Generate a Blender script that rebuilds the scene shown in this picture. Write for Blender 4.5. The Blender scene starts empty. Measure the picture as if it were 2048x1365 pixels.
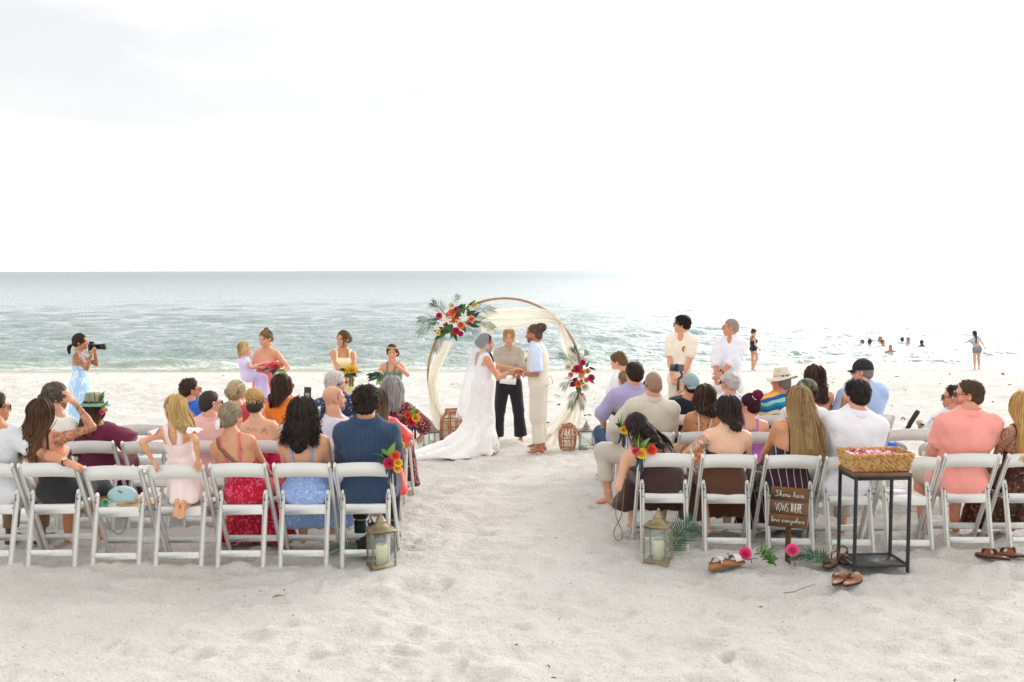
import bpy, math, random
import numpy as np
from mathutils import Vector, Matrix, Euler

rng = np.random.default_rng(7)
random.seed(7)
scene = bpy.context.scene
COL = scene.collection
R = math.radians

# ------------------------------------------------------------------ camera
CAM_H, FPX, PITCH, ROLL = 2.26, 1991.0, R(4.065), -0.0019
cam_d = bpy.data.cameras.new("camera")
cam_d.sensor_width = 36.0
cam_d.lens = 36.0 * FPX / 2048.0
cam_d.clip_start = 0.1
cam_d.clip_end = 60000
cam_d.dof.use_dof = True
cam_d.dof.focus_distance = 12.8
cam_d.dof.aperture_fstop = 3.6
cam = bpy.data.objects.new("camera", cam_d)
COL.objects.link(cam)
CAM_M = Matrix.Translation((0, 0, CAM_H)) @ Matrix.Rotation(R(90) - PITCH, 4, 'X') @ Matrix.Rotation(ROLL, 4, 'Z')
cam.matrix_world = CAM_M
scene.camera = cam

# ------------------------------------------------------------------ sky and sun
SUN_EL, SUN_AZ = R(27), R(36)          # azimuth measured from +Y towards +X
SUN_DIR = Vector((math.sin(SUN_AZ) * math.cos(SUN_EL), math.cos(SUN_AZ) * math.cos(SUN_EL), math.sin(SUN_EL)))
world = bpy.data.worlds.new("World")
scene.world = world
world.use_nodes = True
wn, wl = world.node_tree.nodes, world.node_tree.links
wn.clear()
w_out = wn.new("ShaderNodeOutputWorld")
sky = wn.new("ShaderNodeTexSky")
sky.sky_type = 'NISHITA'
sky.sun_disc = False
sky.sun_elevation = SUN_EL
sky.sun_rotation = SUN_AZ
bg_sky = wn.new("ShaderNodeBackground")
bg_sky.inputs['Strength'].default_value = 0.055
wl.new(sky.outputs[0], bg_sky.inputs['Color'])
tc = wn.new("ShaderNodeTexCoord")
dotn = wn.new("ShaderNodeVectorMath"); dotn.operation = 'DOT_PRODUCT'
wl.new(tc.outputs['Generated'], dotn.inputs[0])
dotn.inputs[1].default_value = SUN_DIR
mr = wn.new("ShaderNodeMapRange")      # cloud layer: brighter towards the veiled sun
mr.interpolation_type = 'SMOOTHSTEP'
mr.inputs['From Min'].default_value = 0.78
mr.inputs['From Max'].default_value = 0.94
mr.inputs['To Min'].default_value = 0.94
mr.inputs['To Max'].default_value = 3.0
wl.new(dotn.outputs['Value'], mr.inputs['Value'])
mp = wn.new("ShaderNodeMapping")
mp.inputs['Scale'].default_value = (1.3, 1.3, 3.4)
mp.inputs['Location'].default_value = (-4.0, 3.3, 2.0)
wl.new(tc.outputs['Generated'], mp.inputs['Vector'])
cn = wn.new("ShaderNodeTexNoise")
cn.inputs['Scale'].default_value = 2.6
cn.inputs['Detail'].default_value = 9
cn.inputs['Roughness'].default_value = 0.56
wl.new(mp.outputs[0], cn.inputs['Vector'])
cr = wn.new("ShaderNodeValToRGB")
cr.color_ramp.elements[0].position = 0.40
cr.color_ramp.elements[0].color = (0.80, 0.80, 0.80, 1)
cr.color_ramp.elements[1].position = 0.68
cr.color_ramp.elements[1].color = (1, 1, 1, 1)
wl.new(cn.outputs['Fac'], cr.inputs['Fac'])
bg_cloud = wn.new("ShaderNodeBackground")
bg_cloud.inputs['Color'].default_value = (1.0, 0.995, 0.985, 1)
cn2 = wn.new("ShaderNodeTexNoise")
cn2.inputs['Scale'].default_value = 1.5; cn2.inputs['Detail'].default_value = 8; cn2.inputs['Roughness'].default_value = 0.58
wl.new(mp.outputs[0], cn2.inputs['Vector'])
th = wn.new("ShaderNodeMapRange"); th.interpolation_type = 'SMOOTHSTEP'
th.inputs['From Min'].default_value = 0.40; th.inputs['From Max'].default_value = 0.66
th.inputs['To Min'].default_value = 0.545; th.inputs['To Max'].default_value = 1.0
wl.new(cn2.outputs['Fac'], th.inputs['Value'])
hz2 = wn.new("ShaderNodeMath"); hz2.operation = 'MAXIMUM'
wl.new(th.outputs[0], hz2.inputs[0])
brt = wn.new("ShaderNodeMath"); brt.operation = 'MULTIPLY'
wl.new(mr.outputs[0], brt.inputs[0]); wl.new(hz2.outputs[0], brt.inputs[1])
wl.new(brt.outputs[0], bg_cloud.inputs['Strength'])
mixs = wn.new("ShaderNodeMixShader")
sepw = wn.new("ShaderNodeSeparateXYZ"); wl.new(tc.outputs['Generated'], sepw.inputs[0])
hzw = wn.new("ShaderNodeMapRange"); hzw.interpolation_type = 'SMOOTHSTEP'      # thin cloud closes up towards the horizon
hzw.inputs['From Min'].default_value = 0.03; hzw.inputs['From Max'].default_value = 0.26
hzw.inputs['To Min'].default_value = 1.0; hzw.inputs['To Max'].default_value = 0.0
wl.new(sepw.outputs['Z'], hzw.inputs['Value'])
wl.new(hzw.outputs[0], hz2.inputs[1])
mxw = wn.new("ShaderNodeMath"); mxw.operation = 'MAXIMUM'
wl.new(cr.outputs['Color'], mxw.inputs[0]); wl.new(hzw.outputs[0], mxw.inputs[1])
wl.new(mxw.outputs[0], mixs.inputs['Fac'])
wl.new(bg_sky.outputs[0], mixs.inputs[1])
wl.new(bg_cloud.outputs[0], mixs.inputs[2])
wl.new(mixs.outputs[0], w_out.inputs['Surface'])

sun_d = bpy.data.lights.new("sun", 'SUN')
sun_d.energy = 0.6
sun_d.angle = R(22)
sun_d.color = (1.0, 0.965, 0.92)
sun = bpy.data.objects.new("sun", sun_d)
COL.objects.link(sun)
sun.rotation_euler = (-SUN_DIR).to_track_quat('-Z', 'Y').to_euler()

scene.view_settings.view_transform = 'Standard'
scene.view_settings.look = 'None'
scene.view_settings.gamma = 1
scene.view_settings.exposure = 1.02
scene.view_settings.use_curve_mapping = False
scene.cycles.max_bounces = 8
scene.cycles.transparent_max_bounces = 16
scene.cycles.caustics_reflective = False
scene.cycles.caustics_refractive = False
scene.cycles.use_denoising = True
scene.cycles.denoising_prefilter = 'NONE'

# ------------------------------------------------------------------ measuring
def at(px, py, Y):
    """World point at depth Y seen at pixel (px, py) of the 2048x1365 photograph."""
    d = CAM_M.to_3x3() @ Vector(((px - 1024) / FPX, (682.5 - py) / FPX, -1))
    t = Y / d.y
    return Vector((0, 0, CAM_H)) + d * t

SEA_Z = -1.36
def zg(y):
    """Beach profile: level under the chairs, falling to the water."""
    y = np.asarray(y, float)
    z = -.10 * np.clip((y - 7.8) / 5.2, 0, 1) - 1.29 * ((np.clip(y, 12.4, 36.5) - 12.4) / 24.1) ** 1.22
    return z - np.clip(y - 36.5, 0, 400) * 0.05

def on_ground(px, py):
    d = CAM_M.to_3x3() @ Vector(((px - 1024) / FPX, (682.5 - py) / FPX, -1))
    t = 1.0
    for _ in range(60):
        p = Vector((0, 0, CAM_H)) + d * t
        t += (p.z - float(zg(p.y))) / (-d.z) * 0.8
    return Vector((0, 0, CAM_H)) + d * t

# ------------------------------------------------------------------ noise (numpy)
def _hash(ix, iy, iz, seed=0):
    h = (ix.astype(np.int64) * 374761393 + iy.astype(np.int64) * 668265263 + iz.astype(np.int64) * 1274126177 + seed * 974711) & 0xffffffff
    h = ((h ^ (h >> 13)) * 1274126177) & 0xffffffff
    h = h ^ (h >> 16)
    return (h & 0xffff) / 32767.5 - 1.0

def noise3(P, seed=0):
    P = np.asarray(P, float)
    i = np.floor(P); f = P - i; i = i.astype(np.int64)
    u = f * f * (3 - 2 * f)
    out = 0
    for dx in (0, 1):
        wx = u[..., 0] if dx else 1 - u[..., 0]
        for dy in (0, 1):
            wy = u[..., 1] if dy else 1 - u[..., 1]
            for dz in (0, 1):
                wz = u[..., 2] if dz else 1 - u[..., 2]
                out = out + wx * wy * wz * _hash(i[..., 0] + dx, i[..., 1] + dy, i[..., 2] + dz, seed)
    return out

def noise2(x, y, seed=0):
    ix, iy = np.floor(x), np.floor(y)
    fx, fy = x - ix, y - iy
    ux, uy = fx * fx * (3 - 2 * fx), fy * fy * (3 - 2 * fy)
    ix = ix.astype(np.int64); iy = iy.astype(np.int64); z = np.zeros_like(ix)
    a = _hash(ix, iy, z, seed); b = _hash(ix + 1, iy, z, seed)
    c = _hash(ix, iy + 1, z, seed); d = _hash(ix + 1, iy + 1, z, seed)
    return (a * (1 - ux) + b * ux) * (1 - uy) + (c * (1 - ux) + d * ux) * uy

# ------------------------------------------------------------------ materials
def lin(h):
    h = h.lstrip('#')
    return tuple((v / 12.92 if v <= 0.04045 else ((v + 0.055) / 1.055) ** 2.4) for v in (int(h[i:i + 2], 16) / 255 for i in (0, 2, 4))) + (1,)

class NT:
    def __init__(s, name):
        s.m = bpy.data.materials.new(name); s.m.use_nodes = True
        s.n = s.m.node_tree.nodes; s.l = s.m.node_tree.links
        s.p = s.n['Principled BSDF']; s.out = s.n['Material Output']
        s._tc = None
    def add(s, t, **kw):
        nd = s.n.new("ShaderNode" + t)
        for k, v in kw.items():
            if k in nd.inputs.keys() if isinstance(k, str) else False:
                nd.inputs[k].default_value = v
            else:
                setattr(nd, k, v)
        return nd
    def tc(s, scale=(1, 1, 1), rot=(0, 0, 0), coord='Object'):
        if s._tc is None: s._tc = s.n.new("ShaderNodeTexCoord")
        mpn = s.n.new("ShaderNodeMapping")
        mpn.inputs['Scale'].default_value = scale; mpn.inputs['Rotation'].default_value = rot
        s.l.new(s._tc.outputs[coord], mpn.inputs['Vector'])
        return mpn.outputs[0]
    def noise(s, scale, detail=3, rough=0.5, vec=None, out='Fac', distortion=0):
        nd = s.n.new("ShaderNodeTexNoise")
        nd.inputs['Scale'].default_value = scale; nd.inputs['Detail'].default_value = detail
        nd.inputs['Roughness'].default_value = rough; nd.inputs['Distortion'].default_value = distortion
        s.l.new(vec if vec is not None else s.tc(), nd.inputs['Vector'])
        return nd.outputs[out]
    def ramp(s, fac, stops, interp='LINEAR'):
        nd = s.n.new("ShaderNodeValToRGB"); cr_ = nd.color_ramp; cr_.interpolation = interp
        while len(cr_.elements) < len(stops): cr_.elements.new(0.5)
        for e, (p, c) in zip(cr_.elements, stops):
            e.position = p; e.color = c if len(c) == 4 else (*c, 1)
        s.l.new(fac, nd.inputs['Fac'])
        return nd.outputs['Color']
    def mix(s, fac, a, b, mode='MIX'):
        nd = s.n.new("ShaderNodeMix"); nd.data_type = 'RGBA'; nd.blend_type = mode
        for sock, v in ((nd.inputs[0], fac), (nd.inputs[6], a), (nd.inputs[7], b)):
            if hasattr(v, 'links'): s.l.new(v, sock)
            else: sock.default_value = v
        return nd.outputs[2]
    def math(s, op, a, b=0.0, clamp=False):
        nd = s.n.new("ShaderNodeMath"); nd.operation = op; nd.use_clamp = clamp
        for sock, v in ((nd.inputs[0], a), (nd.inputs[1], b)):
            if hasattr(v, 'links'): s.l.new(v, sock)
            else: sock.default_value = v
        return nd.outputs[0]
    def attr(s, name, out='Fac'):
        nd = s.n.new("ShaderNodeAttribute"); nd.attribute_name = name
        return nd.outputs[out]
    def bump(s, height, strength=0.3, dist=0.01):
        nd = s.n.new("ShaderNodeBump"); nd.inputs['Strength'].default_value = strength
        nd.inputs['Distance'].default_value = dist
        s.l.new(height, nd.inputs['Height']); s.l.new(nd.outputs[0], s.p.inputs['Normal'])
    def col(s, c):
        if hasattr(c, 'links'): s.l.new(c, s.p.inputs['Base Color'])
        else: s.p.inputs['Base Color'].default_value = c
    def set(s, **kw):
        for k, v in kw.items():
            s.p.inputs[k.replace('_', ' ')].default_value = v

def simple(name, hexcol, rough=0.6, var=0.12, vscale=9, bump=0.0, bscale=60, metallic=0.0, spec=0.4):
    t = NT(name); c = lin(hexcol)
    dark = tuple(v * (1 - var) for v in c[:3]) + (1,); lite = tuple(min(1, v * (1 + var)) for v in c[:3]) + (1,)
    t.col(t.ramp(t.noise(vscale, 4), [(0.3, dark), (0.7, lite)]))
    t.set(Roughness=rough, Metallic=metallic); t.p.inputs['Specular IOR Level'].default_value = spec
    if bump: t.bump(t.noise(bscale, 3), bump, 0.004)
    return t.m

_fab = {}
def fabric(hexcol, rough=0.9, var=0.06, sheen=0.25, weave=320, trans=0.0, gloss=None):
    key = (hexcol, rough, var, trans, gloss)
    if key in _fab: return _fab[key]
    t = NT("fabric_" + hexcol); c = lin(hexcol)
    dark = tuple(v * (1 - var) for v in c[:3]) + (1,); lite = tuple(min(1, v * (1 + var)) for v in c[:3]) + (1,)
    t.col(t.ramp(t.noise(5, 5), [(0.3, dark), (0.7, lite)]))
    t.set(Roughness=gloss if gloss else rough); t.p.inputs['Sheen Weight'].default_value = sheen
    t.p.inputs['Specular IOR Level'].default_value = 0.5 if gloss else 0.2
    h = t.math('ADD', t.noise(13, 5, 0.62, vec=t.tc((1, 1, 0.5), (.3, .2, 0)), distortion=.8), t.math('MULTIPLY', t.noise(weave, 1), 0.05))
    t.bump(h, 0.7, 0.014)
    _fab[key] = t.m
    return t.m

def fabric_pattern(name, build):
    t = NT(name); t.col(build(t)); t.set(Roughness=0.85); t.p.inputs['Sheen Weight'].default_value = 0.2
    t.p.inputs['Specular IOR Level'].default_value = 0.2
    t.bump(t.noise(13, 5, 0.62, vec=t.tc((1, 1, 0.5), (.3, .2, 0)), distortion=.8), 0.7, 0.014)
    return t.m

def floral(name, cols, scale=22, stretch=1.0, dist=0.6):
    """scattered blotches of several dyes on a ground colour"""
    def b(t):
        v = t.tc((1, 1, stretch))
        n1 = t.noise(scale, 2, 0.5, v, distortion=dist)
        n2 = t.noise(scale * 0.6, 2, 0.5, t.tc((1, 1, stretch), (0.5, 0.3, 1)), distortion=dist)
        c = t.ramp(n1, [(0, lin(cols[0])), (0.46, lin(cols[1])), (0.56, lin(cols[0])), (0.62, lin(cols[2]))], 'CONSTANT')
        if len(cols) > 3:
            c = t.mix(t.ramp(n2, [(0, (0, 0, 0)), (0.60, (1, 1, 1))], 'CONSTANT'), c, lin(cols[3]))
        return c
    return fabric_pattern(name, b)

def stripes(name, cols, freq, axis=0, duty=0.2, rot=0.0, wob=0.0):
    def b(t):
        sc = [0, 0, 0]; sc[axis] = freq
        v = t.tc((1, 1, 1), (0, rot, 0))
        sp = t.n.new("ShaderNodeSeparateXYZ"); t.l.new(v, sp.inputs[0])
        x = t.math('MULTIPLY', sp.outputs[axis], freq)
        if wob: x = t.math('ADD', x, t.math('MULTIPLY', t.noise(6, 1), wob))
        fr = t.math('FRACT', x)
        n = len(cols)
        if n == 2:
            return t.ramp(fr, [(0, lin(cols[0])), (1 - duty, lin(cols[1]))], 'CONSTANT')
        return t.ramp(fr, [(i / n, lin(c)) for i, c in enumerate(cols)], 'CONSTANT')
    return fabric_pattern(name, b)

_skin = {}
def skin(hexcol):
    if hexcol in _skin: return _skin[hexcol]
    t = NT("skin_" + hexcol); c = lin(hexcol)
    a = tuple(v * f for v, f in zip(c[:3], (0.90, 0.80, 0.77))) + (1,)
    b = tuple(min(1, v * f) for v, f in zip(c[:3], (1.05, 1.05, 1.06))) + (1,)
    base = t.mix(.5, t.ramp(t.noise(7, 5, .6), [(.3, a), (.7, b)]), t.ramp(t.noise(45, 3, .6), [(.35, a), (.65, b)]))
    ink = t.ramp(t.noise(42, 3, 0.6, distortion=1.2), [(0.42, (0, 0, 0)), (0.56, (1, 1, 1))])
    fac = t.math('MULTIPLY', t.math('MULTIPLY', ink, t.attr('tattoo')), 0.72)
    col_ = t.mix(fac, base, (c[0] * 0.16, c[1] * 0.2, c[2] * 0.24, 1))
    col_ = t.mix(t.math('MULTIPLY', t.attr('stubble'), 0.6), col_, (0.055, 0.042, 0.036, 1))
    t.col(col_)
    t.set(Roughness=0.48); t.p.inputs['Specular IOR Level'].default_value = 0.4
    t.p.inputs['Subsurface Weight'].default_value = 0.12
    t.p.inputs['Subsurface Radius'].default_value = (0.012, 0.005, 0.003)
    t.p.inputs['Subsurface Scale'].default_value = 1.0
    t.bump(t.noise(260, 2), 0.12, 0.002)
    _skin[hexcol] = t.m
    return t.m

_hair = {}
def hair_mat(ca, cb, tip=None):
    key = (ca, cb, tip)
    if key in _hair: return _hair[key]
    t = NT("hair_" + ca)
    c = t.mix(t.attr('hv'), lin(ca), lin(cb))
    if tip: c = t.mix(t.math('MULTIPLY', t.math('POWER', t.attr('ht'), 1.6), 0.85), c, lin(tip))
    t.col(c); t.set(Roughness=0.5); t.p.inputs['Specular IOR Level'].default_value = 0.28
    tr = t.n.new("ShaderNodeBsdfTranslucent"); mx = t.n.new("ShaderNodeMixShader"); mx.inputs[0].default_value = .3
    t.l.new(t.mix(.5, c, lin(cb)), tr.inputs[0])
    t.l.new(t.p.outputs[0], mx.inputs[1]); t.l.new(tr.outputs[0], mx.inputs[2]); t.l.new(mx.outputs[0], t.out.inputs['Surface'])
    _hair[key] = t.m
    return t.m

# ------------------------------------------------------------------ mesh helpers
def npmesh(name, V, quads=None, tris=None, smooth=True):
    V = np.asarray(V, np.float32)
    me = bpy.data.meshes.new(name)
    me.vertices.add(len(V)); me.vertices.foreach_set("co", V.ravel())
    loops, starts, tot = [], [], 0
    parts = []
    if quads is not None and len(quads): parts.append(np.asarray(quads, np.int32).reshape(-1, 4))
    if tris is not None and len(tris): parts.append(np.asarray(tris, np.int32).reshape(-1, 3))
    nl = sum(p.size for p in parts); npoly = sum(len(p) for p in parts)
    me.loops.add(nl); me.polygons.add(npoly)
    li = np.concatenate([p.ravel() for p in parts])
    st = []
    off = 0
    for p in parts:
        st.append(off + np.arange(len(p)) * p.shape[1]); off += p.size
    me.loops.foreach_set("vertex_index", li.astype(np.int32))
    me.polygons.foreach_set("loop_start", np.concatenate(st).astype(np.int32))
    if smooth: me.polygons.foreach_set("use_smooth", np.ones(npoly, bool))
    me.update(calc_edges=True)
    me.validate()
    return me

def fattr(me, name, vals):
    a = me.attributes.new(name, 'FLOAT', 'POINT')
    a.data.foreach_set("value", np.asarray(vals, np.float32))

def link(name, me, m=None, parent=None, loc=None):
    o = bpy.data.objects.new(name, me)
    COL.objects.link(o)
    if m is not None and me is not None and not me.materials: me.materials.append(m)
    elif m is not None and me is not None and me.materials and me.materials[0] is not m:
        o.material_slots[0].link = 'OBJECT'; o.material_slots[0].material = m
    if parent is not None: o.parent = parent
    if loc is not None: o.location = loc
    return o

def tag(o, label=None, cat=None, group=None, kind=None):
    if label: o['label'] = label
    if cat: o['category'] = cat
    if group: o['group'] = group
    if kind: o['kind'] = kind
    return o

def thing(name, label, cat, loc=(0, 0, 0), rz=0, group=None):
    o = bpy.data.objects.new(name, None); COL.objects.link(o)
    o.empty_display_size = 0.2
    o.location = loc; o.rotation_euler = (0, 0, rz)
    return tag(o, label, cat, group)

class MB:
    """collects simple solids into one mesh"""
    def __init__(s): s.V, s.Q, s.T, s.n = [], [], [], 0
    def raw(s, V, Q=None, T=None):
        V = np.asarray(V, float).reshape(-1, 3)
        if Q is not None and len(Q): s.Q.append(np.asarray(Q, int).reshape(-1, 4) + s.n)
        if T is not None and len(T): s.T.append(np.asarray(T, int).reshape(-1, 3) + s.n)
        s.V.append(V); s.n += len(V); return s
    def box(s, c, size, M=None, bev=0.0):
        hx, hy, hz = (v / 2 for v in size)
        if bev <= 0:
            V = np.array([(x, y, z) for x in (-hx, hx) for y in (-hy, hy) for z in (-hz, hz)])
            Q = [(0, 1, 3, 2), (4, 6, 7, 5), (0, 4, 5, 1), (2, 3, 7, 6), (0, 2, 6, 4), (1, 5, 7, 3)]
            T = []
        else:
            b = min(bev, hx * .9, hy * .9, hz * .9)
            V, idx = [], {}
            for ix in (0, 1):
                for iy in (0, 1):
                    for iz in (0, 1):
                        sx, sy, sz = (2 * ix - 1), (2 * iy - 1), (2 * iz - 1)
                        for a in range(3):
                            p = [sx * (hx - b), sy * (hy - b), sz * (hz - b)]
                            p[a] = (sx * hx, sy * hy, sz * hz)[a]
                            idx[ix, iy, iz, a] = len(V); V.append(p)
            Q, T = [], []
            for a in range(3):
                for sd in (0, 1):
                    o1, o2 = [k for k in range(3) if k != a]
                    cyc = []
                    for (u, v) in ((0, 0), (1, 0), (1, 1), (0, 1)):
                        k = [0, 0, 0]; k[a] = sd; k[o1] = u; k[o2] = v
                        cyc.append(idx[k[0], k[1], k[2], a])
                    Q.append(cyc)
            for a in range(3):           # edges along axis a
                o1, o2 = [k for k in range(3) if k != a]
                for u in (0, 1):
                    for v in (0, 1):
                        k0 = [0, 0, 0]; k0[o1] = u; k0[o2] = v; k1 = list(k0); k1[a] = 1
                        Q.append([idx[(*k0, o1)], idx[(*k1, o1)], idx[(*k1, o2)], idx[(*k0, o2)]])
            for ix in (0, 1):
                for iy in (0, 1):
                    for iz in (0, 1):
                        T.append([idx[ix, iy, iz, a] for a in range(3)])
            V = np.array(V)
        if M is not None:
            Mn = np.array(M); V = V @ Mn[:3, :3].T + Mn[:3, 3]
        return s.raw(V + np.array(c), Q, T)
    def tube(s, pts, r, sides=8, flat=1.0, closed=False, cap=True, up=(0, 0, 1)):
        P = np.asarray(pts, float); n = len(P)
        rr = np.full(n, r, float) if np.isscalar(r) else np.asarray(r, float)
        Tn = np.gradient(P, axis=0)
        if closed:
            Tn = np.roll(P, -1, 0) - np.roll(P, 1, 0)
        Tn /= np.linalg.norm(Tn, axis=1)[:, None] + 1e-9
        V = []
        N = np.array(up, float)
        for i in range(n):
            t = Tn[i]
            N = N - t * N.dot(t)
            if np.linalg.norm(N) < 1e-4: N = np.cross(t, (1, 0.3, 0.1))
            N = N / np.linalg.norm(N); B = np.cross(t, N)
            a = np.arange(sides) * 2 * np.pi / sides
            V.append(P[i] + rr[i] * (np.cos(a)[:, None] * B + flat * np.sin(a)[:, None] * N))
        V = np.concatenate(V); Q = []
        m = n if closed else n - 1
        for i in range(m):
            j = (i + 1) % n
            for k in range(sides):
                k2 = (k + 1) % sides
                Q.append((i * sides + k, i * sides + k2, j * sides + k2, j * sides + k))
        T = []
        if cap and not closed:
            c0 = len(V); V = np.vstack([V, P[0], P[-1]])
            for k in range(sides):
                k2 = (k + 1) % sides
                T.append((c0, k2, k)); T.append((c0 + 1, (n - 1) * sides + k, (n - 1) * sides + k2))
        return s.raw(V, Q, T)
    def lathe(s, prof, seg=20, c=(0, 0, 0), sx=1, sy=1, ang=0.0):
        prof = np.asarray(prof, float); n = len(prof)
        a = np.arange(seg) * 2 * np.pi / seg + ang
        V = np.array([[r * math.cos(t) * sx, r * math.sin(t) * sy, z] for r, z in prof for t in a]) + np.array(c)
        Q = [(i * seg + k, i * seg + (k + 1) % seg, (i + 1) * seg + (k + 1) % seg, (i + 1) * seg + k) for i in range(n - 1) for k in range(seg)]
        return s.raw(V, Q)
    def ell(s, c, r, M=None, seg=12, rings=8):
        V = [(0, 0, 1)]
        for i in range(1, rings):
            t = math.pi * i / rings
            for k in range(seg):
                p = 2 * math.pi * k / seg
                V.append((math.sin(t) * math.cos(p), math.sin(t) * math.sin(p), math.cos(t)))
        V.append((0, 0, -1)); V = np.array(V) * np.array(r)
        if M is not None: V = V @ np.array(M)[:3, :3].T
        Q = [(1 + i * seg + k, 1 + (i + 1) * seg + k, 1 + (i + 1) * seg + (k + 1) % seg, 1 + i * seg + (k + 1) % seg) for i in range(rings - 2) for k in range(seg)]
        b = len(V) - 1
        T = [(0, 1 + k, 1 + (k + 1) % seg) for k in range(seg)] + [(b, 1 + (rings - 2) * seg + (k + 1) % seg, 1 + (rings - 2) * seg + k) for k in range(seg)]
        return s.raw(V + np.array(c), Q, T)
    def grid(s, A):
        """A: (n, m, 3) surface"""
        n, m = A.shape[:2]
        Q = [(i * m + j, i * m + j + 1, (i + 1) * m + j + 1, (i + 1) * m + j) for i in range(n - 1) for j in range(m - 1)]
        return s.raw(A.reshape(-1, 3), Q)
    def mesh(s, name, smooth=True):
        return npmesh(name, np.concatenate(s.V), np.concatenate(s.Q) if s.Q else None, np.concatenate(s.T) if s.T else None, smooth)
    def build(s, name, m, parent=None, smooth=True, loc=None):
        return link(name, s.mesh(name, smooth), m, parent, loc)

# ------------------------------------------------------------------ distance fields
class Sdf:
    def __init__(s, lo, hi, h):
        s.h = h; s.lo = np.asarray(lo, float) - 3 * h
        s.n = np.ceil((np.asarray(hi, float) + 3 * h - s.lo) / h).astype(int) + 1
        s.D = np.full(s.n, 1.0, np.float32)
        s.ax = [s.lo[i] + h * np.arange(s.n[i]) for i in range(3)]
    def _sub(s, lo, hi):
        a = np.clip(np.floor((lo - s.lo) / s.h).astype(int), 0, s.n - 1)
        b = np.clip(np.ceil((hi - s.lo) / s.h).astype(int) + 1, 1, s.n)
        sl = tuple(slice(a[i], max(b[i], a[i] + 1)) for i in range(3))
        X = s.ax[0][sl[0]][:, None, None]; Y = s.ax[1][sl[1]][None, :, None]; Z = s.ax[2][sl[2]][None, None, :]
        return sl, X, Y, Z
    def _merge(s, sl, d, k, sub=False):
        a = s.D[sl]
        if sub:
            d = -d
            h = np.clip(0.5 - 0.5 * (a - d) / k, 0, 1) if k > 0 else None
            s.D[sl] = np.maximum(a, d) if k <= 0 else (a * (1 - h) + d * h + k * h * (1 - h))
            return
        if k <= 0: s.D[sl] = np.minimum(a, d); return
        h = np.clip(0.5 + 0.5 * (a - d) / k, 0, 1)
        s.D[sl] = a * (1 - h) + d * h - k * h * (1 - h)
    def cone(s, a, b, ra, rb, k=0.02, sub=False, flat=False):
        a = np.asarray(a, float); b = np.asarray(b, float)
        m = max(ra, rb) + k + 4 * s.h + 0.03
        sl, X, Y, Z = s._sub(np.minimum(a, b) - m, np.maximum(a, b) + m)
        d = b - a; L2 = d.dot(d) + 1e-9
        t = np.clip(((X - a[0]) * d[0] + (Y - a[1]) * d[1] + (Z - a[2]) * d[2]) / L2, 0, 1)
        q = np.sqrt((X - a[0] - t * d[0]) ** 2 + (Y - a[1] - t * d[1]) ** 2 + (Z - a[2] - t * d[2]) ** 2)
        dd = q - (ra + (rb - ra) * t)
        if flat:
            L = math.sqrt(L2)
            dd = np.maximum(dd, ((X - b[0]) * d[0] + (Y - b[1]) * d[1] + (Z - b[2]) * d[2]) / L)
        s._merge(sl, dd, k, sub)
    def ell(s, c, r, M=None, k=0.03, sub=False):
        c = np.asarray(c, float); r = np.asarray(r, float)
        m = (r.max() if M is not None else r) + k + 4 * s.h + 0.03
        sl, X, Y, Z = s._sub(c - m, c + m)
        x, y, z = X - c[0], Y - c[1], Z - c[2]
        if M is not None:
            M = np.asarray(M)
            x, y, z = (M[0, 0] * x + M[1, 0] * y + M[2, 0] * z, M[0, 1] * x + M[1, 1] * y + M[2, 1] * z, M[0, 2] * x + M[1, 2] * y + M[2, 2] * z)
        k0 = np.sqrt((x / r[0]) ** 2 + (y / r[1]) ** 2 + (z / r[2]) ** 2)
        k1 = np.sqrt((x / r[0] ** 2) ** 2 + (y / r[1] ** 2) ** 2 + (z / r[2] ** 2) ** 2) + 1e-9
        s._merge(sl, k0 * (k0 - 1) / k1, k, sub)
    def prim(s, p, infl=0.0, k=None):
        if p[0] == 'c': s.cone(p[1], p[2], p[3] + infl, p[4] + infl, p[5] if k is None else k)
        else: s.ell(p[1], np.asarray(p[2]) + infl, p[3], p[4] if k is None else k)
    def cut(s, p, n):
        """remove the half space on the side the normal points to"""
        n = np.asarray(n, float); n = n / np.linalg.norm(n)
        d = (s.ax[0][:, None, None] - p[0]) * n[0] + (s.ax[1][None, :, None] - p[1]) * n[1] + (s.ax[2][None, None, :] - p[2]) * n[2]
        s.D = np.maximum(s.D, d.astype(np.float32))
    def sample(s, P):
        q = (np.asarray(P, float) - s.lo) / s.h
        i = np.clip(np.floor(q).astype(int), 0, s.n - 2); f = q - i
        out = 0
        for dx in (0, 1):
            for dy in (0, 1):
                for dz in (0, 1):
                    w = (f[:, 0] if dx else 1 - f[:, 0]) * (f[:, 1] if dy else 1 - f[:, 1]) * (f[:, 2] if dz else 1 - f[:, 2])
                    out = out + w * s.D[i[:, 0] + dx, i[:, 1] + dy, i[:, 2] + dz]
        return out
    def project(s, P, off=0.0, it=8):
        P = np.array(P, float); e = s.h
        for _ in range(it):
            d = s.sample(P) - off
            g = np.stack([s.sample(P + np.eye(3)[i] * e) - s.sample(P - np.eye(3)[i] * e) for i in range(3)], 1)
            g /= np.linalg.norm(g, axis=1)[:, None] + 1e-6
            P = P - g * np.clip(d, -0.05, 0.05)[:, None]
        return P
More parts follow.
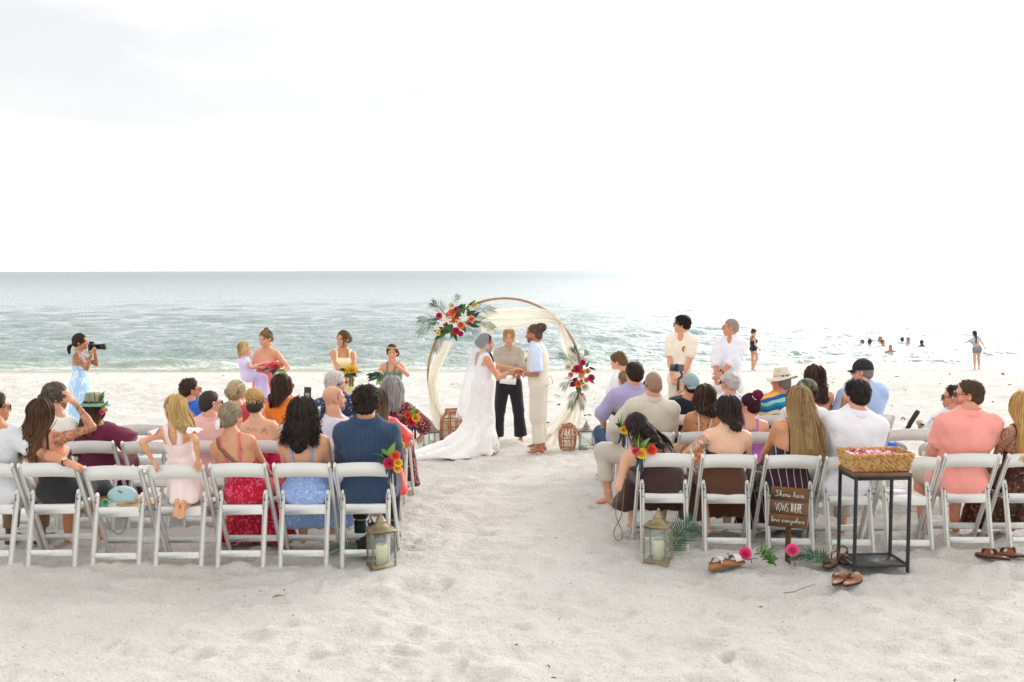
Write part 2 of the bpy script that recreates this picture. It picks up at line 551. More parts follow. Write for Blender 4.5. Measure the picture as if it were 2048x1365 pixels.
    def surf(s):
        D = s.D; S = D < 0
        c = S[:-1, :-1, :-1].astype(np.uint8)
        offs = [(i, j, k) for i in (0, 1) for j in (0, 1) for k in (0, 1)]
        nn = np.array(D.shape) - 1
        c = sum(S[o[0]:o[0] + nn[0], o[1]:o[1] + nn[1], o[2]:o[2] + nn[2]].astype(np.uint8) for o in offs)
        act = (c > 0) & (c < 8)
        ids = np.argwhere(act)
        if not len(ids): return np.zeros((0, 3)), np.zeros((0, 4), int)
        idx = np.full(act.shape, -1, np.int32); idx[act] = np.arange(len(ids))
        vals = [D[ids[:, 0] + o[0], ids[:, 1] + o[1], ids[:, 2] + o[2]] for o in offs]
        acc = np.zeros((len(ids), 3)); cnt = np.zeros(len(ids))
        for i in range(8):
            for j in range(i + 1, 8):
                if sum(abs(offs[i][a] - offs[j][a]) for a in range(3)) != 1: continue
                m = (vals[i] < 0) != (vals[j] < 0)
                t = np.where(m, vals[i] / np.where(m, vals[i] - vals[j], 1), 0)
                p = np.array(offs[i])[None] + t[:, None] * (np.array(offs[j]) - np.array(offs[i]))[None]
                acc += p * m[:, None]; cnt += m
        V = s.lo + s.h * (ids + acc / cnt[:, None])
        Q = []
        for a in range(3):
            b, c2 = (a + 1) % 3, (a + 2) % 3
            sl0 = [slice(1, -1)] * 3; sl0[a] = slice(0, -1)
            sl1 = list(sl0); sl1[a] = slice(1, None)
            diff = S[tuple(sl0)] != S[tuple(sl1)]
            e = np.argwhere(diff) + np.array([0 if q == a else 1 for q in range(3)])
            if not len(e): continue
            fl = S[e[:, 0], e[:, 1], e[:, 2]]
            eb = np.zeros(3, int); eb[b] = 1; ec = np.zeros(3, int); ec[c2] = 1
            def g(x): return idx[x[:, 0], x[:, 1], x[:, 2]]
            q = np.stack([g(e), g(e - eb), g(e - eb - ec), g(e - ec)], 1)
            q = np.where(fl[:, None], q[:, ::-1], q)
            Q.append(q[:, ::-1])
        Q = np.concatenate(Q)
        return V, Q[(Q >= 0).all(1)]

def vnormals(V, Q):
    n = np.cross(V[Q[:, 2]] - V[Q[:, 0]], V[Q[:, 3]] - V[Q[:, 1]])
    N = np.zeros_like(V)
    for k in range(4): np.add.at(N, Q[:, k], n)
    return N / (np.linalg.norm(N, axis=1)[:, None] + 1e-9)

def xf(V, M):
    M = np.array(M)
    return np.asarray(V) @ M[:3, :3].T + M[:3, 3]
# ------------------------------------------------------------------ body templates
def head_template(sex, h=.0068):
    f = sex != 'm'
    S = Sdf((-.1, -.125, -.2), (.1, .135, .135), h)
    S.ell((0, -.017, .032), (.074, .095, .086), k=.0)
    S.ell((0, .03, -.03), (.056, .064, .088), k=.03)
    S.ell((0, .03, -.07), (.05 if not f else .043, .054, .038), k=.025)
    S.ell((0, .068, -.098), (.02 if not f else .015, .02, .016), k=.02)
    S.ell((.042, .052, -.03), (.02, .026, .026), k=.02); S.ell((-.042, .052, -.03), (.02, .026, .026), k=.02)
    S.cone((-.032, .079, .022), (.032, .079, .022), .012, .012, k=.014)
    S.ell((.032, .101, .003), (.019, .015, .011), k=.012, sub=True); S.ell((-.032, .101, .003), (.019, .015, .011), k=.012, sub=True)
    S.cone((0, .088, .01), (0, .108, -.028), .008, .0125, k=.008)
    S.ell((.011, .098, -.033), (.008, .01, .007), k=.006); S.ell((-.011, .098, -.033), (.008, .01, .007), k=.006)
    S.cone((-.015, .087, -.06), (.015, .087, -.06), .0085, .0085, k=.01)
    S.cone((-.012, .085, -.07), (.012, .085, -.07), .0085, .0085, k=.008)
    for sx in (1, -1):
        M = Matrix.Rotation(sx * .35, 3, 'Z') @ Matrix.Rotation(-.15, 3, 'X')
        S.ell((sx * .079, -.008, -.008), (.009, .021, .033), M, k=.008)
        S.ell((sx * .086, -.004, -.004), (.006, .011, .018), M, k=.006, sub=True)
    nr = .058 if not f else .046
    S.cone((0, -.022, -.06), (0, -.04, -.19), nr, nr * 1.05, k=.03)
    V, Q = S.surf()
    return V, Q

def hand_template(curl, h=.0052):
    """right hand at the wrist, fingers +Y, palm -Z, thumb towards -X"""
    S = Sdf((-.075, -.04, -.09), (.06, .2, .05), h)
    S.cone((0, -.025, 0), (0, .012, 0), .024, .024, k=0)
    S.ell((0, .05, -.002), (.042, .055, .017), k=.015)
    S.cone((-.026, .02, -.008), (-.03, .05, -.01), .016, .013, k=.012)
    fx = (-.03, -.0105, .0105, .029); fl = (.068, .078, .072, .056)
    for x, L in zip(fx, fl):
        p = Vector((x, .088 - abs(x + .008) * .25, 0)); a = 0.12 + curl * .35
        sp = x * .9
        for seg, (fr, r0, r1) in enumerate(((.46, .0092, .0085), (.31, .0085, .0078), (.23, .0078, .0066))):
            d = Vector((math.sin(sp) * .35, math.cos(a), -math.sin(a)))
            q = p + d * L * fr
            S.cone(p, q, r0, r1, k=.004); p = q; a += curl * (1.0 if seg == 0 else .7)
    p = Vector((-.034, .035, -.008)); d = Vector((-.62, .70, -.25 - .35 * curl)).normalized()
    q = p + d * .036; S.cone(p, q, .0125, .0105, k=.008)
    d = Vector((-.35 + .3 * curl, .86, -.3 - .4 * curl)).normalized()
    S.cone(q, q + d * .03, .0105, .008, k=.004)
    return S.surf()

def foot_template(shoe=False, h=.0085):
    """origin at the ankle joint, toes +Y, sole at z = -.085"""
    S = Sdf((-.06, -.09, -.1), (.065, .2, .06), h)
    S.cone((0, -.005, .05), (0, -.012, -.02), .036, .034, k=0)
    S.ell((0, -.04, -.055), (.03, .034, .031), k=.02)
    S.cone((0, -.005, -.025), (.004, .09, -.058), .032, .024, k=.025)
    S.ell((.0, .085, -.065), (.043, .05, .021), k=.02)
    if shoe:
        S.ell((0, .12, -.063), (.043, .06, .024), k=.02)
        S.cone((0, -.045, -.07), (0, .15, -.073), .034, .03, k=.015)
    else:
        for x, y, r in ((-.028, .155, .0135), (-.006, .158, .0098), (.01, .15, .0092), (.025, .14, .0088), (.038, .125, .0088)):
            S.cone((x * .9, .11, -.07), (x, y, -.074), r, r * .9, k=.006)
    S.cut((0, 0, -.085), (0, 0, -1))
    return S.surf()

_HEADS, _HANDS, _FOOTS = [], [], []
for q in (1.0, 1.5, 2.2):
    d = {s: head_template(s, .0074 * q) for s in 'mf'}; d['c'] = d['f']; _HEADS.append(d)
    _HANDS.append({c: hand_template(c, .0062 * q ** .7) for c in (.35, .95)})
    _FOOTS.append({b: foot_template(b, .0095 * q) for b in (False, True)})

def ik(a, t, l1, l2, pole):
    a, t, pole = Vector(a), Vector(t), Vector(pole)
    d = t - a; L = d.length
    if L > (l1 + l2) * .995: L = (l1 + l2) * .995
    if L < abs(l1 - l2) * 1.05 + .02: L = abs(l1 - l2) * 1.05 + .02
    u = d.normalized(); t = a + u * L
    x = (l1 * l1 - l2 * l2 + L * L) / (2 * L); h = math.sqrt(max(l1 * l1 - x * x, 0))
    pv = pole - u * pole.dot(u)
    if pv.length < 1e-4: pv = Vector((0, -1, 0)) - u * (-u.y)
    return a + u * x + pv.normalized() * h, t

def frame(y, zhint):
    y = Vector(y).normalized(); z = Vector(zhint); z = z - y * z.dot(y)
    if z.length < 1e-3: z = Vector((0, 0, 1)) - y * y.z
    z.normalize(); x = y.cross(z)
    M = Matrix((x, y, z)).transposed().to_4x4()
    return M

# ------------------------------------------------------------------ hair
HC_C, HC_R = np.array((0, -.017, .032)), np.array((.074, .095, .086))

def ribbons(P, w, nrm_c, hv=None, taper=.75, twist=.45):
    """P (n, m, 3) strand paths -> ribbon quads facing away from nrm_c"""
    n, m, _ = P.shape
    T = np.gradient(P, axis=1); T /= np.linalg.norm(T, axis=2)[..., None] + 1e-9
    c = np.asarray(nrm_c, float)
    O = P - c; O[..., 2] *= .25
    O /= np.linalg.norm(O, axis=2)[..., None] + 1e-9
    O = O + (rng.random((n, 1, 3)) - .5) * 2 * twist
    Sd = np.cross(T, O); Sd /= np.linalg.norm(Sd, axis=2)[..., None] + 1e-9
    t = np.linspace(0, 1, m)
    ww = (w * (rng.random((n, 1)) * .6 + .7)) * (1 - taper * t ** 2)[None]
    V = np.stack([P - Sd * ww[..., None] / 2, P + Sd * ww[..., None] / 2], 2).reshape(-1, 3)
    i = np.arange(n)[:, None] * m + np.arange(m - 1)[None]
    Q = np.stack([2 * i, 2 * i + 1, 2 * i + 3, 2 * i + 2], 2).reshape(-1, 4)
    hv = rng.random(n) if hv is None else hv
    HV = np.repeat(hv, m * 2); HT = np.tile(np.repeat(t, 2), n)
    return V, Q, HV, HT

def hair_surface(e):
    """skull point for azimuth phi (0 at the back) and elevation"""
    phi, el, off = e
    d = np.stack([np.sin(phi) * np.cos(el), -np.cos(phi) * np.cos(el), np.sin(el)], -1)
    return HC_C + d * (HC_R + off[..., None] if hasattr(off, 'shape') else HC_R + off)

def hair_cap(off, hairline='m', nape=-.055):
    S = Sdf((-.11, -.14, -.11), (.11, .12, .15), .0068)
    S.ell(HC_C, HC_R + off, k=0)
    S.ell((0, -.06, -.03), (.062 + off * .6, .048 + off, .05), k=.04)
    # hairline: forehead edge, temples, in front of the ears, nape
    S.cut((0, .066, .075), (0, 1, -.75))
    S.cut((0, .026, .0), (0, 1, -.55 if hairline == 'm' else -.8))
    S.cut((0, -.02, nape), (0, .35, -1))
    V, Q = S.surf()
    return V, Q

class HairB:
    k = 1.0
    def __init__(s): s.V, s.Q, s.a, s.b, s.n = [], [], [], [], 0
    def add(s, V, Q, hv, ht):
        s.V.append(V); s.Q.append(np.asarray(Q) + s.n); s.n += len(V)
        s.a.append(np.broadcast_to(hv, len(V))); s.b.append(np.broadcast_to(ht, len(V)))
    def cap(s, off, hairline='m', nape=-.055, rough=0.0, freq=60):
        V, Q = hair_cap(off, hairline, nape)
        if rough:
            V = V + vnormals(V, Q) * (noise3(V * freq)[:, None] * rough)
        s.add(V, Q, .25 + .25 * noise3(V * np.array((160, 160, 25))), .1)
    def core(s, prims, hv=.15):
        lo = np.min([np.minimum(p[0], p[1]) - max(p[2], p[3]) for p in prims], 0); hi = np.max([np.maximum(p[0], p[1]) + max(p[2], p[3]) for p in prims], 0)
        S = Sdf(lo, hi, .009)
        for p in prims: S.cone(p[0], p[1], p[2], p[3], k=.02)
        V, Q = S.surf()
        V = V + vnormals(V, Q) * (noise3(V * np.array((70, 70, 22)))[:, None] * .016 - .008)
        s.add(V, Q, np.clip(.3 + .5 * noise3(V * np.array((150, 150, 14))), 0, 1), np.clip((.1 - V[:, 2]) / .5, 0, 1))
    def hang(s, n, length, phimax=2.3, back=-.15, wave=.0, wfreq=5, curl=.0, cfreq=16, spread=.0, width=.009, pull=(0, 0), front=False, puff=.0, lo_el=.15, m=11, taperx=1.0, uneven=.15):
        n = int(n * s.k); width /= s.k ** .7
        if not (wave or curl): m = 8
        phi = (rng.random(n) * 2 - 1) * phimax
        el0 = np.arcsin(rng.random(n) * (1 - math.sin(lo_el)) + math.sin(lo_el))
        lay = rng.random(n)
        off = .006 + lay * .014 + puff * (0.4 + .6 * lay)
        L = length * (1 - uneven * rng.random(n))
        k1 = 5
        P = np.zeros((n, k1 + m, 3))
        el_end = -.1 - .25 * np.cos(phi)
        for i in range(k1):
            el = el0 + (el_end - el0) * i / (k1 - 1)
            P[:, i] = hair_surface((phi, el, off))
        base = P[:, k1 - 1]
        for i in range(m):
            t = (i + 1) / m
            z = base[:, 2] - L * t
            sm = np.clip((-.02 - z) / .2, 0, 1); sm = sm * sm * (3 - 2 * sm)
            x = base[:, 0] * (1 + spread * t) * (1 + (taperx - 1) * t) + pull[0] * t
            yb = np.minimum(base[:, 1] * .5 + back * .6, back * (1 - .25 * lay)) if not front else base[:, 1] + .03
            y = base[:, 1] + (yb - base[:, 1]) * sm + pull[1] * t
            P[:, k1 + i] = np.stack([x, y, z], 1)
        tt = np.clip((np.arange(k1 + m) - 2) / (k1 + m - 3), 0, 1)
        if wave:
            ph = rng.random(n)[:, None] * 1.6 + P[:, k1 - 1, 0][:, None] * 14
            P[..., 0] += wave * np.sin(tt * wfreq * 2 * np.pi + ph) * tt
            P[..., 1] += wave * .7 * np.cos(tt * wfreq * 2 * np.pi + ph * 1.3) * tt
        if curl:
            ph = rng.random(n)[:, None] * 6.28
            P[..., 0] += curl * np.sin(tt * cfreq * 6.28 + ph) * np.minimum(tt * 4, 1)
            P[..., 1] += curl * np.cos(tt * cfreq * 6.28 + ph) * np.minimum(tt * 4, 1)
        P += (rng.random((n, 1, 3)) - .5) * .006
        bow = rng.normal(0, 1, (n, 1)) * np.where(rng.random((n, 1)) < .12, .028, .007)
        P[..., 0] += bow * np.sin(tt * 3.0) ; P[..., 1] += rng.normal(0, .006, (n, 1)) * tt
        clump = np.floor((phi + phimax) * 7).astype(int)
        hv = np.clip(-.1 + .65 * rng.random(n) + .55 * (_hash(clump, clump * 0, clump * 0, 3) * .5 + .5), 0, 1)
        s.add(*ribbons(P, width, (0, 0, -.1), hv))
    def short(s, n, length=.045, lift=.012, off=.012, hairline='m', up=0.0, width=.006, sweep=0.0, elmin=-.45, curl=0.0):
        n = int(n * s.k); width /= s.k ** .7
        phi = (rng.random(n) * 2 - 1) * 3.1
        el = np.arcsin(np.clip(rng.random(n) * 1.4 - .4, -.42, 1))
        keep = (np.cos(phi) > -.55) | (el > .75)
        keep &= (el > .1) | (np.cos(phi) > .1)
        phi, el = phi[keep], el[keep]; n = len(phi)
        m = 5; P = np.zeros((n, m, 3))
        for i in range(m):
            t = i / (m - 1)
            e2 = el - t * length / .09 + up * t
            P[:, i] = hair_surface((phi + sweep * t, e2, off * .3 + (off * .7 + lift * rng.random(n)) * math.sin(t * 2.2 + .3)))
        if curl: P += (rng.random(P.shape) - .5) * curl
        s.add(*ribbons(P, width, HC_C, taper=.9))
    def ball(s, c, r, n=120, width=.008, jit=.25, squash=(1, 1, 1)):
        c = np.array(c); r3 = r * np.array(squash)
        m = MB().ell(c, r3 * .88, seg=12, rings=8)
        V = np.concatenate(m.V); s.add(V, np.concatenate(m.Q), .2, .3)
        n = int(n * 1.5); width *= .62
        ax = np.array((.35, .8, .5)) + rng.normal(size=(n, 3)) * .28; ax /= np.linalg.norm(ax, axis=1)[:, None]
        u = np.cross(ax, (0.3, .2, 1)); u /= np.linalg.norm(u, axis=1)[:, None]; v = np.cross(ax, u)
        t0 = rng.random(n) * 6.28; m_ = 7; tt = np.linspace(0, 2.4, m_)
        A = t0[:, None] + tt[None]
        h = (rng.random(n) * 2 - 1) * .75
        rr = np.sqrt(1 - h * h)
        P = ax[:, None] * h[:, None, None] + rr[:, None, None] * (u[:, None] * np.cos(A)[..., None] + v[:, None] * np.sin(A)[..., None])
        P = P * (1 + jit * (rng.random((n, 1, 1)) - .35))
        s.add(*ribbons(c + P * r3, width, c, taper=.6, twist=.15))
    def wrap_back(s, n, to, off=.012, width=.007, phimax=2.6, elmax=1.45, gather=.03):
        """strands combed from the hairline towards a knot at `to`"""
        to = np.array(to); n = int(n * 1.3 * s.k); width /= s.k ** .7 * 1.45
        phi = (rng.random(n) * 2 - 1) * phimax
        el = rng.random(n) * (elmax + .35) - .35
        m = 8; P = np.zeros((n, m, 3)); st = hair_surface((phi, el, off + .006 * rng.random(n)))
        en = to + (rng.random((n, 3)) - .5) * gather
        for i in range(m):
            t = i / (m - 1)
            p = st * (1 - t) + en * t
            d = (p - HC_C) / (HC_R + off)
            L = np.linalg.norm(d, axis=1)[:, None]
            P[:, i] = np.where(L < 1, HC_C + d / L * (HC_R + off), p)
        s.add(*ribbons(P, width, HC_C, taper=.4, twist=.12))
    def tail(s, pts, r, n=90, width=.008, wave=.01):
        """a bundle of strands along a path (pony tail, plait, loose lock)"""
        pts = np.asarray(pts, float); m = 12
        tt = np.linspace(0, 1, m); k = np.linspace(0, 1, len(pts))
        C = np.stack([np.interp(tt, k, pts[:, a]) for a in range(3)], 1)
        a = rng.random(n) * 6.28; q = np.sqrt(rng.random(n)) * r
        prof = np.interp(tt, (0, .25, .7, 1), (.6, 1, .9, .35))
        P = C[None] + np.stack([np.cos(a) * q, np.sin(a) * q, np.zeros(n)], 1)[:, None] * prof[None, :, None]
        P[..., 0] += wave * np.sin(tt * 9 + a[:, None]) * tt
        s.add(*ribbons(P, width, C.mean(0), taper=.6))
    def build(s, m, parent, M, name='hair'):
        V = xf(np.concatenate(s.V), M)
        me = npmesh(name, V, np.concatenate(s.Q))
        fattr(me, 'hv', np.concatenate(s.a)); fattr(me, 'ht', np.concatenate(s.b))
        return link(name, me, m, parent)

# ------------------------------------------------------------------ face parts
EYE_M = None
def face_parts(root, M, browcol, f, eyes=True, lip='b06a62'):
    global EYE_M
    if EYE_M is None: EYE_M = (simple("eye_white", 'd9d4cc', .25, .03), simple("iris_dark", '2a1c14', .2, .03))
    for sx in (1, -1):
        if eyes:
            mb = MB().ell((sx * .032, .079, .003), (.0125, .0112, .0062), seg=10, rings=7)
            e = link('eye', npmesh('eye', xf(np.concatenate(mb.V), M), np.concatenate(mb.Q), np.concatenate(mb.T)), EYE_M[0], root)
            mb = MB().ell((sx * .032, .0872, .003), (.0068, .0036, .0056), seg=8, rings=6)
            link('iris', npmesh('iris', xf(np.concatenate(mb.V), M), np.concatenate(mb.Q), np.concatenate(mb.T)), EYE_M[1], e)
        x = np.linspace(.014, .05, 6) * sx
        pts = np.stack([x, .0925 - (np.abs(x) - .02) ** 2 * 12, .0225 + .006 * np.sin((np.abs(x) - .014) / .036 * 2.2)], 1)
        mb = MB().tube(pts, [.002, .0036, .0036, .003, .0024, .001], 5, .7)
        link('eyebrow', npmesh('eyebrow', xf(np.concatenate(mb.V), M), np.concatenate(mb.Q), np.concatenate(mb.T)), browcol, root)
    x = np.linspace(-.023, .023, 7)
    mb = MB().tube(np.stack([x, .0935 - x * x * 16, -.0605 + .0 * x], 1), [.001, .0045, .0062, .0052, .0062, .0045, .001], 6, .75)
    mb.tube(np.stack([x, .0915 - x * x * 16, -.0685 + 3 * x * x], 1), [.001, .0045, .0065, .007, .0065, .0045, .001], 6, .75)
    link('mouth', npmesh('mouth', xf(np.concatenate(mb.V), M), np.concatenate(mb.Q), np.concatenate(mb.T)), simple_c("lip_" + lip, lip, .35), root)

_sc = {}
def simple_c(name, *a, **k):
    if name not in _sc: _sc[name] = simple(name, *a, **k)
    return _sc[name]

def mb_link(mb, name, m, parent, M=None, smooth=True):
    V = np.concatenate(mb.V)
    if M is not None: V = xf(V, M)
    return link(name, npmesh(name, V, np.concatenate(mb.Q) if mb.Q else None, np.concatenate(mb.T) if mb.T else None, smooth), m, parent)

def glasses(root, M, frame_c='1b1818', lens_c='15171a', sun=True, up=0.0, name='sunglasses'):
    fm = simple_c("glasses_frame_" + frame_c, frame_c, .3, .02)
    g = MB()
    for sx in (1, -1):
        a = np.linspace(0, 6.283, 15)[:-1]
        pts = np.stack([sx * (.034 + .025 * np.cos(a)), .105 - (np.cos(a) * .5 + .5) ** 2 * .012, .002 + .02 * np.sin(a)], 1)
        g.tube(pts, .0028, 6, closed=True)
        g.tube([(sx * .058, .093, .01), (sx * .078, .05, .012), (sx * .083, -.005, .008), (sx * .082, -.03, -.01)], .0028, 5)
    g.tube([(-.011, .106, .006), (0, .109, .009), (.011, .106, .006)], .0028, 5)
    if up:
        M = M @ Matrix.Translation((0, -.02, .03)) @ Matrix.Rotation(up, 4, 'X') @ Matrix.Translation((0, .02, -.03))
    o = mb_link(g, name, fm, root, M)
    if lens_c:
        l = MB()
        for sx in (1, -1):
            a = np.linspace(0, 6.283, 15)[:-1]
            V = [(sx * .034, .102, .002)] + [(sx * (.034 + .024 * math.cos(t)), .1045 - (math.cos(t) * .5 + .5) ** 2 * .012, .002 + .019 * math.sin(t)) for t in a]
            l.raw(V, None, [(0, 1 + i, 1 + (i + 1) % 14) for i in range(14)])
        lm = simple_c("lens_" + lens_c, lens_c, .08, .02)
        mb_link(l, 'lens', lm, o, M)
    return o

# ------------------------------------------------------------------ a person
PEOPLE = []
def person(label, loc, pose='sit', lod=0, top=None, s=None, hairtop=.014, sex='m', w=1.0, sk='d9a98a', yaw=0, pitch=0, roll=0, rz=0,
           seat=.44, armR=None, armL=None, poleR=None, poleL=None, curlR=.35, curlL=.35, palmR=None, palmL=None,
           legs=None, bare=True, twist=0, tattoo=(), voxel=.0205, group=None, face=True, hairf=None, hairm=None, brow='4a3424',
           clothes=(), extra=None, Lfix=None, shoes=None, lip='b06a62', stubble=0.0, pelvis=None, eyes=True, low=None, nofeet=False):
    """loc: ground point under the pelvis. top: where the crown of the head is, in world space."""
    _HEAD, _HAND, _FOOT = _HEADS[lod], _HANDS[lod], _FOOTS[lod]
    if lod: voxel = max(voxel, .027)
    HairB.k = (.82, .56, .35)[lod]
    loc = Vector(loc)
    if top is not None: top = Vector(top) - Vector((0, 0, hairtop))
    if s is None:
        if pose == 'stand': s = (top.z - loc.z) / 1.75
        else: s = min(max((top.z - loc.z - seat) / .895, .86), 1.08)
    Rw = Matrix.Rotation(rz, 3, 'Z'); Ri = Rw.transposed()
    root = thing('person', label, 'person', loc, rz, group)
    f = sex != 'm'
    child = sex == 'c'
    hs = 1 - (1 - s) * (.5 if child else .35)
    if f and not child: hs *= .97
    # pelvis and neck
    if pelvis is not None: P = Vector(pelvis)
    elif pose == 'sit': P = Vector((0, .02, seat + .095 * s))
    else: P = Vector((0, 0, .94 * s))
    if top is not None:
        t = Ri @ (Vector(top) - loc)
        hcen = t - Vector((0, 0, .118 * hs))
        N = hcen - Vector((0, .03 * hs, .155 * hs))
    else:
        N = P + Vector((0, -.02, (.53 if pose == 'sit' else .52) * s))
        hcen = N + Vector((0, .03 * hs, .155 * hs))
    U = (N - P); L = U.length; U.normalize()
    X0 = Matrix.Rotation(twist, 3, 'Z') @ Vector((1, 0, 0))
    F = U.cross(X0).normalized()        # forward
    X = F.cross(U).normalized()
    TM = Matrix((X, F, U)).transposed()
    def Wl(v):
        return None if v is None else (Ri @ (Vector(v[1:]) - loc) if v[0] == 'w' else Vector(v))
    armR, armL = Wl(armR), Wl(armL)
    def tp(x, y, u): return P + X * (x * s) + F * (y * s) + U * (u * L)
    prims = {}
    def E(g, c, r, k=.05): prims.setdefault(g, []).append(('e', np.array(c), np.array(r) * s, np.array(TM), k))
    def C(g, a, b, ra, rb, k=.03): prims.setdefault(g, []).append(('c', np.array(a), np.array(b), ra * s, rb * s, k))
    lw = w ** .6
    if child: bw = .74 / max(s, .6) * s / .72 * .95
    else: bw = 1.0
    if not f:
        E('torso', tp(0, 0, -.02), (.168 * w, .118 * w, .125)); E('torso', tp(0, .01 * w, .3), (.148 * w, .108 * w, .15)); E('torso', tp(0, -.005, .64), (.172 * w, .118 * w, .17))
        E('torso', tp(0, -.03, .82), (.15 * w, .07, .085))
        sxw, sr, dr = .152 * w ** .55, .057, .060
    else:
        E('torso', tp(0, 0, -.03), (.172 * w, .125 * w, .12)); E('torso', tp(0, .005 * w, .3), (.128 * w, .094 * w, .14)); E('torso', tp(0, -.005, .62), (.146 * w, .102 * w, .15))
        E('torso', tp(0, -.02, .8), (.125 * w, .06, .08))
        if not child:
            for sx in (1, -1): E('torso', tp(sx * .068 * w, .085 * w, .6), (.06 * w, .055 * w, .06), .03)
        sxw, sr, dr = .134 * w ** .6, .047, .05
    nr = .058 if not f else .046
    C('torso', tp(-sxw, -.01, .87), tp(sxw, -.01, .87), sr, sr, .05)
    for sx in (1, -1):
        C('torso', N + (hcen - N) * .25, tp(sx * sxw * .85, -.015, .9), nr * .85, sr * .75, .05)
    C('neck', N - U * .05 * s, N + (hcen - N) * .55 + Vector((0, -.015, 0)), nr * 1.05, nr, .04)
    shj = {1: tp(sxw + .024, -.01, .862), -1: tp(-sxw - .024, -.01, .862)}
    l1, l2 = (.285 * s, .255 * s)
    af = 1.0 if not f else .84
    af *= lw
    wr = {}; el = {}
    for sx, tgt, pole, side in ((1, armR, poleR, 'R'), (-1, armL, poleL, 'L')):
        if tgt is None:
            tgt = (sx * .13, .30, .64) if pose == 'sit' else (sx * (.25 * w + .0), .03, .80 * s)
            if pose == 'sit': tgt = (tgt[0] * s, tgt[1] * s, seat + .2 * s)
        if pole is None: pole = (sx * .38, -.6, -.5)
        e, t_ = ik(shj[sx], tgt, l1, l2, pole)
        el[sx], wr[sx] = e, t_
        g = 'arm' + side
        C(g + 'u', shj[sx], shj[sx].lerp(e, .25), dr * lw, .050 * af, .03)
        C(g + 'u', shj[sx].lerp(e, .2), e, .050 * af, .040 * af, .025)
        C(g + 'l', e, e.lerp(t_, .35), .040 * af, .041 * af, .02)
        C(g + 'l', e.lerp(t_, .35), t_, .041 * af, .027 * af, .02)
    # legs
    hipw = .088 * (w ** .8)
    kn, an = {}, {}
    tl, sl_ = .43 * s, .41 * s
    for sx, side in ((1, 'R'), (-1, 'L')):
        h = P + Vector((sx * hipw * s, .0, -.015 * s))
        lg = (legs or {}).get(side)
        if lg: k_, a_ = Vector(lg[0]), Vector(lg[1])
        elif pose == 'sit': k_, a_ = Vector((sx * .13 * s, .02 + tl, seat + .06 * s)), Vector((sx * .13 * s, tl - .02, .088 * s + .0))
        else: k_, a_ = Vector((sx * .095 * s, .012, .50 * s)), Vector((sx * .1 * s, -.02, .088 * s))
        kn[sx], an[sx] = k_, a_
        lf = lw * (1.0 if not f else 1.02)
        g = 'leg' + side
        C(g + 'u', h, k_, .088 * lf, .056 * lf, .03)
        C(g + 'l', k_, k_.lerp(a_, .3), .055 * lf, .055 * lf, .025)
        C(g + 'l', k_.lerp(a_, .3), a_, .055 * lf, .037 * lf, .025)
    allp = [p for v in prims.values() for p in v]
    lo = np.min([p[1] - (p[2] if p[0] == 'e' else np.array([max(p[3], p[4])] * 3)) if p[0] == 'e' else np.minimum(p[1], p[2]) - max(p[3], p[4]) for p in allp], 0)
    hi = np.max([p[1] + p[2] if p[0] == 'e' else np.maximum(p[1], p[2]) + max(p[3], p[4]) for p in allp], 0)
    def put(S, groups, infl=0.0):
        for g in groups:
            for p in prims.get(g, ()):
                if p[0] == 'e': S.ell(p[1], p[2] + infl, p[3], p[4])
                else: S.cone(p[1], p[2], p[3] + infl, p[4] + infl, p[5] if not g.startswith('leg') or not g.endswith('u') else .03)
    BG = ['torso', 'neck', 'legRu', 'legLu', 'legRl', 'legLl', 'armRu', 'armLu', 'armRl', 'armLl']
    S = Sdf(lo, hi, voxel); put(S, ['torso', 'neck'])
    S.cut(N + (hcen - N) * .7, (hcen - N)); put(S, BG[2:])
    V, Q = S.surf(); Vs, Qs = [V], [Q]; n = len(V)
    HM = Matrix.Translation(hcen) @ Matrix.Rotation(R(yaw), 4, 'Z') @ Matrix.Rotation(-R(pitch), 4, 'X') @ Matrix.Rotation(R(roll), 4, 'Y') @ Matrix.Scale(hs, 4)
    hv, hq = _HEAD[sex]
    # the neck end of the head stays on the neck when the head turns
    hv2 = xf(hv, HM); HM0 = Matrix.Translation(hcen) @ Matrix.Scale(hs, 4)
    hv0 = xf(hv, HM0)
    b = np.clip((hv[:, 2] + .19) / .11, 0, 1)[:, None]; b = b * b * (3 - 2 * b)
    nk = hv0 + (np.array(N) - np.array(hcen) + np.array((0, .03, .155)) * hs)
    HV = hv2 * b + nk * (1 - b)
    hoff = n
    Vs.append(HV); Qs.append(hq + n); n += len(HV)
    hands = {}
    for sx, cur, palm in ((1, curlR, palmR), (-1, curlL, palmL)):
        d = (wr[sx] - el[sx])
        if palm is None: palm = (0, 0, -1) if pose != 'stand' else (-sx, 0, 0)
        M = Matrix.Translation(wr[sx]) @ frame(d, -Vector(palm)) @ Matrix.Scale(s * (.98 if not f else .9), 4) @ Matrix.Diagonal((sx, 1, 1, 1))
        hv_, hq_ = _HAND[cur if cur in _HAND else .35]
        Vs.append(xf(hv_, M)); Qs.append((hq_ if sx > 0 else hq_[:, ::-1]) + n); n += len(hv_)
        hands[sx] = M
    footM = {}
    for sx, side in ((1, 'R'), (-1, 'L')):
        lg = (legs or {}).get(side)
        ang = lg[2] if lg and len(lg) > 2 else (sx * -.15, 0)
        M = Matrix.Translation(an[sx]) @ Matrix.Rotation(ang[0], 4, 'Z') @ Matrix.Rotation(ang[1], 4, 'X') @ Matrix.Scale(s * (1 if not f else .92), 4) @ Matrix.Diagonal((sx, 1, 1, 1))
        footM[sx] = M
        if not nofeet:
            fv, fq = _FOOT[False]
            Vs.append(xf(fv, M)); Qs.append((fq if sx > 0 else fq[:, ::-1]) + n); n += len(fv)
    V = np.concatenate(Vs); Q = np.concatenate(Qs)
    tat = np.zeros(len(V))
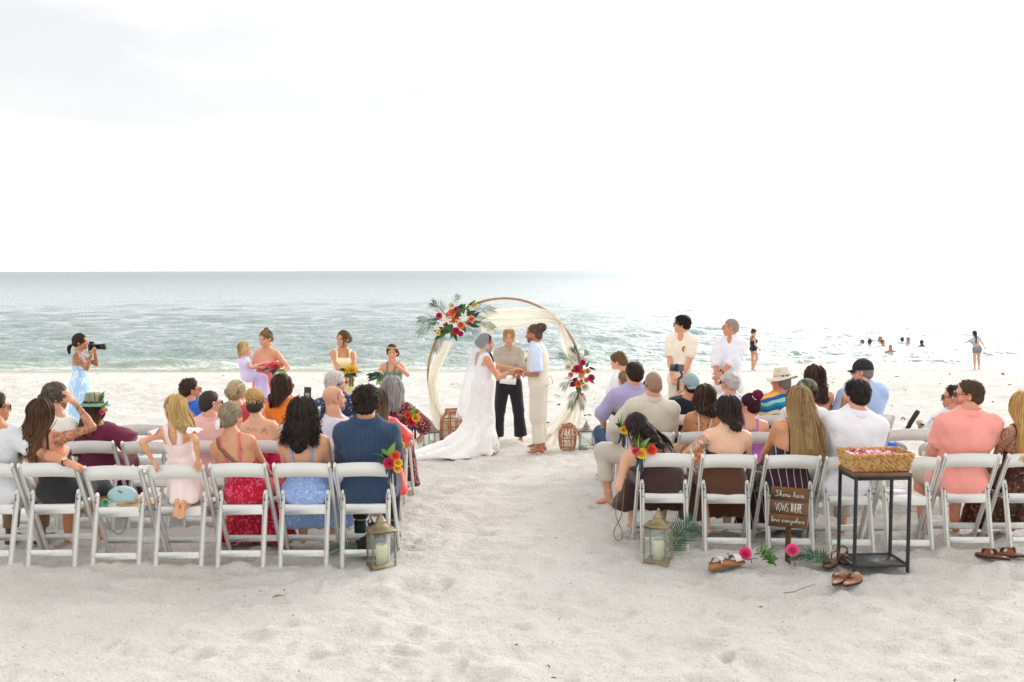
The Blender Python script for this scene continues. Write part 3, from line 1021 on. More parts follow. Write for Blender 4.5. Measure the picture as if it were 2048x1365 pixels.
    info = dict(root=root, P=P, N=N, U=U, X=X, F=F, L=L, s=s, hs=hs, HM=HM, hcen=hcen, S=S, el=el, wr=wr, kn=kn, an=an, shj=shj, hands=hands, tp=tp, footM=footM, Rw=Rw, loc=loc)
    for tz in tattoo:
        kind = tz[0]
        if kind in ('armR', 'armL'):
            sx = 1 if kind[-1] == 'R' else -1
            pts = [shj[sx], el[sx], wr[sx]]
            a0, a1 = tz[1], tz[2]          # along 0..2
            best = np.full(len(V), 9.0)
            for i in (0, 1):
                a_, b_ = np.array(pts[i]), np.array(pts[i + 1]); d_ = b_ - a_
                t_ = np.clip((V - a_) @ d_ / d_.dot(d_), 0, 1)
                dd = np.linalg.norm(V - a_ - t_[:, None] * d_, axis=1)
                ok = (dd < .075 * s) & (t_ + i >= a0) & (t_ + i <= a1) & (np.arange(len(V)) < hoff)
                tat[ok] = tz[3] if len(tz) > 3 else 1.0
        else:                              # ('back', x, u, radius)
            c_ = S.project(np.array([tp(tz[1], -.16, tz[2])]))[0]
            d_ = np.linalg.norm((V - c_) * np.array((1, .6, tz[4] if len(tz) > 4 else 1)), axis=1)
            tat[(d_ < tz[3]) & (np.arange(len(V)) < hoff)] = 1.0
    stb = np.zeros(len(V))
    if stubble:
        hz, hy = hv[:, 2], hv[:, 1]
        m_ = np.clip((-.03 - hz) / .02, 0, 1) * np.clip((hy + .0) / .03, 0, 1) * (hz > -.125)
        stb[hoff:hoff + len(hv)] = m_ * stubble
    me = npmesh('body', V, Q)
    fattr(me, 'tattoo', tat); fattr(me, 'stubble', stb)
    body = link('body', me, skin(sk), root)
    if face: face_parts(root, HM, simple_c("brow_" + brow, brow, .7), f, eyes, lip)
    # clothing -------------------------------------------------------------
    def garment(name, m, groups, infl, cuts=(), extra_prims=(), wr_amp=.006, wr_f=9, h=None, fold=None, subs=()):
        G = Sdf(lo - .12, hi + .12, h or voxel)
        put(G, groups, infl)
        for p in extra_prims: G.cone(p[0], p[1], p[2], p[3], p[4] if len(p) > 4 else .05, flat=len(p) > 5)
        for p in subs: G.ell(*p[:2], M=p[2] if len(p) > 2 else None, k=.0, sub=True)
        for c, nrm in cuts: G.cut(c, nrm)
        V, Q = G.surf()
        if not len(V): return None
        # trim empty margin of the grid is implicit
        nrm = vnormals(V, Q)
        sh_ = V + .05 * np.stack([noise3(V * 5), noise3(V * 5 + 9), noise3(V * 5 + 17)], 1)
        rd = np.stack([sh_[:, 0] * .8 + sh_[:, 2] * .6, sh_[:, 1], sh_[:, 2] * .8 - sh_[:, 0] * .6], 1)
        ridge = .5 - np.abs(noise3(rd * np.array((wr_f * 1.5, wr_f, wr_f * .55)) + 3.1)) - .5 * np.abs(noise3(sh_ * np.array((wr_f * .7, wr_f, wr_f * 1.7)) + 7.7))
        off = (ridge * 1.5 + .55) * wr_amp + noise3(V * wr_f * 2.6) * wr_amp * .3
        if fold is not None: off = off + fold(V)
        V = V + nrm * off[:, None]
        me = npmesh(name, V, Q)
        return link(name, me, m, root)
    info['garment'] = garment; info['put'] = put
    for g in clothes:
        kind, m = g[0], g[1]; o = g[2] if len(g) > 2 else {}
        t = o.get('t', .014)
        nm = o.get('name', {'shirt': 'shirt', 'top': 'top', 'pants': 'trousers', 'dress': 'dress', 'skirt': 'skirt'}.get(kind, kind))
        if kind == 'shirt':
            sl = o.get('sleeve', .7); gr = ['torso']; ex = []
            for sx in (1, -1):
                a_, e_, w_ = np.array(shj[sx]), np.array(el[sx]), np.array(wr[sx])
                dl = dr * lw * s; f1 = o.get('flare', .012)
                if sl > 0:
                    q = a_ + (e_ - a_) * min(sl, 1)
                    ex.append((a_, q, dl + t, .046 * af * s + t + f1 * min(sl, 1), .03, 1))
                if sl > 1:
                    q = e_ + (w_ - e_) * (sl - 1)
                    ex.append((e_, q, .044 * af * s + t + f1, .034 * af * s + t + f1 * .7, .025, 1))
                if o.get('tail', True):
                    h_ = np.array(P) + np.array((sx * hipw * s, 0, -.015 * s)); k_ = np.array(kn[sx])
                    ex.append((h_, h_ + (k_ - h_) * .18, .095 * lw * s + t + .012, .09 * lw * s + t + .012, .04))
            cuts = [(N + U * (.018 * s) , U + F * -.25)]
            hem = o.get('hem', -.16)
            if pose == 'sit': hem = max(hem, -.2)
            cuts.append((P + U * hem * s, -U))
            if o.get('collar', True):
                cuts[0] = (N + U * (.06 * s), U - F * .55)
                ex.append((np.array(N - U * .02 * s), np.array(N + (hcen - N) * .4 + Vector((0, -.015, 0))), (nr + .03) * s, (nr + .014) * s, .02))
            for sx in (1, -1):
                if 0 < sl <= 1:
                    a_, e_ = Vector(shj[sx]), Vector(el[sx])
            vn = [(tp(0, .125 * w, .99), np.array((.054, .085, .095)) * s, np.array(TM))] if o.get('vneck') else ()
            sh = garment(nm, m, gr, t, cuts, ex, o.get('amp', .010), o.get('freq', 10), subs=vn)
            if o.get('buttons'):
                us = np.linspace(.74, .05, 6)
                bp = S.project(np.array([tp(0, .2, u) for u in us]), t + .008)
                line = S.project(np.array([tp(.018, .2, u) for u in np.linspace(.76, -.1, 14)]), t + .006)
                mb_link(MB().tube(line, .0028, 5), 'placket', m, sh)
                for b in bp: mb_link(MB().ell(b, (.006, .006, .006), seg=6, rings=4), 'button', simple_c("button_pearl", 'cfc8bc', .4), sh)
            if o.get('yoke'):
                pts = S.project(np.array([tp(x, -.2, o['yoke']) for x in np.linspace(-.17, .17, 9) * w]), t + .003)
                mb_link(MB().tube(pts, .0035, 5), 'seam', m, sh)
            if o.get('collar', True) and o.get('fold', True):
                a = np.linspace(-2.5, 2.5, 17) - math.pi / 2
                c0 = N + U * .018 * s - F * .0
                ring = []
                for q in a:
                    d = X * math.cos(q) + F * math.sin(q)
                    rr = (nr + .021) * s
                    ring.append((c0 + d * rr + U * (.042 * s) - U * max(0, math.sin(q)) * .03 * s, c0 + d * (rr + .014 * s) - U * (.006 * s) - U * max(0, math.sin(q)) * .045 * s))
                A = np.array([[tuple(r0), tuple(r0.lerp(r1, .5) + (r1 - c0).normalized() * .004), tuple(r1)] for r0, r1 in ring])
                mb_link(MB().grid(A), 'collar', m, sh)
        elif kind == 'top':       # sleeveless, straight across at `top` of the torso length
            tl_ = o.get('tilt', .25)
            garment(nm, m, ['torso'], t, [(P + U * L * o.get('top', .62), U - F * tl_), (P + U * L * o.get('bot', -.2), -U)], (), .004)
        elif kind == 'pants':
            ln = o.get('len', 1.9); gr = ['torso']; ex = []
            for sx in (1, -1):
                h_ = np.array(P) + np.array((sx * hipw * s, 0, -.015 * s)); k_, a_ = np.array(kn[sx]), np.array(an[sx])
                ex.append((h_, h_ + (k_ - h_) * min(ln, 1), .092 * lw * s + t, .06 * lw * s + t + o.get('flare', .006), .03) + ((1,) if ln <= 1 else ()))
                if ln > 1:
                    ex.append((k_, k_ + (a_ - k_) * (ln - 1), .06 * lw * s + t, o.get('cuff', .05) * s + t, .03, 1))
            cuts = [(P + U * (o.get('waist', .12)) * s, U)]
            p = garment(nm, m, gr, t * .45, cuts, ex, .003)
        elif kind in ('dress', 'skirt'):
            ex = []; fl = o.get('w', 1.0); hem = o.get('hem', .12)
            if pose == 'sit':
                for sx in (1, -1):
                    h_ = np.array(P) + np.array((sx * hipw * s, 0, 0)); k_ = np.array(kn[sx])
                    ex.append((h_, k_, .11 * lw * s, .085 * s, .05))
                    k2 = k_ + np.array((0, .02, 0))
                    b_ = np.array((k_[0] * 1.05 + sx * .05 * fl, (k_[1] + an[sx][1]) / 2 - .02, hem))
                    if hem < k_[2]: ex.append((k2, b_, .08 * s, .095 * fl, .06))
                mid = (np.array(kn[1]) + np.array(kn[-1])) / 2
                ex.append((np.array(P), mid, .1 * s, .08 * s, .06))
                if hem < mid[2]: ex.append((mid, np.array((mid[0], mid[1] - .0, hem)), .08 * s, .11 * fl, .07))
                cuts = [((0, 0, hem - .01), (0, 0, -1))]
            else:
                hh = o.get('hem', .1)
                Pz = np.array(P)
                for sx in (1, -1):
                    b_ = np.array((an[sx][0] * (1 + .6 * (fl - 1)) + sx * .05 * fl, an[sx][1], hh))
                    ex.append((Pz + np.array((sx * .06 * s, 0, -.02)), b_, .125 * s * w, .10 * fl, .06))
                ex.append((Pz, np.array((0, 0, hh)), .12 * s * w, .15 * fl, .08))
                cuts = [((0, 0, hh - .005), (0, 0, -1))]
            fd = o.get('foldamp', .010)
            def fold(V, P=P, fd=fd):
                z = np.clip((P.z - V[:, 2]) / .5, 0, 1)
                a = np.arctan2(V[:, 0] - P.x, V[:, 1] - P.y - .2)
                return fd * z * (np.sin(V[:, 0] * 62 + 3 * noise3(V * 3)) * .6 + np.sin(a * 17 + 2 * noise3(V * 4)) * .4)
            tilt = o.get('tilt', .25)
            if kind == 'dress':
                cuts.append((P + U * L * o.get('top', .6), U - F * tilt + X * o.get('skew', 0)))
                gr = ['torso']
            else:
                cuts.append((P + U * o.get('waist', .14) * s, U)); gr = ['torso']
            t2 = t if kind == 'dress' else t + .006
            d = garment(nm, m, gr, t2, cuts, ex, o.get('amp', .005), 8, fold=fold)
            if o.get('belt'):
                pass
        if o.get('straps'):
            wdt, xs, tp_, bt = o['straps'][:4]
            par = root
            for sx in (o.get('sides') or (1, -1)):
                guess = [tp(sx * xs * .8, -.18, bt), tp(sx * xs * .95, -.16, (bt + .9) / 2), tp(sx * xs, -.1, .9), tp(sx * xs, -.02, 1.0), tp(sx * xs, .1, .92), tp(sx * xs * .85, .16, tp_)]
                k = np.linspace(0, 1, len(guess)); tt = np.linspace(0, 1, 19)
                g_ = np.array(guess); pts = np.stack([np.interp(tt, k, g_[:, a]) for a in range(3)], 1)
                pts = S.project(pts, .004)
                mbb = MB(); n_ = len(pts)
                T_ = np.gradient(pts, axis=0); T_ /= np.linalg.norm(T_, axis=1)[:, None]
                grad = pts - np.array(P + U * L * .6); grad -= T_ * (grad * T_).sum(1)[:, None]; grad /= np.linalg.norm(grad, axis=1)[:, None]
                B_ = np.cross(T_, grad)
                ring = np.stack([pts - B_ * wdt, pts - B_ * wdt + grad * .004, pts + B_ * wdt + grad * .004, pts + B_ * wdt], 1)
                mbb.grid(ring); mb_link(mbb, 'strap', o.get('strapm', m), root)
    if shoes:
        for sx in (1, -1):
            fv, fq = _FOOT[True]
            V = fv * np.array((1.12, 1.06, 1.05)); V = V[:]
            link('shoe', npmesh('shoe', xf(V, footM[sx]), fq if sx > 0 else fq[:, ::-1]), shoes, root)
    if hairf:
        hb = HairB(); hairf(hb); hb.build(hairm, root, HM)
    if extra: extra(info)
    PEOPLE.append(info)
    return info
# ------------------------------------------------------------------ flowers and leaves (shared meshes)
def _rose_mesh():
    mb = MB(); r2 = np.random.default_rng(3); lay = []
    for layer, (n, rad, hgt, opn) in enumerate(((3, .22, .62, .05), (4, .40, .62, .22), (5, .62, .52, .5), (6, .86, .40, .8))):
        for k in range(n):
            a0 = 2 * math.pi * k / n + layer * .7; wd = 2 * math.pi / n * .72
            A = np.zeros((4, 5, 3))
            for i, v in enumerate(np.linspace(0, 1, 4)):
                for j, u in enumerate(np.linspace(-1, 1, 5)):
                    a = a0 + u * wd * (.55 + .45 * v)
                    rr = rad * (.25 + .75 * v ** .7) + .14 * opn * v * v * (1 - .5 * u * u) + .02 * r2.normal()
                    z = -.45 + (hgt + .45) * v - .18 * u * u * v - opn * .22 * max(0, v - .7) / .3
                    A[i, j] = (rr * math.cos(a), rr * math.sin(a), z)
            mb.grid(A)
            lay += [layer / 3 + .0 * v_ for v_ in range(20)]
    mb.ell((0, 0, -.2), (.3, .3, .4), seg=8, rings=5)
    me = mb.mesh('rose'); V = np.concatenate(mb.V)
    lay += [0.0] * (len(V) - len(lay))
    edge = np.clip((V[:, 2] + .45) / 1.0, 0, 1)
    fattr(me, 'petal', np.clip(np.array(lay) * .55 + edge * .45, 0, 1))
    return me
ROSE_ME = _rose_mesh()
def _leaf_mesh():
    A = np.zeros((7, 3, 3))
    for i, t in enumerate(np.linspace(0, 1, 7)):
        w = .21 * math.sin(math.pi * min(1, t * .97 + .03) ** .8)
        for j, u in enumerate((-1, 0, 1)):
            A[i, j] = (u * w, t, .10 * abs(u) * w * 3 + .16 * t * (1 - t) * 1.2 - .12 * t * t)
    return MB().grid(A).mesh('leaf')
LEAF_ME = _leaf_mesh()
def leafmat(name, hexc, rough=.45):
    t = NT(name); c = lin(hexc)
    t.col(t.ramp(t.noise(3, 3), [(.3, tuple(v * .75 for v in c[:3])), (.7, tuple(min(1, v * 1.25) for v in c[:3]))]))
    t.set(Roughness=rough); t.p.inputs['Specular IOR Level'].default_value = .3
    return t.m
LEAF_M = [leafmat("leaf_green", '3f6b33'), leafmat("leaf_dark", '2a4a2e'), leafmat("leaf_light", '6f9a48'), leafmat("leaf_blue", '47595a')]
_pm = {}
def petal(hexc):
    if hexc not in _pm:
        t = NT("petal_" + hexc); c = lin(hexc)
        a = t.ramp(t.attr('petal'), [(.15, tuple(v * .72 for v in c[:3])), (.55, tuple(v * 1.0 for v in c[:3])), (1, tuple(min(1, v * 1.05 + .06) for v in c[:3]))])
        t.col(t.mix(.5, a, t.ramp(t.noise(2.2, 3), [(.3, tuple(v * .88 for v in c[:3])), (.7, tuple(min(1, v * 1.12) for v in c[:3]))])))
        t.set(Roughness=.55); t.p.inputs['Sheen Weight'].default_value = .2
        _pm[hexc] = t.m
    return _pm[hexc]
def put(name, me, m, parent, M):
    o = link(name, me, m, parent); o.matrix_local = M; return o
def dirM(p, d, roll=0.0, sc=1.0, axis='Z'):
    d = Vector(d).normalized()
    q = d.to_track_quat(axis, 'Y' if axis != 'Y' else 'Z')
    return Matrix.Translation(p) @ q.to_matrix().to_4x4() @ Matrix.Rotation(roll, 4, axis) @ Matrix.Scale(sc, 4)

def frond_joined(pts, ll, nl=26, wdt=.012, droop=.25, fan=1.0, seed=0):
    """palm frond: midrib tube with its leaflets in one mesh"""
    r2 = np.random.default_rng(seed)
    P = np.array([tuple(p) for p in pts], float); k = np.linspace(0, 1, len(P))
    f = lambda t: np.array([np.interp(t, k, P[:, a]) for a in range(3)])
    mb = MB().tube([f(t) for t in np.linspace(0, 1, 9)], np.linspace(.006, .002, 9), 5)
    lf = MB()
    for i in range(nl):
        t = .12 + .88 * i / (nl - 1)
        p = f(t); d = f(min(1, t + .03)) - f(t - .03); d /= np.linalg.norm(d)
        up = np.array((0, -1, .25)); sd = np.cross(d, up); sd /= np.linalg.norm(sd)
        L = ll * (.55 + .45 * math.sin(math.pi * min(1, t * .85 + .15))) * r2.uniform(.85, 1.1)
        for s in (1, -1):
            v = d * (.55 + .5 * t) + sd * s * (1.05 - .5 * t) * fan; v /= np.linalg.norm(v)
            q = np.array([p, p + v * L * .5 + up * .01, p + v * L + np.array((0, 0, -droop * L))])
            tt = np.cross(v, up); tt /= np.linalg.norm(tt)
            w = wdt * r2.uniform(.8, 1.2)
            A = np.stack([[q[0] - tt * w * .2, q[0] + tt * w * .2], [q[1] - tt * w * .5, q[1] + tt * w * .5], [q[2] - tt * w * .05, q[2] + tt * w * .05]])
            lf.grid(A)
    return mb, lf
# ------------------------------------------------------------------ beach
def build_beach():
    u = np.concatenate([[-4, -2.6, -1.7, -1.2, -.95], np.linspace(-.8, .8, 360), [.95, 1.2, 1.7, 2.6, 4]])
    inv = np.linspace(1 / (5.2 + 1.5), 1 / (46 + 1.5), 370)
    yy = np.concatenate([np.linspace(-14, 5.0, 60), 1 / inv - 1.5, [52, 60, 75, 100]])
    Y, Uu = np.meshgrid(yy, u, indexing='ij')
    X = Uu * (np.maximum(Y, 3.4) + 1.2)
    Z = zg(Y).copy()
    dry = np.clip((34.5 - Y) / 5, 0, 1)
    n = noise2(X / 1.7, Y / 1.9, 1) * .016 + noise2(X / .62 + 5, Y / .4, 2) * .016 + noise2(X / .29, Y / .20 + 9, 3) * .019
    n = n + noise2(X / .13, Y / .09, 4) * .012 + np.abs(noise2(X / .36 + 3, Y / .24, 6)) * -.022
    far = np.clip((Y - 14) / 10, 0, 1)
    n = n * (1.3 + 1.5 * far)
    # footprints and scuffs: shallow dents with a raised lip
    r2 = np.random.default_rng(11)
    N = 2600
    fx = r2.uniform(-6.5, 6.5, N); fy = 3.6 + 12.5 * r2.random(N) ** .8
    fa = r2.normal(0, .5, N); fl = r2.uniform(.06, .15, N); fw = r2.uniform(.035, .08, N); fd = r2.uniform(.008, .024, N)
    for i in range(N):
        j = np.searchsorted(yy, [fy[i] - .4, fy[i] + .4])
        ux = (fx[i] + np.array([-.4, .4])) / (max(fy[i], 3.4) + 1.2)
        k = np.searchsorted(u, ux) + np.array([-1, 1])
        sl = (slice(max(j[0], 0), j[1]), slice(max(k[0], 0), k[1]))
        dx, dy = X[sl] - fx[i], Y[sl] - fy[i]
        c, s = math.cos(fa[i]), math.sin(fa[i])
        a, b = (dx * c + dy * s) / fw[i], (-dx * s + dy * c) / fl[i]
        q = a * a + b * b
        n[sl] += fd[i] * (-np.exp(-q * 1.1) + .55 * np.exp(-((np.sqrt(q) - 1.5) ** 2) * 3.5))
    # mound the officiant stands behind
    m = on_ground(1022, 893)
    n += .07 * np.exp(-((X - m.x) / .30) ** 2 - ((Y - m.y) / .14) ** 2)
    calm = np.ones_like(n)
    Z = Z + n * np.clip(dry, .12, 1) * calm
    ny, nx = X.shape
    V = np.stack([X, Y, Z], -1).reshape(-1, 3)
    i = np.arange(ny - 1)[:, None] * nx + np.arange(nx - 1)[None]
    Q = np.stack([i, i + 1, i + nx + 1, i + nx], -1).reshape(-1, 4)
    t = NT("sand")
    a = t.noise(1.1, 5, .6); b = t.noise(55, 5, .7)
    base = t.ramp(a, [(.3, lin('d3cec6')), (.7, lin('dfdad3'))])
    base = t.mix(t.ramp(b, [(.30, (1, 1, 1)), (.46, (0, 0, 0))]), base, lin('aaa398'))
    base = t.mix(t.ramp(t.noise(240, 2, .7), [(.66, (0, 0, 0)), (.72, (1, 1, 1))]), base, lin('e4e1dc'))
    # damp strip by the water
    sp = t.n.new("ShaderNodeSeparateXYZ"); t.l.new(t.tc(), sp.inputs[0])
    wy = t.math('ADD', sp.outputs[1], t.math('MULTIPLY', t.noise(.5, 3), 2.2))
    wet = t.n.new("ShaderNodeMapRange"); wet.inputs['From Min'].default_value = 34.3; wet.inputs['From Max'].default_value = 36.8
    t.l.new(wy, wet.inputs['Value'])
    base = t.mix(wet.outputs[0], base, lin('a99c88'))
    t.col(base)
    t.l.new(t.math('SUBTRACT', .92, t.math('MULTIPLY', wet.outputs[0], .45)), t.p.inputs['Roughness'])
    t.p.inputs['Specular IOR Level'].default_value = .2
    h = t.math('ADD', t.math('MULTIPLY', t.noise(9, 5, .62), 1.0), t.math('MULTIPLY', t.noise(130, 3, .7), .22))
    t.bump(h, .9, .06)
    o = link('beach', npmesh('beach', V, Q), t.m)
    tag(o, kind='structure')
    return o
beach = build_beach()

# ------------------------------------------------------------------ sea
def build_sea():
    inv = 1 / 34.3 - (1 / 34.3 - 1 / 5200) * np.linspace(0, 1, 500) ** 1.3
    yy = np.concatenate([1 / inv, [7000, 10000, 16000, 30000]])
    u = np.concatenate([[-3, -1.6, -1.0, -.75], np.linspace(-.58, .58, 370), [.75, 1.0, 1.6, 3]])
    Y, Uu = np.meshgrid(yy, u, indexing='ij')
    X = Uu * Y
    dyy = np.gradient(yy)[:, None] * np.ones_like(X)
    r2 = np.random.default_rng(5)
    Z = np.zeros_like(X)
    for i in range(54):
        lam = .5 * (5.0 / .5) ** r2.random()
        th = r2.normal(0, .55) + (math.pi if r2.random() < .1 else 0) + .12
        k = 2 * math.pi / lam
        ph = r2.random() * 6.28
        amp = .0145 * lam ** .40
        gust = .6 + .8 * np.clip(noise2(X / (lam * 5) + i, Y / (lam * 5) + i * 3, 20 + i), -.6, 1)
        a = amp * gust * np.clip(1.5 - 4.5 * dyy / lam, 0, 1)
        q = np.sin(k * (X * math.sin(th) - Y * math.cos(th)) + ph)
        Z += a * (np.exp(q * .8) - 1.15)
    sh = np.clip((Y - 34.5) / 6, .12, 1)
    Z *= sh
    # low swash waves running along the shore
    def crest(y0, x0, x1, h, wd, seed):
        nonlocal Z
        yc = y0 + .5 * noise2(X / 3.5, X * 0 + seed, seed) + .25 * noise2(X / 1.1, X * 0 + 2, seed)
        env = np.clip((X - x0) / 2.5, 0, 1) * np.clip((x1 - X) / 2.5, 0, 1) * (.55 + .45 * noise2(X / 1.7, X * 0, seed + 3))
        d = (Y - yc) / wd
        Z += h * env * np.exp(-np.where(d > 0, d / 2.0, d * 1.5) ** 2)
    crest(37.6, -24, -8.5, .34, .55, 31)
    crest(38.6, -14, -4.0, .30, .6, 32)
    crest(39.0, -7.5, 1.0, .20, .6, 33)
    crest(38.4, 7.0, 24, .22, .55, 34)
    crest(43, -26, -10, .20, .9, 35); crest(46, -6, 6, .20, 1.0, 36); crest(42.5, 9, 26, .15, .8, 37)
    crest(52, -20, 8, .16, 1.2, 38); crest(60, -30, 20, .16, 1.5, 39)
    # foam where the water thins out on the sand, and below the crests
    depth = SEA_Z + Z - zg(Y)
    edge = 36.3 + .45 * noise2(X / 2.1, X * 0, 51) + .2 * noise2(X / .7, X * 0, 52)
    foam = np.exp(-((Y - edge - .35) / .42) ** 2) * (.75 + .4 * noise2(X / .55, Y / .3, 53))
    for (y0, x0, x1, sd) in ((37.2, -24, -9, 31), (38.1, -14, -4.5, 32), (38.55, -7, 1, 33), (38.0, 7.5, 24, 34)):
        yc = y0 + .5 * noise2(X / 3.5, X * 0 + sd, sd) + .25 * noise2(X / 1.1, X * 0 + 2, sd)
        env = np.clip((X - x0) / 2, 0, 1) * np.clip((x1 - X) / 2, 0, 1)
        foam = np.maximum(foam, env * np.exp(-((Y - yc + .25) / .33) ** 2) * (.6 + .7 * noise2(X / .5, Y / .25, sd + 9)))
    foam = np.clip(foam, 0, 1)
    V = np.stack([X, Y, SEA_Z + Z], -1).reshape(-1, 3)
    ny, nx = X.shape
    i = np.arange(ny - 1)[:, None] * nx + np.arange(nx - 1)[None]
    Q = np.stack([i, i + 1, i + nx + 1, i + nx], -1).reshape(-1, 4)
    me = npmesh('sea', V, Q)
    fattr(me, 'foam', foam.ravel())
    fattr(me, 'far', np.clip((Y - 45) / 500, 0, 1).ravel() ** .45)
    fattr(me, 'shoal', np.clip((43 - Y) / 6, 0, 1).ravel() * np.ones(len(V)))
    t = NT("sea_water")
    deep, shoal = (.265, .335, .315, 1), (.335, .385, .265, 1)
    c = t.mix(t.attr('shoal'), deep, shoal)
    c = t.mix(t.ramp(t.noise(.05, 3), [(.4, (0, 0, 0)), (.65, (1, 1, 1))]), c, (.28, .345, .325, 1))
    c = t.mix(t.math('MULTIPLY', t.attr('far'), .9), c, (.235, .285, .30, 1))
    fo = t.math('MULTIPLY', t.attr('foam'), t.ramp(t.noise(5.5, 5, .7, t.tc((1, 1.8, 1))), [(.36, (0, 0, 0)), (.56, (1, 1, 1))]))
    c = t.mix(fo, c, (.82, .85, .85, 1))
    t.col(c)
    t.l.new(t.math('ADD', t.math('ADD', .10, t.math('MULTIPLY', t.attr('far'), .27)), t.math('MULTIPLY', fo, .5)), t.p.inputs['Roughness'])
    t.p.inputs['IOR'].default_value = 1.333
    h = None
    for sc_, am in ((5.0, .07), (1.6, .20), (.4, .34), (.08, .7)):
        q = t.math('MULTIPLY', t.noise(sc_, 4, .6, t.tc((.85, 1.15, 1))), am)
        h = q if h is None else t.math('ADD', h, q)
    t.bump(h, 1.0, 1.0)
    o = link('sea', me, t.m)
    tag(o, kind='structure')
build_sea()

# ------------------------------------------------------------------ chairs
def _resin():
    t = NT("white_resin")
    sp = t.n.new("ShaderNodeSeparateXYZ"); t.l.new(t.tc(), sp.inputs[0])
    geo = t.n.new("ShaderNodeObjectInfo")
    v3 = t.n.new("ShaderNodeVectorMath"); v3.operation = 'ADD'; t.l.new(t.tc(), v3.inputs[0])
    cmb = t.n.new("ShaderNodeCombineXYZ"); t.l.new(t.math('MULTIPLY', geo.outputs['Random'], 40), cmb.inputs[0]); t.l.new(cmb.outputs[0], v3.inputs[1])
    base = t.ramp(t.noise(5, 4, .6, v3.outputs[0]), [(.3, lin('dfdfda')), (.7, lin('e9e8e4'))])
    low = t.n.new("ShaderNodeMapRange"); low.inputs['From Min'].default_value = .30; low.inputs['From Max'].default_value = 0.0
    t.l.new(sp.outputs[2], low.inputs['Value'])
    dust = t.math('MULTIPLY', low.outputs[0], t.ramp(t.noise(28, 4, .65, v3.outputs[0]), [(.45, (0, 0, 0)), (.66, (.42, .42, .42))]))
    base = t.mix(dust, base, lin('b9ae9f'))
    scuff = t.ramp(t.noise(60, 2, .7, v3.outputs[0], distortion=1.5), [(.73, (0, 0, 0)), (.78, (.35, .35, .35))])
    t.col(t.mix(scuff, base, lin('a9a8a2')))
    t.set(Roughness=.42); t.p.inputs['Specular IOR Level'].default_value = .42
    t.bump(t.noise(180, 2), .06, .004)
    return t.m
CHAIR_M = _resin()
BOLT_M = simple("bolt_steel", '6f7274', .35, .05, metallic=.6)
def bar(a, b, wx, wy, bev=.008):
    """square section from a to b"""
    a, b = Vector(a), Vector(b); d = b - a
    M = frame(d, (0, -1, 0.0))      # x: across, y: along, z: towards the back
    mb = MB().box((0, 0, 0), (wx, d.length, wy), None, bev)
    return xf(np.concatenate(mb.V), Matrix.Translation((a + b) / 2) @ M), np.concatenate(mb.Q), np.concatenate(mb.T)

CH_W = .455
def chair_meshes():
    out = []
    hx = CH_W / 2 - .016
    for sx in (-1, 1):
        x = sx * hx
        mb = MB()
        mb.raw(*bar((x, .235, -.03), (x, -.205, .775), .028, .042))
        mb.ell((x, -.208, .780), (.0145, .022, .022))
        out.append(('leg', mb.mesh('chair_front_leg'), None))
        x2 = sx * (hx - .035)
        mb = MB()
        mb.raw(*bar((x2, -.215, -.03), (x2, -.075, .535), .036, .034))
        mb.ell((x2, -.074, .538), (.018, .017, .026))
        out.append(('leg', mb.mesh('chair_rear_leg'), None))
        bo = MB().ell((x2, -.103, .49), (.008, .006, .008), seg=8, rings=5).ell((x2, -.155, .435), (.006, .005, .006), seg=8, rings=5)
        out.append(('bolt', bo.mesh('chair_bolt'), BOLT_M))
    # curved back slat
    x = np.linspace(-hx + .012, hx - .012, 15); q = (x / hx) ** 2
    rows = []
    for (zz, side) in ((.672, 1), (.672, -1), (.79, -1), (.79, 1), (.672, 1)):
        z = zz + .016 * (1 - q) * (1 if zz > .7 else .9)
        y = -.205 + (.775 - z) * .546 - .016 * (1 - q) + (.009 if side > 0 else -.009)
        rows.append(np.stack([x, y, z], 1))
    A = np.stack(rows, 0)
    mb = MB().grid(A)
    out.append(('backrest', mb.mesh('chair_backrest', False), None))
    mb = MB().box((0, .085, .428), (CH_W - .10, .385, .022), None, .01)
    out.append(('seat', mb.mesh('chair_seat', False), None))
    mb = MB().box((0, -.103, .413), (CH_W - .135, .028, .078), None, .006)
    mb.box((0, .285, .412), (CH_W - .10, .03, .05), None, .006)
    for sx in (-1, 1): mb.box((sx * (hx - .065), .09, .408), (.022, .34, .042), None, .005)
    out.append(('seat_frame', mb.mesh('chair_seat_frame', False), None))
    for (y, z, ww) in ((-.190, .088, CH_W - .13), (.165, .118, CH_W - .05)):
        mb = MB().box((0, y, z), (ww, .022, .052), None, .005)
        out.append(('stretcher', mb.mesh('chair_stretcher', False), None))
    return out
_CH = chair_meshes()
CHAIRS = {}
_proto = [None]
def place_chair(key, px, Yc, label, group, rz=0.0, seen=True):
    """px: pixel column of the chair back; Yc: depth of the seat centre"""
    x = at(px, 930, Yc - .2).x
    z = float(zg(Yc)) - random.uniform(.0, .03)
    tilt = (random.uniform(-.012, .012), random.uniform(-.012, .012))
    if _proto[0] is None:
        root = thing('folding_chair', label, 'chair', (x, Yc, z), rz, group)
        for nm, me, mm in _CH: link(nm, me, mm or CHAIR_M, root)
        _proto[0] = root
    else:
        src = _proto[0]
        root = src.copy(); COL.objects.link(root)
        root.location = (x, Yc, z); root.rotation_euler = (0, 0, rz); root['label'] = label; root['group'] = group
        for ch in list(src.children):
            c = ch.copy(); COL.objects.link(c); c.parent = root
    root.rotation_euler = (tilt[0], tilt[1], rz)
    CHAIRS[key] = root
    return x
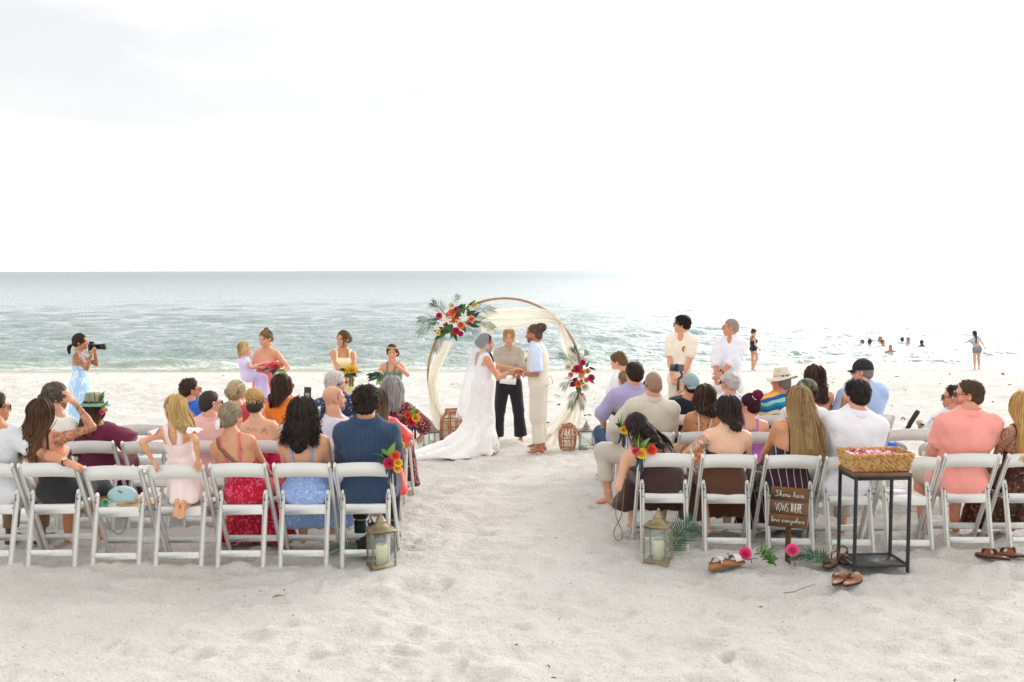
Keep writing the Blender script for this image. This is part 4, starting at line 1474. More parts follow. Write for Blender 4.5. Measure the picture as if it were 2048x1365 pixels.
# ------------------------------------------------------------------ rows of seats
ROWL, ROWR = (7.75, 8.9, 10.0), (8.1, 9.45, 10.6)
LC = ((728, 603, 478, 352, 225, 95, -30), (741, 629, 517, 405, 293, 181, 69), (775, 677, 579, 481, 383, 285))
RC = ((1332, 1457, 1585, 1705, 1825, 1945, 2070), (1300, 1405, 1508, 1612, 1715, 1822, 1925), (1268, 1370, 1463, 1556, 1650, 1743))
GRP_CH = 'white folding chairs in the rows of seats'
CH_LABEL = {
 ('L', 0, 0): 'aisle-side white folding chair under the man in the navy pinstripe shirt',
 ('L', 0, 1): 'white folding chair under the woman in the light blue floral dress',
 ('L', 0, 2): 'white folding chair under the woman in the red floral dress',
 ('L', 0, 3): 'white folding chair the girl in pale pink kneels on',
 ('L', 0, 4): 'empty white folding chair with a straw hat and blue bag on its seat',
 ('L', 0, 5): 'white folding chair under the long-haired woman in black shading her eyes',
 ('L', 0, 6): 'white folding chair cut by the left edge, under the man in grey tee',
 ('L', 1, 0): 'white folding chair under the woman in shiny coral satin',
 ('L', 1, 1): 'white folding chair under the bald bearded man in lilac shirt',
 ('L', 1, 2): 'white folding chair under the woman with the big blonde bun',
 ('L', 1, 3): 'white folding chair under the buzz-cut man in pink shirt',
 ('L', 1, 4): 'empty white folding chair just beyond the kneeling girl',
 ('L', 1, 5): 'white folding chair under the woman in burgundy blouse and green hat',
 ('L', 1, 6): 'white folding chair under the wavy-haired man in cream shirt',
 ('L', 2, 0): 'white folding chair under the woman with long grey hair',
 ('L', 2, 1): 'white folding chair under the white-haired man in navy patterned shirt',
 ('L', 2, 2): 'white folding chair under the dark-haired woman in orange top',
 ('L', 2, 3): 'white folding chair under the woman with wavy blonde updo',
 ('L', 2, 4): 'white folding chair under the man in bright blue shirt',
 ('L', 2, 5): 'empty white folding chair in the front left row beside the man in blue',
 ('R', 0, 0): 'white folding chair under the leaning woman in dark brown dress',
 ('R', 0, 1): 'white folding chair under the woman in black bandeau top',
 ('R', 0, 2): 'white folding chair behind the wooden sign, under the woman in striped dress',
 ('R', 0, 3): 'white folding chair under the dark-haired man in white shirt',
 ('R', 0, 4): 'empty white folding chair behind the black side table, papers on its seat',
 ('R', 0, 5): 'white folding chair under the man in pink polo shirt',
 ('R', 0, 6): 'white folding chair cut by the right edge, under the long blonde woman',
 ('R', 1, 0): 'white folding chair under the bald man in tan linen shirt',
 ('R', 1, 1): 'white folding chair under the woman with wavy brown hair and cream strap',
 ('R', 1, 2): 'white folding chair under the woman with magenta bun and lilac top',
 ('R', 1, 3): 'white folding chair under the person in camouflage cap',
 ('R', 1, 4): 'white folding chair under the blonde woman hidden by the white shirt',
 ('R', 1, 5): 'empty white folding chair left of the man in pink polo, one row ahead',
 ('R', 1, 6): 'white folding chair under the man in pale blue floral shirt',
 ('R', 2, 0): 'white folding chair under the man in lilac shirt and jeans',
 ('R', 2, 1): 'white folding chair under the person in grey backward cap',
 ('R', 2, 2): 'white folding chair under the white-haired man in pale floral shirt',
 ('R', 2, 3): 'white folding chair under the man in cream hat and striped shirt',
 ('R', 2, 4): 'white folding chair under the woman with long dark curls',
 ('R', 2, 5): 'white folding chair under the man in black cap and light blue shirt',
}
for side, rows, cols in (('L', ROWL, LC), ('R', ROWR, RC)):
    for r, (Yc, cs) in enumerate(zip(rows, cols)):
        for i, px in enumerate(cs):
            place_chair((side, r, i), px, Yc, CH_LABEL[side, r, i], GRP_CH, rz=random.uniform(-.03, .03))

GUESTS = 'seated wedding guests'
def W(px, py, Y): return ('w', *at(px, py, Y))
def guest(key, label, px, py, dy=-.04, **kw):
    c = CHAIRS[key]; loc = c.location + Vector((0, 0, .012))
    kw.setdefault('lod', 0 if key[1] == 0 else 1)
    return person(label, loc, 'sit', top=at(px, py, loc.y + dy), group=GUESTS, **kw)

def lit(c, k=1.0): return fabric(c)
# hair styles as callables
def H(*ops):
    def f(h):
        for o in ops:
            getattr(h, o[0])(*o[1:-1], **o[-1]) if isinstance(o[-1], dict) else getattr(h, o[0])(*o[1:])
    return f
def long_hair(n, L, **k):
    wv = k.pop('cap', .014)
    return H(('cap', wv, 'f', -.08, {}), ('core', [((0, -.05, -.02), (0, k.get('back', -.15) * .85, -.12), .062, .05), ((0, k.get('back', -.15) * .85, -.12), (k.get('pull', (0, 0))[0] * .7, k.get('back', -.15) * .95, -.06 - L * .6), .05, .04)], {}), ('hang', n, L, k))
def short_hair(off=.012, n=420, L=.045, **k):
    return H(('cap', off, 'm', -.06, {}), ('short', n, L, dict(off=off + .004, **k)))
BUZZ = H(('cap', .004, 'm', -.065, {}), ('short', 260, .015, dict(off=.006, lift=.003, width=.004)))

BLACKH = hair_mat('1c1614', '3a2d28'); DKBROWN = hair_mat('2b1e18', '553d30'); BROWN = hair_mat('3a2619', '5b3d29', '80573a')
MIDBR = hair_mat('4a3524', '6b4d35'); BLONDE = hair_mat('a8854d', 'dcc08a'); DKBLOND = hair_mat('6f5638', 'b59468', 'c9a877')
ASH = hair_mat('776a56', 'b7a88c'); GREY = hair_mat('77736f', 'b9b6b3'); WHITEH = hair_mat('c9c4bd', 'e9e6e1'); GREYBR = hair_mat('3a312b', '85786b')
MAGENTA = hair_mat('33131f', '7d2249'); BUZZ_DK = simple("buzzed_hair", '4a3f38', .8, .15, 120); BUZZ_BR = hair_mat('4b3628', '5f4635')

# ------------------------------------------------------------------ headwear, watches and other small parts
def lathe_hat(root, HM, prof, m, name='hat', tilt=0, sx=1.0, sy=1.18, lift=0, brimwave=0.0, roll=0):
    mb = MB().lathe(prof, 28, (0, 0, 0), sx, sy)
    V = np.concatenate(mb.V); r = np.hypot(V[:, 0], V[:, 1])
    if brimwave: V[:, 2] += brimwave * np.clip((r - .1) / .06, 0, 1.3) * np.cos(2 * np.arctan2(V[:, 1], V[:, 0])) * -1
    M = HM @ Matrix.Translation((0, -.015, .055 + lift)) @ Matrix.Rotation(R(tilt), 4, 'X') @ Matrix.Rotation(R(roll), 4, 'Y')
    o = link(name, npmesh(name, xf(V, M), np.concatenate(mb.Q)), m, root)
    return o, M

def ball_cap(root, HM, m, back=False, tilt=0, adj=None, brimm=None):
    M = HM @ Matrix.Translation((0, -.012, .035)) @ Matrix.Rotation(R(tilt), 4, 'X') @ Matrix.Rotation(math.pi if back else 0, 4, 'Z')
    mb = MB(); n, mm = 9, 28
    A = np.zeros((n, mm + 1, 3))
    for i in range(n):
        e = i / (n - 1) * (math.pi / 2 + .12) - .12
        for j in range(mm + 1):
            a = 2 * math.pi * j / mm
            rx, ry = .092, .113
            A[i, j] = (rx * math.cos(e) * math.cos(a), ry * math.cos(e) * math.sin(a), .108 * math.sin(e) + .004 * abs(math.cos(3 * a)) * math.cos(e))
    mb.grid(A)
    o = mb_link(mb, 'cap', m, root, M)
    u = np.linspace(-1, 1, 13); v = np.linspace(0, 1, 6)
    B = np.array([[[.074 * a * (1 - .18 * q * q), .088 * math.sqrt(max(0, 1 - .55 * a * a)) + .075 * q * math.sqrt(max(0, 1 - .72 * a * a)) , -.002 - .022 * a * a - .018 * q] for a in u] for q in v])
    mb = MB().grid(B).grid(B[:, ::-1] - np.array((0, 0, .004)))
    mb_link(mb, 'brim', brimm or m, o, M)
    mb_link(MB().ell((0, 0, .107), (.008, .008, .005)), 'button', m, o, M)
    for k in range(3):
        a = k * math.pi / 3 + .3
        e = np.linspace(-.1, math.pi + .1, 24)
        pts = np.stack([.089 * np.cos(e) * math.cos(a), .109 * np.cos(e) * math.sin(a), .106 * np.sin(e) + .002], 1)
        mb_link(MB().tube(pts, .0016, 4), 'seam', m, o, M)
    if back:
        a = np.linspace(-1.0, 1.0, 15)
        pts = np.stack([.0885 * np.sin(a), -.1085 * np.cos(a), .004 + .042 * np.sqrt(np.clip(1 - a * a, 0, 1))], 1)
        mb_link(MB().tube(pts, .0022, 4), 'strap_edge', simple_c("cap_trim", '2d3133', .8), o, M)
    return o

def watch(info, sx, strapc, facec, r=.031):
    w, e = info['wr'][sx], info['el'][sx]
    d = (w - e).normalized(); c = w - d * .03 * info['s']
    a = np.linspace(0, 6.283, 19)[:-1]
    M = Matrix.Translation(c) @ frame(d, (0, -.5, .8))
    pts = [(r * math.cos(t), 0, r * math.sin(t)) for t in a]
    o = mb_link(MB().tube(pts, .006, 6, 1.0, closed=True, up=(0, 1, 0)), 'watch', simple_c("watch_strap_" + strapc, strapc, .5), info['root'], M)
    M2 = M @ Matrix.Translation((0, 0, r + .003))
    mb_link(MB().lathe([(0, .005), (.017, .005), (.02, .002), (.02, -.004), (0, -.004)], 16), 'watch_face', simple_c("watch_face_" + facec, facec, .25, metallic=.3), o, M2)

def bracelet(info, sx, n=2, col='c9a24a'):
    w, e = info['wr'][sx], info['el'][sx]; d = (w - e).normalized()
    for k in range(n):
        M = Matrix.Translation(w - d * (.012 + .014 * k)) @ frame(d, (0, 0, 1))
        a = np.linspace(0, 6.283, 19)[:-1]
        mb_link(MB().tube([(.031 * math.cos(t), 0, .031 * math.sin(t)) for t in a], .0028, 5, closed=True, up=(0, 1, 0)), 'bracelet', simple_c("bracelet_" + col, col, .3, metallic=.7), info['root'], M)

def body_strip(info, guesses, wdt, m, name, off=.018, n=25):
    """a strap lying on the body along the guessed points"""
    S = info['S']; g = np.array([tuple(p) for p in guesses]); k = np.linspace(0, 1, len(g)); tt = np.linspace(0, 1, n)
    pts = S.project(np.stack([np.interp(tt, k, g[:, a]) for a in range(3)], 1), off)
    c = np.array(info['P'] + info['U'] * info['L'] * .6)
    T_ = np.gradient(pts, axis=0); T_ /= np.linalg.norm(T_, axis=1)[:, None]
    G = pts - c; G -= T_ * (G * T_).sum(1)[:, None]; G /= np.linalg.norm(G, axis=1)[:, None]
    B = np.cross(T_, G)
    return mb_link(MB().grid(np.stack([pts - B * wdt, pts - B * wdt + G * .004, pts + B * wdt + G * .004, pts + B * wdt], 1)), name, m, info['root'])

# ------------------------------------------------------------------ left block, nearest row
def ex_a(i): watch(i, 1, '2a2320', 'd8c9a0')
guest(('L', 0, 6), 'man in grey tee at the left edge, tattooed arm along the next chair', -10, 783, w=1.18, sk='c98f6f', yaw=-42,
      armR=W(140, 928, 7.50), poleR=(.1, -.3, -1), curlR=.35, palmR=(0, .2, -1), tattoo=(('armR', 0.35, 1.0),),
      clothes=[('shirt', fabric('d3d5d8'), dict(sleeve=.62, collar=False, flare=.03)), ('pants', fabric('7c6248'), dict(len=1.9))], shoes=simple_c("brown_leather", '5a3a24', .5),
      hairf=short_hair(.012), hairm=DKBROWN, extra=lambda i: (glasses(i['root'], i['HM']), ex_a(i)))
def ex_b(i): bracelet(i, 1, 2, 'b9b2a0')
guest(('L', 0, 5), 'woman with long brown hair in black dress, tattooed arm shading her eyes', 84, 797, sex='f', w=1.06, sk='cf9270', yaw=-22, twist=-.1,
      armR=W(150, 806, 7.66), poleR=(1, .1, -.35), palmR=(-.4, .2, -1), curlR=.35, tattoo=(('armR', 0.0, 1.95),),
      clothes=[('dress', fabric('2b2a2c'), dict(top=.44, tilt=.55, hem=.42, straps=(.008, .085, .62, .42)))],
      hairf=long_hair(520, .38, wave=.012, wfreq=2.2, width=.010, pull=(-.05, 0), spread=.25, phimax=2.2, puff=.012), hairm=BROWN, extra=ex_b)
guest(('L', 0, 2), 'woman in red floral dress, ash-blonde hair pinned up, bag strap across back', 462, 803, sex='f', w=1.04, sk='d09a78', yaw=-24,
      tattoo=(('back', .1, .78, .028),),
      clothes=[('dress', floral('red_pink_floral', ('b3162f', 'b3162f', 'dd6480', 'd44a70'), 26, .8, 1.6), dict(top=.50, tilt=.1, hem=.05, w=1.35, straps=(.008, .085, .66, .46), strapm=fabric('dd6a70'), foldamp=.016))],
      hairf=H(('cap', .013, 'f', -.06, {}), ('wrap_back', 420, (-.012, -.105, -.02), dict(off=.014, gather=.05)), ('ball', (-.012, -.108, -.022), .042, 90, dict(squash=(1, .7, 1.2)))), hairm=ASH,
      extra=lambda i: (body_strip(i, [i['tp'](-.1, .05, .98), i['tp'](-.1, -.1, .9), i['tp'](-.03, -.2, .72), i['tp'](.05, -.2, .52), i['tp'](.1, -.16, .3), i['tp'](.15, -.05, .12)], .013, simple_c("bag_strap_taupe", '7d5b47', .6), 'bag_strap', .006),
                       mb_link(MB().ell((-.035, -.135, -.05), (.022, .014, .045)).ell((-.015, -.14, -.03), (.012, .012, .04)), 'hair_clip', simple_c("clip_white", 'e4e3e6', .35), i['root'], i['HM'])))
guest(('L', 0, 1), 'woman in light blue floral sundress with dense dark curly hair', 606, 797, sex='f', w=1.17, sk='dcab88', yaw=-6,
      clothes=[('dress', floral('blue_floral', ('8fa9d8', '8fa9d8', 'c3d3ec', '7b97cf'), 62, 1, .8), dict(top=.50, tilt=.1, hem=.16, w=1.25, straps=(.010, .105, .66, .46)))],
      hairf=H(('cap', .022, 'f', -.08, {}), ('core', [((0, -.04, .02), (0, -.11, -.1), .085, .085), ((0, -.11, -.1), (0, -.13, -.24), .085, .07)], {}), ('hang', 620, .27, dict(curl=.013, cfreq=5, wave=.012, wfreq=3, width=.010, puff=.03, spread=.35, back=-.16, uneven=.3)), ('hang', 60, .24, dict(curl=.012, cfreq=5, phimax=2.3, puff=.035, spread=.4))), hairm=hair_mat('171210', '3d2f29'),
      brow='1a1210')
guest(('L', 0, 0), 'man in navy pinstripe shirt with short dark curly hair, seated on the aisle', 733, 773, w=1.1, sk='c39272', yaw=-10,
      clothes=[('shirt', stripes('navy_pinstripe', ('2a3a52', '3a506e'), 62, 0, .3), dict(sleeve=1.3, yoke=.82)), ('pants', fabric('1d191c'), dict(len=1.75))], shoes=simple_c("black_leather", '151414', .4),
      hairf=H(('cap', .026, 'm', -.06, dict(rough=.008, freq=70)), ('short', 900, .035, dict(off=.026, lift=.02, curl=.016, width=.006))), hairm=hair_mat('1c1613', '443730'),
      extra=lambda i: [mb_link(MB().tube([i['an'][sx] + Vector((0, 0, -.01)), i['an'][sx].lerp(i['kn'][sx], .22)], .05, 10), 'sock', simple_c("sock_green", '163a33', .9), i['root']) for sx in (1, -1)])
# the girl kneeling on her chair
_c = CHAIRS['L', 0, 3].location
def girl_extra(i):
    m = fabric('efdcd9')
    for sx in (1, -1):      # flutter sleeves
        a = np.linspace(-1.5, 1.5, 15); c = np.array(i['shj'][sx]) + np.array((0, 0, .045))
        A = np.array([[c + np.array((sx * (.01 + q * .085) * math.cos(t) + sx * .0, math.sin(t) * (.05 + q * .055), -q * (.035 + .012 * math.sin(t * 9)))) for t in a] for q in np.linspace(0, 1, 5)])
        mb_link(MB().grid(A), 'sleeve', m, i['root'])
person('blonde girl in pale pink dress kneeling on a chair, hands on its back', (_c.x, _c.y, _c.z + .012), 'kneel', top=at(350, 789, 7.62), s=.70, sex='c', w=.98, sk='d9a47f', yaw=38, pitch=-3, group=GUESTS,
       pelvis=(0, -.02, .44 + .30), armR=W(396, 922, 7.50), armL=W(306, 922, 7.50), poleR=(.5, -.9, 0), poleL=(-.5, -.9, 0), palmR=(0, 0, -1), palmL=(0, 0, -1),
       legs={'R': ((.07, .12, .49), (.045, -.17, .46), (0, -1.9)), 'L': ((-.07, .12, .49), (.0, -.17, .47), (.1, -1.9))},
       clothes=[('top', fabric('efdcd9'), dict(top=.66, tilt=-.05, t=.012, bot=.2, straps=(.024, .078, .70, .60)))], voxel=.0165,
       hairf=long_hair(420, .22, wave=.012, wfreq=1.5, width=.011, pull=(.07, 0), phimax=2.3, back=-.13, puff=.006), hairm=hair_mat('9c7a45', 'dfbf83', 'e6cc96'),
       extra=lambda i: (girl_extra(i), glasses(i['root'], i['HM'], '31283a', '2a2030'),
                        i['garment']('skirt', fabric('efdcd9'), ['torso'], .014, [(i['P'] + i['U'] * i['L'] * .36, i['U']), ((0, 0, .475), (0, 0, -1))],
                                     [(np.array(i['P']) + np.array((0, .0, .06)), np.array((-.05, .10, .50)), .10, .12, .05), (np.array(i['P']), np.array((.06, .1, .5)), .10, .12, .05), (np.array(i['P']), np.array((0.02, -.09, .50)), .09, .10, .05)], .004, 9, fold=lambda V: .008 * np.clip((.75 - V[:, 2]) / .25, 0, 1) * np.sin(V[:, 0] * 75))))
# second row, left
def shades_up(i): glasses(i['root'], i['HM'], '3a2b3f', '2b2530', up=1.05)
guest(('L', 1, 0), 'woman in shiny coral red satin with long straight brown hair, beside the aisle', 757, 775, sex='f', w=1.02, sk='d4a184', yaw=-8,
      armR=(.2, .22, .66), poleR=(1, -.5, -.2), clothes=[('dress', fabric('e5483f', gloss=.22, var=.03), dict(top=.93, tilt=.1, hem=.2, w=1.1)), ('shirt', fabric('e5483f', gloss=.22, var=.03), dict(sleeve=.75, collar=False, flare=.035, amp=.014, freq=11, name='bodice'))],
      hairf=long_hair(460, .42, width=.009, phimax=2.2, spread=.1, back=-.17, pull=(.02, 0)), hairm=hair_mat('3a2a20', '745a40', '8a6c4a'))
guest(('L', 1, 1), 'bald man with grey beard in lilac shirt, sunglasses pushed up on his head', 668, 772, w=1.16, sk='d6a488', yaw=-62, roll=4, twist=-.15, hairtop=0,
      clothes=[('shirt', fabric('d6d0de'), dict(sleeve=1.5, collar=False)), ('pants', fabric('3a3f4a'))],
      extra=lambda i: (shades_up(i), mb_link(MB().ell((0, .05, -.09), (.052, .055, .04)).ell((.04, .03, -.06), (.018, .03, .05)).ell((-.04, .03, -.06), (.018, .03, .05)), 'beard', simple_c("beard_grey", '77716c', .9, .25, 90), i['root'], i['HM']),
                       body_strip(i, [i['tp'](-.08, .02, 1.0), i['tp'](-.1, -.12, .85), i['tp'](.0, -.2, .6), i['tp'](.1, -.18, .35)], .02, simple_c("strap_navy", '1b2030', .7), 'bag_strap', .02)))
guest(('L', 1, 2), 'woman with big blonde bun over a dark undercut, tattooed shoulders, bright pink floral dress', 512, 782, sex='f', w=1.14, sk='dfae90', yaw=-10, pitch=4,
      tattoo=(('back', -.04, .93, .05, 2.2), ('back', .1, .86, .03)),
      clothes=[('dress', floral('hot_floral', ('c8124e', '8e1240', 'e8543a', 'd8307a'), 15, 1, .7), dict(top=.68, tilt=.1, skew=.42, hem=.2))],
      hairf=H(('cap', .004, 'f', -.06, {}), ('wrap_back', 160, (0, -.06, .08), dict(off=.012, phimax=2.8)), ('ball', (0, -.052, .085), .085, 240, dict(squash=(.95, .85, .85), width=.009))), hairm=hair_mat('c49a58', 'ebcd8f'),
      extra=lambda i: (lambda h: h.build(hair_mat('3a322b', '5b5046'), i['root'], i['HM'], 'undercut'))((lambda h: (h.cap(.010, 'f', -.06), h.short(300, .04, off=.012, lift=.004), h)[2])(HairB())))
guest(('L', 1, 3), 'man in pale pink collared shirt with buzz cut and sunglasses', 421, 779, w=1.14, sk='d8a58b', yaw=-48,
      clothes=[('shirt', fabric('e3b2ab'), dict(sleeve=.8, yoke=.8)), ('pants', fabric('c9bba8'))], hairf=BUZZ, hairm=hair_mat('3b332e', '564b44'), extra=lambda i: glasses(i['root'], i['HM']))
def green_hat(i):
    t = NT("green_plaid"); v = t.tc((1, 1, 1))
    sp = t.n.new("ShaderNodeSeparateXYZ"); t.l.new(v, sp.inputs[0])
    c = t.ramp(t.math('FRACT', t.math('MULTIPLY', t.math('ADD', sp.outputs[0], t.math('MULTIPLY', sp.outputs[1], .6)), 9)), [(0, lin('6b8a6a')), (.3, lin('9a9468')), (.5, lin('4d5458')), (.62, lin('a98e66')), (.85, lin('7f8a60'))], 'CONSTANT')
    c = t.mix(t.ramp(sp.outputs[2], [(0.0, (1, 1, 1)), (1, (1, 1, 1))]), c, c)
    t.col(c); t.set(Roughness=.85)
    o, M = lathe_hat(i['root'], i['HM'], [(0, .105), (.04, .108), (.07, .10), (.078, .08), (.084, .02), (.086, 0)], t.m, 'hat', -4)
    brim = simple_c("hat_brim_green", '5f9a82', .8, .2, 40)
    mb = MB().lathe([(.085, .006), (.11, .0), (.14, -.018), (.142, -.022), (.11, -.006), (.085, .0)], 28, (0, 0, 0), 1, 1.15)
    mb_link(mb, 'brim', brim, o, M)
    for k, (x, y, a, l) in enumerate(((.085, .0, .25, .10), (.1, -.02, .6, .085), (.075, .03, -.05, .11))):
        L_ = link('leaf', LEAF_ME, LEAF_M[k % 2], o); L_.matrix_local = M @ Matrix.Translation((x, y, .02)) @ Matrix.Rotation(a, 4, 'Y') @ Matrix.Rotation(-.2, 4, 'X') @ Matrix.Scale(l, 4) @ Matrix.Rotation(math.pi / 2, 4, 'X')
    for k, (x, y, z, c_) in enumerate(((.135, -.01, -.03, 'e0a23c'), (.14, -.03, -.075, 'd93a86'), (.13, .03, -.06, 'e8d9d2'))):
        rs = link('flower', ROSE_ME, petal(c_), o); rs.matrix_local = M @ Matrix.Translation((x, y, z)) @ Matrix.Rotation(1.3, 4, 'Y') @ Matrix.Scale(.028, 4)
    mb_link(MB().ell((.15, .01, .0), (.02, .012, .012)).ell((.168, .012, .016), (.012, .01, .02)), 'ribbon_bow', brim, o, M)
guest(('L', 1, 5), 'woman in burgundy dolman blouse and green plaid hat trimmed with flowers', 190, 794, sex='f', w=1.22, sk='d3a083', yaw=-28, hairtop=.0,
      armR=(.27, .12, .62), poleR=(1, -.4, -.3), clothes=[('shirt', fabric('6b2340'), dict(sleeve=.85, collar=False, flare=.06, amp=.010)), ('skirt', fabric('5d1f38'), dict(hem=.2))],
      hairf=long_hair(300, .26, wave=.01, wfreq=2), hairm=BROWN, extra=green_hat)
guest(('L', 1, 6), 'man in cream shirt with wavy grey-brown hair gathered behind, turned to the right', 112, 766, w=1.2, sk='cf9a7e', yaw=-62, pitch=8, twist=-.2,
      clothes=[('shirt', fabric('e9e3d8'), dict(sleeve=1.2, collar=False, amp=.01)), ('pants', fabric('8b8577'))], stubble=.9,
      hairf=H(('cap', .022, 'm', -.05, dict(rough=.006, freq=45)), ('wrap_back', 320, (0, -.11, -.01), dict(off=.022, gather=.05, width=.010)), ('ball', (0, -.125, -.015), .032, 70, {})), hairm=GREYBR)
# front row, left
guest(('L', 2, 0), 'woman with long straight grey hair in dark red patterned dress, nearest the aisle', 784, 751, sex='f', w=1.24, sk='d2a086', yaw=-6, armR=(.30, .20, .60), poleR=(1, -.5, -.2),
      clothes=[('dress', floral('dark_red_print', ('6b343c', '4a262e', 'cf8a80', 'b8605f'), 30, 1, .2), dict(top=.95, tilt=.1, hem=.06, w=1.0)), ('shirt', floral('dark_red_print2', ('6b343c', '4a262e', 'cf8a80', 'b8605f'), 30, 1, .2), dict(sleeve=1.35, collar=False, flare=.03, name='bodice'))],
      hairf=long_hair(480, .25, width=.009, spread=.15, puff=.01), hairm=GREY, brow='77716c')
guest(('L', 2, 1), 'white-haired man in navy patterned shirt and sunglasses', 672, 741, w=1.16, sk='e0ab95', yaw=-48,
      clothes=[('shirt', floral('navy_print', ('2a3553', '2a3553', 'aab4cf', '3c4a70'), 20, 1, 2.0), dict(sleeve=.8)), ('pants', fabric('b8ad9b'))],
      hairf=short_hair(.012, 420, .04), hairm=WHITEH, brow='c9c4bd', extra=lambda i: glasses(i['root'], i['HM']))
def phone_at(M, label, grp=None):
    t = thing('phone', label, 'phone', M.translation, 0)
    R3 = M.to_3x3().to_4x4()
    mb_link(MB().box((0, 0, 0), (.074, .009, .15), None, .004), 'case', simple_c("phone_case", '17181a', .4), t, R3)
    s_ = mb_link(MB().box((0, -.0052, 0), (.066, .0012, .14)), 'screen', simple_c("phone_screen", '2c2a28', .15), t, R3)
    mb_link(MB().box((.0, -.0062, -.02), (.045, .0008, .07)), 'screen_picture', simple_c("phone_picture", 'a89c8a', .3), t, R3)
    return t
guest(('L', 2, 2), 'woman in orange top with straight dark brown hair, raising a phone', 567, 748, sex='f', w=1.05, sk='c8906c', yaw=-52,
      armR=W(617, 812, 10.28), poleR=(.6, -.3, -.8), palmR=(0, -.9, .1), curlR=.95,
      clothes=[('shirt', fabric('ef8a35'), dict(sleeve=.5, collar=False)), ('pants', fabric('d9cfc0'))],
      hairf=long_hair(460, .22, width=.009, spread=.2, puff=.012), hairm=DKBROWN, extra=lambda i: glasses(i['root'], i['HM'], '7a5330', '4a3320'))
phone_at(Matrix.Translation(at(615, 789, 10.32)) @ Matrix.Rotation(.06, 4, 'Y'), 'black phone held up above the front left row, filming')
guest(('L', 2, 3), 'woman with wavy blonde updo pinned with a dark clip, in pale top', 474, 761, sex='f', w=1.0, sk='e0b296', yaw=-22,
      clothes=[('shirt', fabric('c94a58'), dict(sleeve=.2, collar=False)), ('skirt', fabric('c94a58'), {})],
      hairf=H(('cap', .02, 'f', -.05, {}), ('wrap_back', 340, (0, -.1, .0), dict(off=.022, gather=.09, width=.010)), ('ball', (-.02, -.11, .01), .05, 110, {}), ('ball', (.03, -.105, .0), .042, 90, {}), ('tail', [(-.07, -.03, .0), (-.085, -.03, -.05), (-.07, -.04, -.11)], .012, 26, dict(wave=.012))), hairm=hair_mat('a08a62', 'e6d6ae'),
      extra=lambda i: mb_link(MB().tube([(.05, -.13, -.03), (.075, -.10, .01), (.085, -.075, .03)], .008, 6), 'hair_clip', simple_c("clip_dark", '3a3434', .4), i['root'], i['HM']))
guest(('L', 2, 4), 'man in bright blue shirt with short brown hair and sunglasses', 381, 755, w=1.02, sk='d2977a', yaw=-58,
      clothes=[('shirt', fabric('2f66c4'), dict(sleeve=.8)), ('pants', fabric('3d3f47'))], hairf=short_hair(.009, 420, .03, up=.15), hairm=hair_mat('3d2b20', '5a4232'), extra=lambda i: glasses(i['root'], i['HM']))

# ------------------------------------------------------------------ right block, nearest row
guest(('R', 0, 0), 'woman in dark brown dress slumped sideways, long dark hair falling over her back', 1275, 829, dy=.02, sex='f', w=1.14, sk='d9a88c', yaw=25, pitch=30, roll=-14, hairtop=.0,
      armL=W(1240, 955, 8.22), poleL=(-.2, -.9, -.3), curlL=.95,
      legs={'R': ((.10, .43, .50), (.06, .40, .09), (-.1, 0)), 'L': ((-.16, .42, .50), (-.20, .38, .09), (.1, 0))},
      clothes=[('dress', fabric('45302e'), dict(top=.66, tilt=.05, skew=.10, hem=.22, w=1.4, amp=.009))],
      hairf=H(('cap', .016, 'f', -.08, {}), ('core', [((0, -.04, .0), (.02, -.10, -.10), .07, .06), ((.02, -.10, -.1), (.06, -.10, -.26), .06, .03)], {}), ('hang', 420, .36, dict(width=.008, phimax=2.0, pull=(.13, .10), back=-.12, spread=.35, uneven=.45)), ('hang', 90, .46, dict(width=.006, phimax=2.9, pull=(-.06, .12), back=-.02, uneven=.3, lo_el=.0))), hairm=hair_mat('1d1615', '463633'))
guest(('R', 0, 1), 'woman in black scalloped bandeau top and brown skirt, straight black shoulder-length hair', 1455, 791, sex='f', w=1.2, sk='e3b99c', yaw=24, roll=3,
      tattoo=(('armL', 0.1, 1.5),), armL=(-.26, .10, .62), poleL=(-.8, -.6, 0), armR=(.2, .28, .62),
      legs={'R': ((.13, .42, .50), (.12, .38, .09), (-.1, 0)), 'L': ((-.13, .40, .50), (-.1, .16, .10), (.1, -.5))},
      clothes=[('skirt', fabric('5a3a28'), dict(hem=.16, waist=.2, w=1.2, foldamp=.016, amp=.008)), ('top', fabric('242326'), dict(top=.60, bot=.05, tilt=.05, t=.012))],
      hairf=long_hair(480, .13, width=.009, spread=.1, puff=.01, pull=(.03, 0), uneven=.2), hairm=hair_mat('1a1514', '3c2f2c', '4d3a34'), extra=lambda i: glasses(i['root'], i['HM'], 'cfcac8', None, name='eyeglasses'))
guest(('R', 0, 2), 'woman in dark maroon striped sundress with very long honey-blonde hair', 1598, 773, sex='f', w=1.14, sk='d39d76', yaw=6, twist=.05,
      clothes=[('dress', stripes('maroon_stripe', ('3a2530', 'c9b3ac'), 17, 0, .1, .12, .12), dict(top=.55, tilt=.05, hem=.06, w=1.3, straps=(.007, .10, .68, .5)))],
      hairf=long_hair(640, .50, width=.010, spread=.55, puff=.014, back=-.17, pull=(.05, 0)), hairm=DKBLOND)
guest(('R', 0, 3), 'dark-haired bearded man in white linen shirt, seen from behind', 1712, 758, w=1.12, sk='dca286', yaw=24, stubble=1.0,
      clothes=[('shirt', fabric('e6e4ea'), dict(sleeve=1.7, yoke=.78, amp=.010)), ('pants', fabric('b9b0a3'))], hairf=H(('cap', .016, 'm', -.055, {}), ('short', 620, .06, dict(off=.02, lift=.014, sweep=.25))), hairm=hair_mat('201916', '453833'))
